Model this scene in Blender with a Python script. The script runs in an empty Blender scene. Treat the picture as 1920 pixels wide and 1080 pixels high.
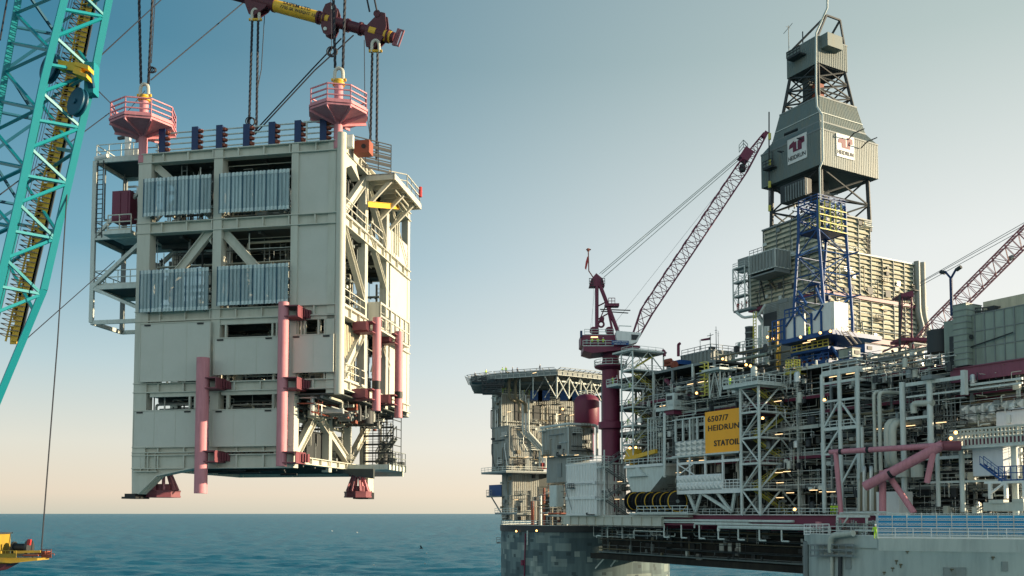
import bpy, math, random
from mathutils import Vector as V, Matrix
sin, cos, pi, rad = math.sin, math.cos, math.pi, math.radians
S = bpy.context.scene
RN = random.Random(11)

# ------------------------------------------------------------------ camera, sky, sun, exposure
FPX = 1750.0
PIT = math.atan(102 / FPX)
CAM = V((0, 0, 35))
cd = bpy.data.cameras.new('camera'); cam = bpy.data.objects.new('camera', cd)
S.collection.objects.link(cam); S.camera = cam
cam.location = CAM; cam.rotation_euler = (pi / 2 + PIT, 0, 0)
cd.sensor_width = 36; cd.lens = 36 * FPX / 1920; cd.shift_y = 320 / 1920
cd.clip_start = 0.5; cd.clip_end = 60000
S.render.resolution_x = 1024; S.render.resolution_y = 576
S.view_settings.view_transform = 'Standard'; S.view_settings.look = 'None'
S.view_settings.gamma = 1; S.view_settings.exposure = 0.95
SUN_EL, SUN_AZ = rad(11), rad(90)          # azimuth clockwise from the view direction
w = bpy.data.worlds.new('World'); S.world = w; w.use_nodes = True
nt = w.node_tree; nt.nodes.clear()
EXP = S.view_settings.exposure
def srgb(c): return tuple(((v / 255 + .055) / 1.055) ** 2.4 for v in c) + (1,)
sky = nt.nodes.new('ShaderNodeTexSky'); sky.sky_type = 'NISHITA'; sky.sun_disc = False
sky.sun_elevation = SUN_EL; sky.sun_rotation = SUN_AZ
sky.altitude = 0; sky.air_density = 1.0; sky.dust_density = 1.6; sky.ozone_density = 1.6
tcw = nt.nodes.new('ShaderNodeTexCoord'); sx = nt.nodes.new('ShaderNodeSeparateXYZ'); nt.links.new(tcw.outputs['Generated'], sx.inputs[0])
def skyramp(stops):
    r = nt.nodes.new('ShaderNodeValToRGB'); e = r.color_ramp.elements; r.color_ramp.interpolation = 'LINEAR'
    while len(e) < len(stops): e.new(.5)
    for k, (p, c) in enumerate(stops): e[k].position = p; e[k].color = srgb(c)
    nt.links.new(sx.outputs[2], r.inputs[0]); return r
far = skyramp(((0, (214, 210, 192)), (.02, (236, 221, 200)), (.07, (228, 225, 212)), (.15, (188, 209, 213)), (.26, (118, 170, 190)), (.44, (58, 127, 154)), (1, (30, 80, 120))))
near = skyramp(((0, (250, 238, 214)), (.02, (255, 242, 220)), (.07, (255, 250, 240)), (.15, (250, 249, 243)), (.26, (240, 242, 237)), (.44, (192, 206, 200)), (1, (60, 105, 135))))
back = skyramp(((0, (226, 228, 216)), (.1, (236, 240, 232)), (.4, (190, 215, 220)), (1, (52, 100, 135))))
dt = nt.nodes.new('ShaderNodeVectorMath'); dt.operation = 'DOT_PRODUCT'; nt.links.new(tcw.outputs['Generated'], dt.inputs[0]); dt.inputs[1].default_value = (sin(rad(78)), cos(rad(78)), 0)
def mr(a, b, src, smooth=True):
    m = nt.nodes.new('ShaderNodeMapRange'); m.inputs[1].default_value = a; m.inputs[2].default_value = b; m.interpolation_type = 'SMOOTHSTEP' if smooth else 'LINEAR'
    nt.links.new(src, m.inputs[0]); return m.outputs[0]
def mixc(f, a, b):
    m = nt.nodes.new('ShaderNodeMix'); m.data_type = 'RGBA'
    if isinstance(f, float): m.inputs[0].default_value = f
    else: nt.links.new(f, m.inputs[0])
    nt.links.new(a, m.inputs[6]); nt.links.new(b, m.inputs[7]); return m.outputs[2]
c1 = mixc(mr(-.32, .70, dt.outputs['Value']), far.outputs[0], near.outputs[0])
bsc = nt.nodes.new('ShaderNodeVectorMath'); bsc.operation = 'SCALE'; bsc.inputs[3].default_value = 1.3; nt.links.new(back.outputs[0], bsc.inputs[0])  # unseen sky behind the view, raised to fill the shaded faces
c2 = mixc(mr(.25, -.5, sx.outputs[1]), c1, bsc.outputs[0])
scl = nt.nodes.new('ShaderNodeVectorMath'); scl.operation = 'SCALE'; scl.inputs[3].default_value = .13; nt.links.new(sky.outputs[0], scl.inputs[0])
sc2 = nt.nodes.new('ShaderNodeVectorMath'); sc2.operation = 'SCALE'; sc2.inputs[3].default_value = 1 / 2 ** EXP; nt.links.new(c2, sc2.inputs[0])
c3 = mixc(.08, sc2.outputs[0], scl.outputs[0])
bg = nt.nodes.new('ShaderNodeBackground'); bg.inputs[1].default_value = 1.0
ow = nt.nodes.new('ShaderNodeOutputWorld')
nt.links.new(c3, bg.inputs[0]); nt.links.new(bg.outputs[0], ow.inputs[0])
sl = bpy.data.lights.new('sun', 'SUN'); sl.energy = 5.0; sl.angle = rad(0.6); sl.color = (1.0, 0.81, 0.55)
so = bpy.data.objects.new('sun', sl); S.collection.objects.link(so)
sd = V((sin(SUN_AZ) * cos(SUN_EL), cos(SUN_AZ) * cos(SUN_EL), sin(SUN_EL)))
so.rotation_euler = sd.to_track_quat('Z', 'Y').to_euler(); so.location = (60, 60, 90)

# ------------------------------------------------------------------ helpers
Z = V((0, 0, 1))
cp, sp = cos(PIT), sin(PIT)
def ray(px, py):
    y = 860 - py
    return V((px - 960, FPX * cp - y * sp, FPX * sp + y * cp))
def at(px, py, Y):
    r = ray(px, py); return CAM + r * (Y / r.y)
class Fr:
    """a horizontal frame: a along ex, b along ey, z up"""
    def __init__(s, o, ex, ey): s.o = V((o[0], o[1], 0)); s.ex = ex.normalized(); s.ey = ey.normalized()
    def p(s, a, b, z): return s.o + s.ex * a + s.ey * b + Z * z
    def co(s, P): d = P - s.o; return d.dot(s.ex), d.dot(s.ey), P.z
    def B(s, px, py, b=0):
        r = ray(px, py); t = (b - (CAM - s.o).dot(s.ey)) / r.dot(s.ey); return CAM + r * t
    def A(s, px, py, a=0):
        r = ray(px, py); t = (a - (CAM - s.o).dot(s.ex)) / r.dot(s.ex); return CAM + r * t
class MB:
    def __init__(s): s.v = []; s.f = []
    def add(s, vs, fs):
        n = len(s.v); s.v += [tuple(x) for x in vs]; s.f += [tuple(i + n for i in f) for f in fs]; return s
    def hex(s, c, x, y, z):
        vs = [c + x * i + y * j + z * k for k in (-1, 1) for j in (-1, 1) for i in (-1, 1)]
        return s.add(vs, [(0, 2, 3, 1), (4, 5, 7, 6), (0, 1, 5, 4), (2, 6, 7, 3), (0, 4, 6, 2), (1, 3, 7, 5)])
    def box(s, fr, a0, a1, b0, b1, z0, z1):
        return s.hex(fr.p((a0 + a1) / 2, (b0 + b1) / 2, (z0 + z1) / 2), fr.ex * (abs(a1 - a0) / 2), fr.ey * (abs(b1 - b0) / 2), Z * (abs(z1 - z0) / 2))
    def beam(s, A, B, w, h=None, up=Z):
        h = h or w; d = B - A; L = d.length
        if L < 1e-6: return s
        d = d / L
        if abs(d.dot(up)) > .98: up = V((1, 0, 0)) if abs(d.x) < .9 else V((0, 1, 0))
        x = d.cross(up).normalized(); y = x.cross(d)
        return s.hex((A + B) / 2, x * (w / 2), d * (L / 2), y * (h / 2))
    def ibeam(s, A, B, w, h, up=Z):
        t = min(w, h) * .14; d = (B - A).normalized()
        if abs(d.dot(up)) > .98: up = V((1, 0, 0))
        x = d.cross(up).normalized(); y = x.cross(d)
        s.beam(A, B, t, h - 2 * t, up); o = y * ((h - t) / 2)
        s.beam(A + o, B + o, w, t, up); return s.beam(A - o, B - o, w, t, up)
    def tube(s, A, B, r, n=8, r2=None, cap=True):
        r2 = r if r2 is None else r2; d = (B - A)
        if d.length < 1e-6: return s
        d.normalize(); x = d.orthogonal().normalized(); y = d.cross(x)
        ring = [(cos(2 * pi * i / n), sin(2 * pi * i / n)) for i in range(n)]
        vs = [A + (x * c + y * q) * r for c, q in ring] + [B + (x * c + y * q) * r2 for c, q in ring]
        fs = [(i, (i + 1) % n, n + (i + 1) % n, n + i) for i in range(n)]
        if cap: fs += [tuple(range(n - 1, -1, -1)), tuple(range(n, 2 * n))]
        return s.add(vs, fs)
    def path(s, pts, r, n=6):
        """one bent pipe with mitred joints"""
        m = len(pts); rings = []
        d0 = (pts[1] - pts[0]).normalized(); x = d0.orthogonal().normalized()
        for i, p in enumerate(pts):
            a = (pts[i] - pts[i - 1]).normalized() if i else (pts[1] - pts[0]).normalized()
            b = (pts[i + 1] - pts[i]).normalized() if i < m - 1 else a
            t = (a + b)
            t = t.normalized() if t.length > 1e-4 else a
            x = (x - t * x.dot(t))
            x = x.normalized() if x.length > 1e-4 else t.orthogonal().normalized()
            y = t.cross(x)
            k = min(1.6, 1 / max(.4, math.sqrt(max(0, (1 + a.dot(b)) / 2))))
            rings += [p + (x * cos(2 * pi * j / n) + y * sin(2 * pi * j / n)) * r * (k if 0 < i < m - 1 else 1) for j in range(n)]
        fs = [(i * n + j, i * n + (j + 1) % n, (i + 1) * n + (j + 1) % n, (i + 1) * n + j) for i in range(m - 1) for j in range(n)]
        fs += [tuple(range(n - 1, -1, -1)), tuple(range((m - 1) * n, m * n))]
        return s.add(rings, fs)
    def bend(s, pts, r, n=7, cr=None):
        """pipe with rounded elbows"""
        cr = cr or r * 2.4; out = [pts[0]]
        for i in range(1, len(pts) - 1):
            a = pts[i - 1] - pts[i]; b = pts[i + 1] - pts[i]; c = min(cr, a.length * .45, b.length * .45)
            p0 = pts[i] + a.normalized() * c; p1 = pts[i] + b.normalized() * c
            for t in (0, .33, .67, 1): out.append(p0 * (1 - t) ** 2 + pts[i] * (2 * t * (1 - t)) + p1 * t * t)
        out.append(pts[-1]); return s.path(out, r, n)
    def prism(s, pts, e):
        n = len(pts)
        return s.add(list(pts) + [p + e for p in pts], [tuple(range(n)), tuple(range(2 * n - 1, n - 1, -1))] + [(i, n + i, n + (i + 1) % n, (i + 1) % n) for i in range(n)])
    def lathe(s, c, prof, n=24, ax=Z, a0=0, a1=2 * pi):
        x = ax.orthogonal().normalized(); y = ax.cross(x); full = abs(a1 - a0 - 2 * pi) < 1e-6
        k = n if full else n + 1; vs = []
        for r, h in prof:
            for i in range(k):
                t = a0 + (a1 - a0) * i / n; vs.append(c + (x * cos(t) + y * sin(t)) * r + ax * h)
        fs = [(j * k + i, j * k + (i + 1) % k, (j + 1) * k + (i + 1) % k, (j + 1) * k + i) for j in range(len(prof) - 1) for i in range(n if full else n)]
        return s.add(vs, fs)
    def ring(s, c, R, r, ax, n=20, m=6):
        x = ax.orthogonal().normalized(); y = ax.cross(x); pts = []
        for i in range(n):
            t = 2 * pi * i / n; d = x * cos(t) + y * sin(t)
            pts += [c + d * (R + r * cos(2 * pi * j / m)) + ax * (r * sin(2 * pi * j / m)) for j in range(m)]
        return s.add(pts, [(i * m + j, i * m + (j + 1) % m, ((i + 1) % n) * m + (j + 1) % m, ((i + 1) % n) * m + j) for i in range(n) for j in range(m)])
    def corr(s, P, u, L, z0, z1, nrm, pitch=.6, dep=.12, flat=.3):
        """profiled sheeting: P start, u along, nrm outward"""
        n = max(1, int(L / pitch)); q = L / n; pr = []
        for i in range(n):
            for f, d in ((0, 0), (flat, 0), (flat + .12, dep), (.88, dep)): pr.append((q * (i + f), d))
        pr.append((L, 0)); k = len(pr)
        vs = [P + u * a + nrm * d + Z * (z0 - P.z) for a, d in pr] + [P + u * a + nrm * d + Z * (z1 - P.z) for a, d in pr]
        return s.add(vs, [(i, i + 1, k + i + 1, k + i) for i in range(k - 1)])
    def rail(s, pts, h=1.1, r=.035, sp=1.6, rows=(1, .55), close=False):
        pts = list(pts) + ([pts[0]] if close else [])
        for A, B in zip(pts, pts[1:]):
            L = (B - A).length; n = max(1, round(L / sp))
            for i in range(1 if A is not pts[0] else 0, n + 1):
                if close and i == n and B is pts[-1]: continue
                q = A.lerp(B, i / n); s.beam(q, q + Z * (h + r * .3), r * 1.8, r * 1.8)
            for k in rows: s.beam(A + Z * h * k, B + Z * h * k, r * 2, r * 2)
            s.beam(A + Z * .08, B + Z * .08, r * 1.2, .15)
        return s
    def ladder(s, A, B, w, side, r=.03, step=.35, cage=False, out=None):
        o = side * (w / 2); s.beam(A - o, B - o, r * 2, r * 2); s.beam(A + o, B + o, r * 2, r * 2)
        n = int((B - A).length / step)
        for i in range(1, n): q = A.lerp(B, i / n); s.beam(q - o, q + o, r * 1.6, r * 1.6)
        return s
    def stair(s, A, B, wd, side, n=None):
        """A bottom, B top; stringers, treads, handrail"""
        o = side * wd
        for k in (0, 1):
            s.beam(A + o * k, B + o * k, .06, .25); s.beam(A + o * k + Z * 1.0, B + o * k + Z * 1.0, .07, .07)
            for i in range(4): q = A.lerp(B, i / 3) + o * k; s.beam(q, q + Z, .06, .06)
        n = n or max(3, int((B.z - A.z) / .3))
        for i in range(n):
            q = A.lerp(B, (i + .5) / n); h = (B - A); h.z = 0; h.normalize()
            s.hex(q + o / 2, o / 2, h * .13, Z * .02)
        return s
ORG = {}
def newobj(name, data, parent=None, loc=None):
    o = bpy.data.objects.new(name, data); S.collection.objects.link(o)
    if parent is not None:
        o.parent = parent; ORG[o.name] = ORG[parent.name]
    else:
        o.location = loc or V((0, 0, 0)); ORG[o.name] = V(o.location)
    return o
def tag(o, label=None, cat=None, group=None, kind=None):
    if label: o['label'] = label
    if cat: o['category'] = cat
    if group: o['group'] = group
    if kind: o['kind'] = kind
    return o
def thing(name, label, cat, loc, group=None):
    return tag(newobj(name, None, loc=V(loc)), label, cat, group)
def mesh(name, mb, org, mat, smooth=False):
    me = bpy.data.meshes.new(name)
    me.from_pydata([(x - org.x, y - org.y, z - org.z) for x, y, z in mb.v], [], mb.f)
    me.materials.append(mat)
    if smooth:
        try:
            me.polygons.foreach_set('use_smooth', [True] * len(me.polygons)); me.set_sharp_from_angle(angle=rad(38))
        except Exception: pass
    me.update(); return me
def P(par, name, mb, mat, smooth=False, label=None, kind=None):
    o = newobj(name, mesh(name, mb, ORG[par.name], mat, smooth), par); return tag(o, label, kind=kind)
def T(name, mb, mat, label, cat, group=None, kind=None, smooth=False, loc=None):
    xs = [v[0] for v in mb.v]; ys = [v[1] for v in mb.v]; zs = [v[2] for v in mb.v]
    org = V(loc) if loc is not None else V(((min(xs) + max(xs)) / 2, (min(ys) + max(ys)) / 2, min(zs)))
    return tag(newobj(name, mesh(name, mb, org, mat, smooth), loc=org), label, cat, group, kind)
def pb(par, name, mat, A, B, w, h=None, up=Z, label=None): return P(par, name, MB().beam(A, B, w, h, up), mat, label=label)
def pi_(par, name, mat, A, B, w, h, up=Z): return P(par, name, MB().ibeam(A, B, w, h, up), mat)
def pt(par, name, mat, A, B, r, n=12, label=None): return P(par, name, MB().tube(A, B, r, n), mat, smooth=True, label=label)
def px_(par, name, mat, fr, a0, a1, b0, b1, z0, z1, label=None): return P(par, name, MB().box(fr, a0, a1, b0, b1, z0, z1), mat, label=label)
def lattice(th, A4, B4, n, rc, rb, mat, cross=False, chord='chord', lace='lacing', taper=True, mat2=None):
    """four-chord lattice from quad A4 to quad B4; each chord a part, the lacing of each side a part"""
    for i in range(4): P(th, chord, MB().tube(A4[i], B4[i], rc, 6), mat, smooth=True)
    for i in range(4):
        j = (i + 1) % 4; m = MB()
        for k in range(n + 1):
            a, b = A4[i].lerp(B4[i], k / n), A4[j].lerp(B4[j], k / n); m.tube(a, b, rb, 5)
            if k < n:
                c, d = A4[i].lerp(B4[i], (k + 1) / n), A4[j].lerp(B4[j], (k + 1) / n)
                if cross or (k + i) % 2: m.tube(a, d, rb, 5)
                if cross or not (k + i) % 2: m.tube(b, c, rb, 5)
        P(th, lace, m, mat2 or mat, smooth=True)
def text_mesh(name, txt, O, ux, uz, h, mat, par, bold=.012, sp=1.0, wide=None):
    cu = bpy.data.curves.new(name, 'FONT'); cu.body = txt; cu.size = 1; cu.extrude = .02; cu.offset = bold; cu.space_character = sp
    cu.align_x = 'LEFT'; cu.resolution_u = 3
    to = bpy.data.objects.new('text_tmp', cu); S.collection.objects.link(to)
    bpy.context.view_layer.update()
    me = bpy.data.meshes.new_from_object(to.evaluated_get(bpy.context.evaluated_depsgraph_get()))
    bpy.data.objects.remove(to)
    xs = [v.co.x for v in me.vertices]; ys = [v.co.y for v in me.vertices]; w0 = max(xs) - min(xs); h0 = max(ys) - min(ys)
    sy = h / h0; sx = (wide / w0) if wide else sy; n = ux.cross(uz).normalized(); mx, my = min(xs), min(ys); org = ORG[par.name]
    for v in me.vertices:
        c = v.co.copy(); v.co = O + ux * ((c.x - mx) * sx) + uz * ((c.y - my) * sy) + n * (c.z * .5) - org
    me.materials.clear(); me.materials.append(mat); me.name = name
    return newobj(name, me, par)

# ------------------------------------------------------------------ materials
def nodes(name):
    m = bpy.data.materials.new(name); m.use_nodes = True; t = m.node_tree
    return m, t, t.nodes['Principled BSDF']
def paint(name, col, rough=.55, metal=0, wear=.25, wearcol=None, streak=True, scale=.9, bump=.0, spec=.4, rust=0):
    m, t, b = nodes(name); N = t.nodes.new; L = t.links.new
    tc = N('ShaderNodeTexCoord'); mp = N('ShaderNodeMapping'); L(tc.outputs['Object'], mp.inputs[0])
    mp.inputs['Scale'].default_value = (scale * 2.2, scale * 2.2, scale * (.35 if streak else 2.2))
    n1 = N('ShaderNodeTexNoise'); n1.inputs['Scale'].default_value = 1; n1.inputs['Detail'].default_value = 6; n1.inputs['Roughness'].default_value = .65
    L(mp.outputs[0], n1.inputs['Vector'])
    rp = N('ShaderNodeValToRGB'); rp.color_ramp.elements[0].position = .42; rp.color_ramp.elements[1].position = .72
    L(n1.outputs[0], rp.inputs[0])
    mu = N('ShaderNodeMath'); mu.operation = 'MULTIPLY'; mu.inputs[1].default_value = wear; L(rp.outputs[0], mu.inputs[0])
    mx = N('ShaderNodeMix'); mx.data_type = 'RGBA'; mx.inputs[6].default_value = (*col, 1)
    wc = wearcol or tuple(c * .45 for c in col); mx.inputs[7].default_value = (*wc, 1)
    L(mu.outputs[0], mx.inputs[0]); out = mx.outputs[2]
    if rust:
        m3 = N('ShaderNodeMapping'); m3.inputs['Scale'].default_value = (5, 5, .55); L(tc.outputs['Object'], m3.inputs[0]); n3 = N('ShaderNodeTexNoise'); n3.inputs['Scale'].default_value = 1; n3.inputs['Detail'].default_value = 7; n3.inputs['Roughness'].default_value = .7; L(m3.outputs[0], n3.inputs['Vector'])
        r3_ = N('ShaderNodeValToRGB'); r3_.color_ramp.elements[0].position = .60; r3_.color_ramp.elements[1].position = .74; L(n3.outputs[0], r3_.inputs[0]); u3 = N('ShaderNodeMath'); u3.operation = 'MULTIPLY'; u3.inputs[1].default_value = rust; L(r3_.outputs[0], u3.inputs[0])
        x3 = N('ShaderNodeMix'); x3.data_type = 'RGBA'; x3.inputs[7].default_value = (.17, .10, .055, 1); L(u3.outputs[0], x3.inputs[0]); L(out, x3.inputs[6]); out = x3.outputs[2]
    L(out, b.inputs['Base Color'])
    b.inputs['Roughness'].default_value = rough; b.inputs['Metallic'].default_value = metal; b.inputs['Specular IOR Level'].default_value = spec
    if bump:
        n2 = N('ShaderNodeTexNoise'); n2.inputs['Scale'].default_value = 3; n2.inputs['Detail'].default_value = 4; L(tc.outputs['Object'], n2.inputs['Vector'])
        bp = N('ShaderNodeBump'); bp.inputs['Strength'].default_value = bump; bp.inputs['Distance'].default_value = .05
        L(n2.outputs[0], bp.inputs['Height']); L(bp.outputs[0], b.inputs['Normal'])
    return m
def glow(name, col, st):
    m, t, b = nodes(name); b.inputs['Base Color'].default_value = (*col, 1)
    b.inputs['Emission Color'].default_value = (*col, 1); b.inputs['Emission Strength'].default_value = st; return m
class M: pass
M.cream = paint('cream_paint', (.53, .52, .445), .6, rust=.3, wear=.3, wearcol=(.30, .28, .21), bump=.15)
M.creamp = paint('cream_panel', (.53, .52, .46), .6, rust=.16, wear=.22, wearcol=(.40, .40, .33), streak=False, scale=.35, bump=.2)
M.pink = paint('pink_paint', (.56, .225, .255), .6, rust=.35, wear=.6, wearcol=(.38, .13, .15), scale=1.6)
M.dpink = paint('dull_red_paint', (.20, .055, .07), .55, wear=.3)
M.teal = paint('teal_paint', (.001, .20, .235), .45, wear=.25, wearcol=(.01, .20, .21))
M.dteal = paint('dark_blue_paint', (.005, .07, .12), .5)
M.yel = paint('yellow_paint', (.72, .42, .03), .5, wear=.45, wearcol=(.30, .18, .05))
M.shroud = paint('derrick_cladding', (.125, .16, .15), .5, wear=.5, wearcol=(.17, .155, .10), spec=.5, scale=.5)
M.purp = paint('purple_girder_paint', (.20, .055, .09), .5, wear=.35)
M.dark = paint('dark_steel', (.035, .04, .042), .6, wear=.3)
M.black = paint('black_rubber', (.012, .013, .015), .55, wear=.1)
M.rope = paint('wire_rope', (.012, .014, .022), .65, wear=.2)
M.bur = paint('burgundy_paint', (.155, .018, .05), .5, wear=.35, wearcol=(.09, .02, .03))
M.ired = paint('bright_red_paint', (.42, .03, .03), .5, wear=.3)
M.oxide = paint('red_oxide_primer', (.28, .075, .045), .65, wear=.3)
M.ochre = paint('ochre_paint', (.34, .22, .02), .6, wear=.5, wearcol=(.16, .11, .03))
M.maroon = paint('dark_maroon_paint', (.085, .014, .022), .5, wear=.4, wearcol=(.04, .01, .01))
M.dullred = paint('faded_red_steel', (.26, .10, .12), .6, wear=.4)
M.navy = paint('navy_paint', (.003, .026, .10), .5)
M.blue = paint('blue_paint', (.006, .06, .21), .5, wear=.3)
M.grey = paint('grey_steel', (.20, .225, .22), .55, wear=.35)
M.lgrey = paint('pale_grey_steel', (.58, .62, .575), .55, rust=.5, wear=.4, wearcol=(.30, .28, .22))
M.white = paint('white_paint', (.72, .72, .68), .5, wear=.22)
M.clad = paint('grey_cladding', (.23, .255, .24), .5, wear=.5, wearcol=(.14, .13, .10), spec=.5)
M.cladw = paint('weathered_cladding', (.30, .32, .30), .55, rust=.5, wear=.7, wearcol=(.20, .15, .09), scale=.6)
M.gclad = paint('green_grey_cladding', (.26, .31, .26), .55, wear=.5, wearcol=(.12, .13, .10), scale=.3)
M.slat = paint('cream_slats', (.55, .50, .36), .5, wear=.5, wearcol=(.22, .19, .13), scale=.5)
M.silver = paint('silver_insulation', (.58, .60, .57), .35, metal=.35, wear=.25, bump=.3)
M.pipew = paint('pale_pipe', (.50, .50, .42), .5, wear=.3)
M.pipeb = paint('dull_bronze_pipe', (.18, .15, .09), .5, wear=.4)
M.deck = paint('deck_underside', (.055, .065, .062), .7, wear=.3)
M.skin = paint('skin', (.50, .30, .20), .6, wear=.05)
M.hivis = paint('hi_vis_yellow', (.55, .80, .05), .7, wear=.1)
M.overall = paint('red_overall', (.38, .03, .03), .8, wear=.2)
M.dcloth = paint('dark_cloth', (.03, .035, .05), .85, wear=.2)
M.helm = paint('white_helmet', (.8, .8, .75), .4, wear=.05)
M.orange = paint('orange_sign', (1.0, .43, .02), .5, wear=.18, wearcol=(.70, .25, .02), scale=.3)
M.letter = paint('black_lettering', (.02, .02, .02), .6, wear=.05)
M.lightm = glow('lamp_warm', (1.0, .50, .14), 3.0)
M.tubem = glow('lamp_tube', (1.0, .66, .32), 1.1)
M.cloth = paint('white_sheet', (.62, .64, .66), .85, wear=.2)
M.lime = paint('lime_steel', (.62, .55, .10), .5, wear=.3)
# ------------------------------------------------------------------ sea
import numpy as np
def sea_mat():
    m, t, b = nodes('sea_water'); N = t.nodes.new; L = t.links.new; t.nodes.remove(b)
    tc = N('ShaderNodeTexCoord'); h = None
    for sx, sy, amp, det in ((.05, .16, 1.2, 5), (.35, .9, .5, 6)):
        mp = N('ShaderNodeMapping'); mp.inputs['Scale'].default_value = (sx, sy, 1); mp.inputs['Rotation'].default_value = (0, 0, .25)
        L(tc.outputs['Object'], mp.inputs[0]); n = N('ShaderNodeTexNoise'); n.inputs['Scale'].default_value = 1; n.inputs['Detail'].default_value = det
        L(mp.outputs[0], n.inputs['Vector']); mu = N('ShaderNodeMath'); mu.operation = 'MULTIPLY'; mu.inputs[1].default_value = amp
        L(n.outputs[0], mu.inputs[0])
        if h is None: h = mu
        else:
            ad = N('ShaderNodeMath'); ad.operation = 'ADD'; L(h.outputs[0], ad.inputs[0]); L(mu.outputs[0], ad.inputs[1]); h = ad
    bp = N('ShaderNodeBump'); bp.inputs['Strength'].default_value = 1; bp.inputs['Distance'].default_value = 1.0; L(h.outputs[0], bp.inputs['Height'])
    df = N('ShaderNodeBsdfDiffuse'); df.inputs[0].default_value = (.0, .11, .165, 1)
    gl_ = N('ShaderNodeBsdfGlossy'); gl_.inputs['Roughness'].default_value = .22; gl_.inputs[0].default_value = (.85, .95, .95, 1)
    fr = N('ShaderNodeFresnel'); fr.inputs[0].default_value = 1.33; L(bp.outputs[0], fr.inputs['Normal']); L(bp.outputs[0], gl_.inputs['Normal'])
    mn = N('ShaderNodeMapRange'); mn.inputs[1].default_value = .03; mn.inputs[2].default_value = 1.0; mn.inputs[3].default_value = .03; mn.inputs[4].default_value = .42; L(fr.outputs[0], mn.inputs[0])
    mx = N('ShaderNodeMixShader'); L(mn.outputs[0], mx.inputs[0]); L(df.outputs[0], mx.inputs[1]); L(gl_.outputs[0], mx.inputs[2]); L(mx.outputs[0], t.nodes['Material Output'].inputs[0])
    return m
# graded grid: real waves near the platform, the same sheet running on to the horizon
ang = np.linspace(-.72, .72, 520); g = np.linspace(0, 1, 900); dist = 1 / ((1 - g) / 60 + g / 9000)
dist = np.concatenate([dist, [14000, 25000, 45000]])
Dg, Ag = np.meshgrid(dist, ang, indexing='ij'); X_ = Dg * np.tan(Ag); Y_ = Dg.copy(); H_ = np.zeros_like(X_); rs = np.random.RandomState(4)
for k in range(60):
    wl_ = 5 * (1.09 ** k) if k < 30 else rs.uniform(5, 38); th_ = rs.normal(1.35, .45); kx, ky = 2 * np.pi / wl_ * np.cos(th_), 2 * np.pi / wl_ * np.sin(th_)
    H_ += .012 * wl_ ** .72 * np.sin(kx * X_ + ky * Y_ + rs.uniform(0, 6.28))
H_ *= np.clip((9000 - Dg) / 6000, 0, 1)
nr, nc_ = X_.shape; co_ = np.stack([X_, Y_, H_], -1).reshape(-1, 3).astype(np.float32)
idx = np.arange(nr * nc_).reshape(nr, nc_); fq = np.stack([idx[:-1, :-1], idx[:-1, 1:], idx[1:, 1:], idx[1:, :-1]], -1).reshape(-1, 4)
fq = np.concatenate([fq, len(co_) + np.array([[0, 1, 2, 3]])]); co_ = np.concatenate([co_, np.array([[-50000, -50000, -3.5], [50000, -50000, -3.5], [50000, 50000, -3.5], [-50000, 50000, -3.5]], np.float32)])
me = bpy.data.meshes.new('sea'); me.vertices.add(len(co_)); me.vertices.foreach_set('co', co_.ravel()); me.loops.add(fq.size); me.loops.foreach_set('vertex_index', fq.ravel().astype(np.int32))
me.polygons.add(len(fq)); me.polygons.foreach_set('loop_start', np.arange(0, fq.size, 4, dtype=np.int32)); me.polygons.foreach_set('use_smooth', np.ones(len(fq), bool)); me.update(calc_edges=True); me.validate()
me.materials.append(sea_mat()); sea = newobj('sea', me); sea['kind'] = 'structure'

# ------------------------------------------------------------------ the lifted module
K = at(640, 500, 62.0)
MF = Fr(K, V((-.984, .179, 0)), V((.179, .984, 0)))       # a to the left along the front, b into the depth
def mz(y): return MF.B(640, y, 0).z
def ma(x, b=0): return MF.co(MF.B(x, 500, b))[0]
def mbd(x, a=0): return MF.co(MF.A(x, 500, a))[1]
W = ma(257); D = mbd(768); AL = ma(550)
zt, zt0, z2t, z2b, z3t, z3b, z4t, z4b, zu = [mz(y) for y in (262, 281, 397, 418, 569, 590, 709, 728, 736)]
z5t, z5b, z6t, z6b, zf = [mz(y) for y in (833, 845, 849, 876, 934)]
mod = thing('platform_module', 'huge cream steel offshore module hanging from crane slings above the sea', 'offshore module', MF.p(W / 2, D / 2, zf))
def fr_(name, mat, x0, y0, x1, y1, b0, b1, label=None):
    A = MF.co(MF.B(x0, y0, b0)); B = MF.co(MF.B(x1, y1, b0)); return px_(mod, name, mat, MF, A[0], B[0], b0, b1, A[2], B[2], label)
def colf(x0, x1, zb_, zt_, b0=-.08, b1=.7, mat=None, name='column'):
    return px_(mod, name, mat or M.cream, MF, ma(x1), ma(x0), b0, b1, zb_, zt_)
# front face columns
colf(257, 281, z6b, zt); colf(399, 415, z6b, zt); colf(545, 558, zu, zt); colf(545, 556, z6b, zu)
px_(mod, 'column', M.cream, MF, .45, 1.0, 0, .5, zu, zt)
pt(mod, 'corner_column', M.cream, MF.p(.12, .12, zu - .1), MF.p(.12, .12, zt + .5), .33, 20)
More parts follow.
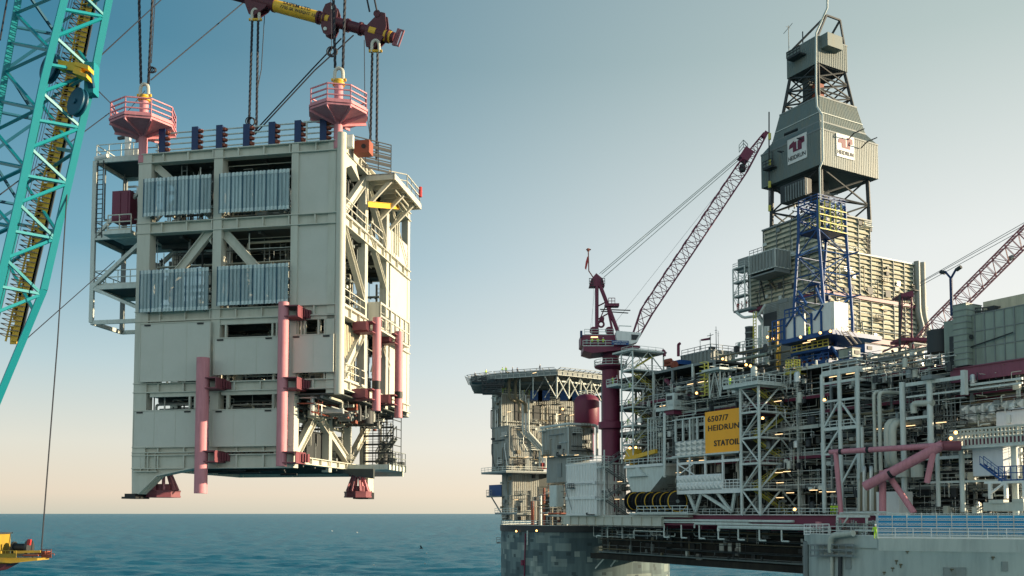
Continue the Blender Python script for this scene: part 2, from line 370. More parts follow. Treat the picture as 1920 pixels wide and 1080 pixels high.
# other main columns (right face, rear, left)
RC = [mbd(687), mbd(727), D - .25]
for b in RC: px_(mod, 'column', M.cream, MF, 0, .55, b - .3, b + .3, zu, zt - .05)
for b in (D * .33, D * .66, D): px_(mod, 'column', M.cream, MF, W - .6, W, b - .6, b, z6b, zt - .05)
for a in (W * .33, W * .66): px_(mod, 'column', M.cream, MF, a, a + .6, D - .6, D, z6b, zt - .05)
for b in (7.2, D - .5): px_(mod, 'column', M.cream, MF, AL, AL + .55, b - .3, b + .3, z6b, zu)
def girder(z1, z0, face, a0=0, a1=None, b0=0, b1=None):
    """plate girder with flanges standing proud and web stiffeners"""
    m = MB(); a1 = W if a1 is None else a1; b1 = D if b1 is None else b1; t = .06
    if face == 'f':
        m.box(MF, a0, a1, .10, .22, z0, z1); m.box(MF, a0 - .0, a1 + .0, -.14, .5, z1 - t, z1 + .003); m.box(MF, a0, a1, -.14, .5, z0 - .003, z0 + t)
        n = int((a1 - a0) / 1.7)
        for i in range(1, n): a = a0 + (a1 - a0) * i / n; m.box(MF, a - .05, a + .05, -.09, .12, z0 + t, z1 - t)
    else:
        m.box(MF, a0 + .10, a0 + .22, b0, b1, z0, z1); m.box(MF, a0 - .14, a0 + .5, b0, b1, z1 - t, z1 + .002); m.box(MF, a0 - .14, a0 + .5, b0, b1, z0 - .002, z0 + t)
        n = int((b1 - b0) / 1.7)
        for i in range(1, n): b = b0 + (b1 - b0) * i / n; m.box(MF, a0 - .09, a0 + .12, b - .05, b + .05, z0 + t, z1 - t)
    P(mod, 'girder', m, M.cream)
for a, b in ((zt, zt0), (z2t, z2b), (z3t, z3b), (z4t, z4b)):
    girder(a, b, 'f', 0.0, W + .03); girder(a, b, 's')
girder(z6t, z6b, 'f', AL, W); girder(z5t, z5b, 'f', AL, W)
girder(z6t - .1, z6b + .35, 's', AL, None, 0, D)
for z1, z0 in ((zt, zt0), (z2t, z2b), (z3t, z3b), (z4t, z4b), (z6t, z6b)):
    px_(mod, 'girder', M.cream, MF, W - .3, W - .02, .6, D, z0, z1); px_(mod, 'girder', M.cream, MF, .4, W, D - .3, D - .02, z0, z1)
# decks
for z, a0 in ((zt - .35, .3), (z2b + .15, .3), (z3b + .15, .3), (z4b + .1, .3), (z6b + .62, AL + .2)):
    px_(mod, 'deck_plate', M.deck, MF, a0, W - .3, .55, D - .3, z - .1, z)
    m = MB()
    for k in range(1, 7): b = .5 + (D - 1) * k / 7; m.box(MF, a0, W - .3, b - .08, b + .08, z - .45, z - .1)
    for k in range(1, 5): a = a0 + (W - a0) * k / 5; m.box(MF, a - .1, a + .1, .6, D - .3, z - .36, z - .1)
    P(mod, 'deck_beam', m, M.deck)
# solid panels
def panel(x0, y0, x1, y1, b0=-.05, lug=True):
    o = fr_('wall_panel', M.creamp, x0, y0, x1, y1, b0, b0 + .12)
    A = MF.co(MF.B(x0, y0, b0)); B = MF.co(MF.B(x1, y1, b0)); m = MB()
    a0, a1, z1, z0 = B[0], A[0], A[2], B[2]; e = .04
    m.box(MF, a0, a1, b0 - e, b0 + .01, z1 - .05, z1 + .01); m.box(MF, a0, a1, b0 - e, b0 + .01, z0 - .01, z0 + .05)
    m.box(MF, a0, a0 + .05, b0 - e, b0 + .01, z0, z1); m.box(MF, a1 - .05, a1, b0 - e, b0 + .01, z0, z1)
    P(mod, 'panel_frame', m, M.cream)
    nn_ = max(1, round((a1 - a0) / 1.6))
    for k in range(1, nn_): a = a0 + (a1 - a0) * k / nn_; P(o, 'weld_seam', MB().box(MF, a - .012, a + .012, b0 - .012, b0, z0 + .05, z1 - .05), M.cream)
    if lug:
        for f in (.1, .85):
            a = a0 + (a1 - a0) * f; P(o, 'lifting_slot', MB().box(MF, a, a + .45, b0 - e - .02, b0, z1 - .2, z1 - .1), M.black)
panel(263, 607, 393, 713, -.35); panel(401, 634, 521, 700, -.3); panel(550, 628, 625, 697, -.3)
panel(250, 770, 368, 838, -.12); panel(398, 768, 520, 836, -.3)
px_(mod, 'wall_panel', M.creamp, MF, ma(629), ma(557), .05, .2, z2t, zt0); px_(mod, 'wall_panel', M.creamp, MF, ma(629), ma(557), .05, .2, z3t, z2b)
# window posts and mullions
for xs, za, zb_ in (((413, 425, 512, 520, 560, 572, 598, 612), z3b, mz(640)), ((270, 277, 360, 370, 432, 516), z4b, mz(760)), ((262, 276, 358, 370, 398, 428, 520), z5b, z6t - .0), ((430, 515, 560, 610), mz(690), z4t), ((430, 515), z5t, z4b), ((566, 610), mz(690), z3b)):
    for x in xs: colf(x - 1.6, x + 1.6, min(za, zb_), max(za, zb_), .02, .25, name='mullion')
for x0, x1, y0, y1 in ((281, 400, 735, 742), (415, 545, 732, 738), (281, 545, 600, 604), (558, 628, 590, 597)):
    fr_('rail_beam', M.cream, x0, y0, x1, y1, .0, .2)
# diagonals of the front face
def brF(x0, y0, x1, y1, w=.5, b=.35, t=.35): return P(mod, 'brace', MB().ibeam(MF.B(x0, y0, b), MF.B(x1, y1, b), t, w, MF.ey.cross(MF.B(x1, y1, b) - MF.B(x0, y0, b))), M.cream)
def brA(x0, y0, x1, y1, a=.3, w=.5, t=.4, mat=None):
    d = MF.A(x1, y1, a) - MF.A(x0, y0, a); return P(mod, 'brace', MB().ibeam(MF.A(x0, y0, a), MF.A(x1, y1, a), t, w, MF.ex.cross(d)), mat or M.cream)
brF(399, 428, 278, 583, .62); brF(414, 428, 541, 570, .62); brF(283, 303, 396, 405, .5)
brF(278, 838, 283, 838)
for x, y, dx in ((396, 432, -22), (417, 430, 22), (284, 305, 26)):   # gussets
    m = MB(); m.prism([MF.B(x, y - 6, .33), MF.B(x + dx, y - 6, .33), MF.B(x, y + 26, .33)], MF.ey * .06); P(mod, 'gusset', m, M.cream)
# right face braces
brA(642, 398, 688, 332, .2, .6); brA(643, 424, 690, 596, .2, .5); brA(688, 345, 726, 478, .2, .6); brA(731, 388, 762, 505, .2, .5)
brA(689, 600, 642, 702, .2, .7); brA(700, 600, 727, 690, .2, .5); brA(727, 600, 700, 700, .2, .4)
brA(690, 432, 727, 560, .2, .4)
px_(mod, 'wall_panel', M.creamp, MF, .05, .2, mbd(733), D - .5, z4b, z2b, label='sunlit cream end panel of the side wall')
px_(mod, 'wall_panel', M.creamp, MF, .05, .2, RC[1] + .3, D - .5, z2t, mz(340), label='small upper side wall panel')
# lower side bays
for x0, y0, x1, y1 in ((556, 848, 592, 778), (600, 786, 650, 862), (656, 862, 692, 795)): brA(x0, y0, x1, y1, AL + .2, .65)
P(mod, 'post', MB().beam(MF.A(652, 862, AL + .2), MF.A(652, 775, AL + .2), .6, .5), M.cream)
P(mod, 'equipment_box', MB().box(MF, AL + .6, AL + 2.2, mbd(594, AL), mbd(622, AL), z6t, z6t + 1.9), M.dark)
# left foot and haunch
def foot(fr, poly, th_, nm='leg'): P(mod, nm, MB().prism(poly, th_), M.cream)
foot(MF, [MF.B(x, y, .06) for x, y in ((247, 849), (247, 926), (266, 926), (302, 892), (372, 876.5), (372, 849))], MF.ey * .35)
m = MB()
for x in (262, 276, 290): m.prism([MF.B(x, 850, -.1), MF.B(x + 1.5, 850, -.1), MF.B(x + 1.5, 884, -.1), MF.B(x, 884, -.1)], MF.ey * .2)
m.beam(MF.B(252, 884, -.05), MF.B(296, 884, -.05), .3, .06); m.beam(MF.B(300, 893, .2), MF.B(266, 926, .2), 1.0, .08); m.beam(MF.B(300, 892.5, .2), MF.B(372, 877, .2), 1.0, .08)
P(mod, 'leg_stiffener', m, M.cream)
P(mod, 'foot_shoe', MB().box(MF, ma(266), ma(247), -.2, 1.2, mz(924), mz(930)).box(MF, ma(269), ma(243), -.3, 1.4, mz(930), mz(934)), M.black)
def pinkfoot(fp, cx, zb, r, h):
    m = MB(); c = fp(0, 0, 0)
    n = 8; m.lathe(V((c.x, c.y, zb)), [(0, 0), (r, 0), (r, .12), (r * .97, .12), (r * .97, .38), (r, .38), (r, .5), (0, .5)], 8)
    m.lathe(V((c.x, c.y, zb)), [(r * .72, .5), (r * .7, .95), (0, .95)], 8); P(mod, 'grillage_base', m, M.dpink)
    m = MB()
    for k in range(8):
        t = 2 * pi * k / 8 + .4; q = V((c.x + r * .78 * cos(t), c.y + r * .78 * sin(t), zb + .5)); m.beam(q, V((c.x + .35 * cos(t), c.y + .35 * sin(t), zb + h)), .16, .24)
    P(mod, 'grillage_strut', m, M.pink)
c1 = MF.co(MF.B(306, 930, 2.0)); pinkfoot(lambda x, y, z: MF.p(c1[0], c1[1], 0), 0, MF.B(306, 933, 2.0).z, 1.25, 1.95)
c2 = MF.co(MF.A(671, 930, AL + .6)); pinkfoot(lambda x, y, z: MF.p(c2[0], c2[1], 0), 0, MF.A(671, 933, AL + .6).z, 1.15, 2.0)
lb = mbd(696, AL)
zr = MF.A(696, 936, AL).z
P(mod, 'leg', MB().box(MF, AL + .05, AL + .65, lb - .2, lb + .5, zr + .3, z6t), M.cream)
P(mod, 'leg', MB().prism([MF.A(660, 876, AL + .3), MF.A(700, 876, AL + .3), MF.A(700, 925, AL + .3)], MF.ex * .3), M.cream)
P(mod, 'foot_shoe', MB().box(MF, AL - .2, AL + 1.1, lb - .9, lb + .7, zr, zr + .55), M.black)
P(mod, 'haunch', MB().prism([MF.B(x, y, D * .6) for x, y in ((596, 879), (640, 887), (694, 897), (700, 897), (700, 879))], MF.ey * .3), M.deck)
# pink sea-fastening bumper tubes on brackets
def bumper(x, y0, y1, r, b, brks, face='f', band=None):
    f = (lambda px, py: MF.B(px, py, b)) if face == 'f' else (lambda px, py: MF.A(px, py, b))
    A = f(x, y1); B = f(x, y0); A = V((B.x, B.y, A.z)); t = P(mod, 'bumper_tube', MB().tube(A, B, r, 28), M.pink, smooth=True)
    if band:
        z1, z0 = f(x, band[0]).z, f(x, band[1]).z; P(mod, 'bumper_band', MB().tube(V((A.x, A.y, z0)), V((A.x, A.y, z1)), r + .012, 28), M.black, smooth=True)
    ax, by, _ = MF.co(B)
    for y, s in brks:
        z = f(x, y).z; m = MB(); L = .85
        if face == 'f':
            for dz in (-.35, .35): m.box(MF, ax - s * r * 0 - s * 1.15, ax, b - .3, .2, z + dz - .04, z + dz + .04)
            m.box(MF, ax - s * 1.1 - .03, ax - s * 1.1 + .03, b - .3, .1, z - .35, z + .35)
            for k in range(4): m.box(MF, ax - s * (1.15 + .11 * k), ax - s * (1.1 + .11 * k), b + .35 + .17 * k, .1, z - .28, z + .28)
        else:
            for dz in (-.35, .35): m.box(MF, b, .2, by - 1.0, by, z + dz - .04, z + dz + .04)
            m.box(MF, b + .5, b + .55, by - 1, by, z - .35, z + .35)
            for k in range(4): m.box(MF, b + .3, .1, by - 1.0 - .15 * k, by - .95 - .15 * k, z - .3, z + .3)
        P(mod, 'bumper_bracket', m, M.dpink)
bumper(381, 671, 925, .43, -1.1, ((719, 1), (856, 1)))
bumper(532, 567, 874, .35, -1.1, ((585, 1), (719, 1), (858, 1)))
bumper(707, 596, 771, .30, -1.2, ((617, 1), (742, 1)), 's', (715, 731)); bumper(748, 622, 784, .30, -1.2, ((638, 1), (752, 1)), 's', (735, 748))
# corrugated translucent weather louvres
def poly_mat():
    m, t, b = nodes('translucent_sheet'); N = t.nodes.new; L = t.links.new
    tc = N('ShaderNodeTexCoord'); n = N('ShaderNodeTexNoise'); n.inputs['Scale'].default_value = 9; n.inputs['Detail'].default_value = 8; L(tc.outputs['Object'], n.inputs['Vector'])
    mx = N('ShaderNodeMix'); mx.data_type = 'RGBA'; mx.inputs[6].default_value = (.16, .27, .31, 1); mx.inputs[7].default_value = (.50, .61, .62, 1)
    oi = N('ShaderNodeObjectInfo'); mp = N('ShaderNodeMapping'); mp.inputs['Scale'].default_value = (5, 5, .35); ad = N('ShaderNodeVectorMath'); ad.operation = 'ADD'; L(tc.outputs['Object'], ad.inputs[0]); L(oi.outputs['Random'], ad.inputs[1]); L(ad.outputs[0], mp.inputs[0])
    n2 = N('ShaderNodeTexNoise'); n2.inputs['Scale'].default_value = 1; n2.inputs['Detail'].default_value = 5; L(mp.outputs[0], n2.inputs['Vector'])  # upright streaks of tone, the pale ones painted in as glints
    av = N('ShaderNodeMath'); av.operation = 'MULTIPLY_ADD'; av.inputs[1].default_value = 1.5; av.inputs[2].default_value = -.45; L(n2.outputs[0], av.inputs[0])
    a2_ = N('ShaderNodeMath'); a2_.operation = 'MULTIPLY_ADD'; a2_.inputs[1].default_value = .45; L(n.outputs[0], a2_.inputs[0]); L(av.outputs[0], a2_.inputs[2]); L(a2_.outputs[0], mx.inputs[0]); L(mx.outputs[2], b.inputs['Base Color'])
    al = N('ShaderNodeMapRange'); al.inputs[3].default_value = .62; al.inputs[4].default_value = .92; L(oi.outputs['Random'], al.inputs[0]); L(al.outputs[0], b.inputs['Alpha']); b.inputs['Roughness'].default_value = .3
    return m
M.sheet = poly_mat(); M.sheetf = paint('sheet_edge', (.55, .63, .62), .4, wear=.5, wearcol=(.22, .28, .32), scale=3)
for (x0, x1, yt, yb) in ((270, 396, 336, 399), (412, 543, 326, 392), (263, 391, 508, 581), (408, 541, 500, 568)):
    bb = -.42; A = MF.co(MF.B(x0, (yt), bb)); B = MF.co(MF.B(x1, yb, bb)); n = 6; w_ = (A[0] - B[0]) / n
    z1, z0 = A[2], B[2]
    for i in range(n):
        a = A[0] - w_ * i; dz = .0
        m = MB(); m.corr(MF.p(a - .04, bb, z0), -MF.ex, w_ - .08, z0 + .25, z1 - .25, -MF.ey, w_ / 4.02, .09, .32)
        o = P(mod, 'louvre_sheet', m, M.sheet)
        for q0, q1 in ((z0, z0 + .25), (z1 - .25, z1)):
            m = MB(); m.corr(MF.p(a - .03, bb - .015, z0), -MF.ex, w_ - .06, q0, q1, -MF.ey, w_ / 4.02, .10, .32); P(o, 'louvre_trim', m, M.sheetf)
        P(o, 'louvre_post', MB().box(MF, a - .035, a + .035, bb - .02, bb + .05, z0, z1), M.dteal)
    for q_ in ((B[0], A[0], bb + .1, bb + .2, z1 - .5, z1 - .4), (B[0], A[0], bb + .1, bb + .2, z0 + .4, z0 + .5), (B[0] + .4, B[0] + .5, bb + .2, .3, z0, z1), (A[0] - .5, A[0] - .4, bb + .2, .3, z0, z1)): P(mod, 'louvre_support', MB().box(MF, *q_), M.grey)
# machinery, pipes and frames inside each storey
def clutter(par, F, a0, a1, b0, b1, z0, z1, n, rng, mats, rmin=.03, rmax=.16, names=('pipe',)):
    for i in range(n):
        m = MB(); k = rng.random(); r = rmin + (rmax - rmin) * rng.random() ** 2.5
        a, b, z = rng.uniform(a0, a1), rng.uniform(b0, b1), rng.uniform(z0 + .1, z1 - .1)
        mt = rng.choice(mats)
        if k < .30:
            L = rng.uniform(.25, .8) * (a1 - a0); c0 = max(a0, a - L / 2); c1 = min(a1, a + L / 2)
            pts = [F.p(c0, b, z), F.p(c1, b, z)]
            if rng.random() < .7: pts.append(F.p(c1, b, rng.uniform(z0, z1)))
            if rng.random() < .4: pts.insert(0, F.p(c0, b, rng.uniform(z0, z1)))
            m.bend(pts, r); nm = 'pipe'
        elif k < .45:
            pts = [F.p(a, b0, z), F.p(a, b, z), F.p(a, b, rng.uniform(z0, z1))]; m.bend(pts, r); nm = 'pipe'
        elif k < .72:
            m.bend([F.p(a, b, z0), F.p(a, b, z), F.p(min(a1, a + rng.uniform(.3, 2)), b, z)], r) if rng.random() < .5 else m.tube(F.p(a, b, z0), F.p(a, b, z1), r); nm = 'pipe'
        elif k < .82:
            w_, h_ = rng.uniform(.3, 1.0), rng.uniform(.4, 1.3); m.box(F, a, min(a1, a + w_), b, b + .5, z0, z0 + min(h_, z1 - z0)); nm = 'cabinet'
        elif k < .9:
            R_ = rng.uniform(.25, .55); c = F.p(a, b, 0); h_ = min(rng.uniform(.8, 2.2), z1 - z0 - .1)
            m.lathe(V((c.x, c.y, z0)), [(0, 0), (R_, .05), (R_, h_ * .8), (R_ * .7, h_ * .95), (0, h_)], 14); nm = 'vessel'
        elif k < .95:
            m.ladder(F.p(a, b, z0), F.p(a, b, z1), .4, F.ex); nm = 'ladder'
        else:
            m.box(F, a0, a1, b, b + .3, z, z + .08)
            for q in range(9): aa = a0 + (a1 - a0) * q / 8; m.box(F, aa, aa + .04, b, b + .3, z - .12, z)
            nm = 'cable_tray'
        P(par, nm, m, mt, smooth=(nm in ('pipe', 'vessel')))
ML = [M.silver, M.grey, M.lgrey, M.pipew, M.dark, M.dark, M.grey, M.silver]
r1 = random.Random(3)
def screen(b, z0, z1, a0=.6):
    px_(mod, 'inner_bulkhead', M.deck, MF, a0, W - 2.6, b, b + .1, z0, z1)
for z0, z1, a0 in ((z2t, zt0, .5), (z3t, z2b, .5), (z4t, z3b, .5), (z6t, z4b, AL + .4)):
    clutter(mod, MF, a0, W - .5, .8, 5, z0, z1, 84, r1, ML, .02, .11)
    clutter(mod, MF, a0, a0 + 3, 1, D - 1, z0, z1, 40, r1, ML + [M.pipew, M.pipew], .025, .14)
    screen(5.6, z0, z1, a0 + 3.2)
    clutter(mod, MF, a0, W - 2.6, .7, 1.6, z0, z0 + 1.1, 26, r1, [M.silver, M.dark, M.grey, M.pipew], .02, .08)
clutter(mod, MF, .4, AL + 1.0, .3, D - 2, mz(775), zu - .05, 90, r1, [M.silver, M.pipew, M.grey, M.dark, M.oxide, M.dark], .04, .17)
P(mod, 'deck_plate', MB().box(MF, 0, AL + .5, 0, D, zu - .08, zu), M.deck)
clutter(mod, MF, AL + .5, AL + 2.5, 1, D - 1.5, z6t, mz(785), 30, r1, [M.silver, M.pipew, M.dark, M.dark], .03, .15)
m = MB()   # pipes and hangers under the bottom deck
for i in range(14):
    a = r1.uniform(AL, W - 6); b = r1.uniform(.5, 4); z = z6b - r1.uniform(.05, .3); m.tube(MF.p(a, b, z), MF.p(a + r1.uniform(1, 4), b, z), r1.uniform(.04, .09))
P(mod, 'underside_pipework', m, M.dark)
# walkways with rails on the side face
for x0, x1, zz in ((646, 686, z2t), (694, 716, z2t), (644, 684, z3t), (694, 724, z3t), (648, 684, z4t)):
    m = MB(); m.rail([MF.p(-.05, mbd(x0), zz), MF.p(-.05, mbd(x1), zz)], 1.15, .03, 1.0); P(mod, 'handrail', m, M.cream)
for i in range(10):
    b = mbd(646) + i * .33; P(mod, 'louvre_blade', MB().box(MF, .3, .36, b, b + .2, mz(700), mz(598)), M.slat)
# protruding framed walkway on the side
b0 = mbd(690); b1 = mbd(746)
m = MB(); za, zb_ = MF.A(692, 552, -.9).z, MF.A(692, 608, -.9).z
m.box(MF, -1.0, 0, b0, b1, zb_, zb_ + .15); m.box(MF, -1.0, -.85, b0, b1, za - .15, za); m.box(MF, -1.0, 0, b0, b0 + .12, zb_, za)
for k in range(7): b = b0 + (b1 - b0) * k / 6; m.box(MF, -1.0, -.88, b, b + .12, zb_, za)
m.box(MF, -.99, -.9, b0, b1, (za + zb_) / 2, (za + zb_) / 2 + .1); P(mod, 'outrigger_walkway', m, M.cream)
# top canopy deck on the right with rails and hanging pipes
cb0 = mbd(684); zc = MF.A(684, 326, 0).z; ca = MF.co(MF.B(740, 322, cb0))[0]; cb1 = MF.co(MF.A(790, 388, ca))[1]
P(mod, 'canopy_deck', MB().box(MF, ca, 0.1, cb0, cb1, zc - .1, zc).box(MF, ca, ca + .12, cb0, cb1, zc - .42, zc).box(MF, ca, 0, cb0, cb0 + .12, zc - .45, zc).box(MF, ca, 0, cb1 - .12, cb1, zc - .42, zc), M.cream)
m = MB()
for k in range(1, 7): b = cb0 + (cb1 - cb0) * k / 7; m.box(MF, ca + .1, 0, b, b + .1, zc - .4, zc - .1)
P(mod, 'canopy_joist', m, M.cream)
for bq in (cb0 + .5, (cb0 + cb1) / 2, cb1 - 1): P(mod, 'canopy_strut', MB().beam(MF.p(ca + .4, bq, zc - .35), MF.p(.1, bq, zc - 2.2), .2, .25), M.cream)
m = MB(); m.rail([MF.p(ca + .1, cb0 + 3.5, zc), MF.p(ca + .1, cb1 - .1, zc)], 1.1, .035, 1.0); m.rail([MF.p(ca + 1.2, cb0 + 2.4, zc), MF.p(ca + .1, cb0 + 3.4, zc)], 1.1, .035, 1); P(mod, 'handrail', m, M.cream)
m = MB()
for k in range(4): m.rail([MF.p(.6, cb0 - 1.2 + k * .0, zt + k * .55 - .4), MF.p(ca + .6, cb0 + 1, zt + k * .55 - .4)], .5, .03, .9)
P(mod, 'scaffold', m, M.dark)
P(mod, 'gantry_beam', MB().ibeam(MF.A(690, 383, -.8), MF.A(748, 396, -.8) + V((0, 0, .35)), .2, .4), M.yel)
for k in range(3):
    P(mod, 'pipe', MB().bend([MF.p(ca + .6 + .3 * k, cb0 + 2 + k, zc - .5), MF.p(ca + .6 + .3 * k, cb0 + 5.5 + k * .5, zc - .6 - k * .2), MF.p(-.2, cb0 + 6.5 + k * .5, zc - 1.2), MF.p(-.2, cb0 + 6.5 + k * .5, zc - 4)], .07), M.pipew, smooth=True)
P(mod, 'horn', MB().tube(MF.p(ca, cb1 - .3, zc + .5), MF.p(ca, cb1 - .3, zc + 1.3), .14, 8), M.ired)
# swept casting and red oxide block at the near top corner
m = MB(); m.prism([MF.p(-.05, .3, zt - .1), MF.p(-.05, 3.2, zt - .1), MF.p(-.05, 2.6, zt - .9), MF.p(-.05, 3.3, zt - 1.7), MF.p(-.05, 1.6, zt - 1.2), MF.p(-.05, .3, zt - 1.9)], -MF.ex * -.6); P(mod, 'gusset', m, M.cream)
m = MB(); q = MF.B(681, 278, 1.6); qa, qb, qz = MF.co(q); m.box(MF, qa - .55, qa + .55, qb - .35, qb + .5, qz - .45, qz + .45)
P(mod, 'padeye_block', m, M.oxide); P(mod, 'padeye_hole', MB().tube(MF.p(qa - .15, qb - .40, qz), MF.p(qa - .15, qb - .34, qz), .16, 16), M.black)
q = MF.B(655, 266, .5); qa, qb, qz = MF.co(q); o = P(mod, 'junction_box', MB().box(MF, qa - .3, qa + .3, qb - .15, qb + .15, qz - .45, qz + .45), M.lgrey)
P(o, 'box_lid', MB().box(MF, qa - .26, qa + .26, qb - .18, qb - .152, qz - .41, qz + .41), M.white)
P(mod, 'pipe_bracket', MB().bend([MF.p(ma(575), -.3, zt + 1.3), MF.p(ma(575), -.3, zt - .1), MF.p(ma(600), -.3, zt - .1)], .06).beam(MF.p(ma(569), -.3, zt + 1.3), MF.p(ma(584), -.3, zt + 1.3), .1), M.lgrey)
# bumper rack along the top edge
for i, (x, yt) in enumerate(((300, 243), (362, 239), (408, 236), (459, 234), (507, 230), (556, 227), (604, 225))):
    a = ma(x); zb = zt; ztop = MF.B(x, yt, 0).z
    o = P(mod, 'guide_post', MB().box(MF, a - .2, a + .2, -.1, .35, zb, ztop).box(MF, a - .24, a + .24, -.13, -.1, zb, ztop), M.navy)
    for k in range(4): z = zb + (ztop - zb) * (.16 + .23 * k); P(o, 'roller_bracket', MB().box(MF, a - .42, a - .2, -.05, .25, z - .09, z + .09).tube(MF.p(a - .40, .1, z), MF.p(a - .5, .1, z), .10, 8), M.oxide)
zr_ = MF.B(300, 243, 0).z - .0
for k in range(4):
    z = zt + (zr_ - zt) * (.16 + .23 * k); P(mod, 'guide_rail', MB().tube(MF.p(ma(627), .15, z), MF.p(ma(285), .15, z), .055, 8), M.lgrey, smooth=True)
for k, bq in enumerate((5, 9)):
    P(mod, 'guide_rail', MB().rail([MF.p(1, bq, zt), MF.p(W - 1, bq, zt)], 1.1, .03, 2.5), M.grey)
# pink lifting towers with octagonal work baskets
def basket(cx, ypb, yrim, ydeck, R, b, top):
    C = MF.B(cx, ypb, b); zd = MF.B(cx, ydeck, b).z; zp = MF.B(cx, top, b).z
    c = V((C.x, C.y, 0)); o = P(mod, 'lifting_post', MB().tube(V((C.x, C.y, zt - .6)), V((C.x, C.y, zp)), .30, 24), M.pink, smooth=True)
    def oc(r, k): t = pi / 8 + k * pi / 4 + .2; return c + V((r * cos(t), r * sin(t), 0))
    m = MB()
    for k in range(8):
        for (r, z, rr, zz) in ((R, zd, R, zd - .28), (R, zd - .28, .3, zd - .75), (R, zd, .3, zd - .02)):
            n0 = len(m.v); m.add([oc(r, k) + Z * z, oc(r, k + 1) + Z * z, oc(rr, k + 1) + Z * zz, oc(rr, k) + Z * zz], [(0, 1, 2, 3)])
    q = P(mod, 'basket_floor', m, M.pink)
    m = MB()
    for k in range(8): m.beam(oc(R, k) + Z * (zd - .34), oc(.3, k) + Z * (zd - .8), .1, .22); m.beam(oc(R + .03, k) + Z * (zd - .05), oc(R + .03, k + 1) + Z * (zd - .05), .08, .14)
    P(q, 'floor_rib', m, M.pink)
    m = MB(); m.rail([oc(R - .05, k) + Z * zd for k in range(8)], 1.15, .04, 1.2, (1, .68, .36), close=True); P(mod, 'basket_rail', m, M.pink)
    P(mod, 'trunnion', MB().lathe(V((C.x, C.y, zp)), [(.3, -.3), (.42, -.25), (.42, -.1), (.3, 0), (.34, .0), (.34, .12), (0, .12)], 20), M.yel, smooth=True)
    return V((C.x, C.y, zp))
T1 = basket(268, 285, 0, 236, 2.25, .15, 183)
T2 = basket(634, 262, 0, 211, 2.05, .15, 154)
# left cantilever frame with platforms
SB, SB2 = 2.2, 6.0
def sa(x, b=SB): return MF.co(MF.B(x, 500, b))[0]
def sz(x, y, b=SB): return MF.B(x, y, b).z
AX = sa(174)
Zs = [sz(177, 303), sz(177, 447), sz(174, 540), sz(172, 605)]
for b in (SB, SB2):
    P(mod, 'outrigger_post', MB().beam(MF.p(AX, b, Zs[3]), MF.p(AX, b, Zs[0]), .28), M.lgrey if b == SB else M.grey)
for b in (SB, SB2):
    P(mod, 'outrigger_brace', MB().beam(MF.p(AX, b, Zs[2]), MF.p(W, b, sz(250, 432)), .26), M.lgrey)
    P(mod, 'outrigger_brace', MB().beam(MF.p(AX, b, Zs[2]), MF.p(W, b, sz(250, 592)), .22), M.lgrey)
    P(mod, 'outrigger_brace', MB().beam(MF.p(AX, b, Zs[1]), MF.p(W, b, sz(250, 330)), .22), M.lgrey)
for z in Zs:
    m = MB()
    for b in (SB, SB2): m.beam(MF.p(AX, b, z), MF.p(W - .1, b, z), .16, .3)
    m.beam(MF.p(AX, SB, z), MF.p(AX, SB2, z), .16, .3)
    P(mod, 'outrigger_beam', m, M.lgrey)
for z in Zs[:3]:
    px_(mod, 'platform_floor', M.deck, MF, W, AX, SB, SB2, z + .12, z + .17)
    m = MB(); m.rail([MF.p(W, SB + .1, z + .17), MF.p(AX, SB + .1, z + .17), MF.p(AX, SB2, z + .17)], 1.1, .03, 1.1); P(mod, 'handrail', m, M.lgrey)
zp = sz(215, 432, 1.2); a0, a1 = sa(243, 1.2), sa(190, 1.2)
P(mod, 'platform_floor', MB().box(MF, a0, a1, 1.2, 4, zp - .25, zp), M.lgrey)
m = MB(); m.rail([MF.p(a0, 1.25, zp), MF.p(a1 - .4, 1.25, zp)], 1.15, .035, .9); P(mod, 'handrail', m, M.cream)
o = P(mod, 'fire_cabinet', MB().box(MF, sa(241, 1.7), sa(207, 1.7), 1.7, 2.6, sz(220, 415, 1.7), sz(220, 358, 1.7)), M.bur)
P(o, 'cabinet_door', MB().box(MF, sa(237, 1.7), sa(225, 1.7), 1.66, 1.7, sz(220, 412, 1.7), sz(220, 361, 1.7)).box(MF, sa(223, 1.7), sa(210, 1.7), 1.66, 1.7, sz(220, 412, 1.7), sz(220, 361, 1.7)), M.bur)
P(mod, 'ladder', MB().ladder(MF.p(AX - .5, SB - .1, Zs[1]), MF.p(AX - .5, SB - .1, Zs[0]), .45, MF.ex), M.dark)
clutter(mod, MF, W + .1, AX - .3, SB + .5, SB2 - .3, Zs[1], Zs[0], 16, r1, [M.dark, M.grey, M.silver], .03, .09)
clutter(mod, MF, W + .1, W + 1.5, SB + .5, SB2 - .3, Zs[2], Zs[1], 9, r1, [M.dark, M.grey], .03, .09)
zq = Zs[0] + .17; o = P(mod, 'davit_post', MB().beam(MF.p(sa(219), SB + 1, zq), MF.p(sa(219), SB + 1, zq + 2.1), .34), M.white)
P(mod, 'davit_arm', MB().beam(MF.p(sa(222), SB + 1, zq + 1.95), MF.p(sa(200), SB + 1, zq + 1.9), .2), M.dark)
P(mod, 'winch_box', MB().box(MF, sa(246), sa(229), SB + .5, SB + 1.4, zq, zq + .75), M.white)
P(mod, 'pipe_spool', MB().tube(MF.p(AX, SB, zq), MF.p(AX - 1, SB, zq + .15), .2, 10), M.white)
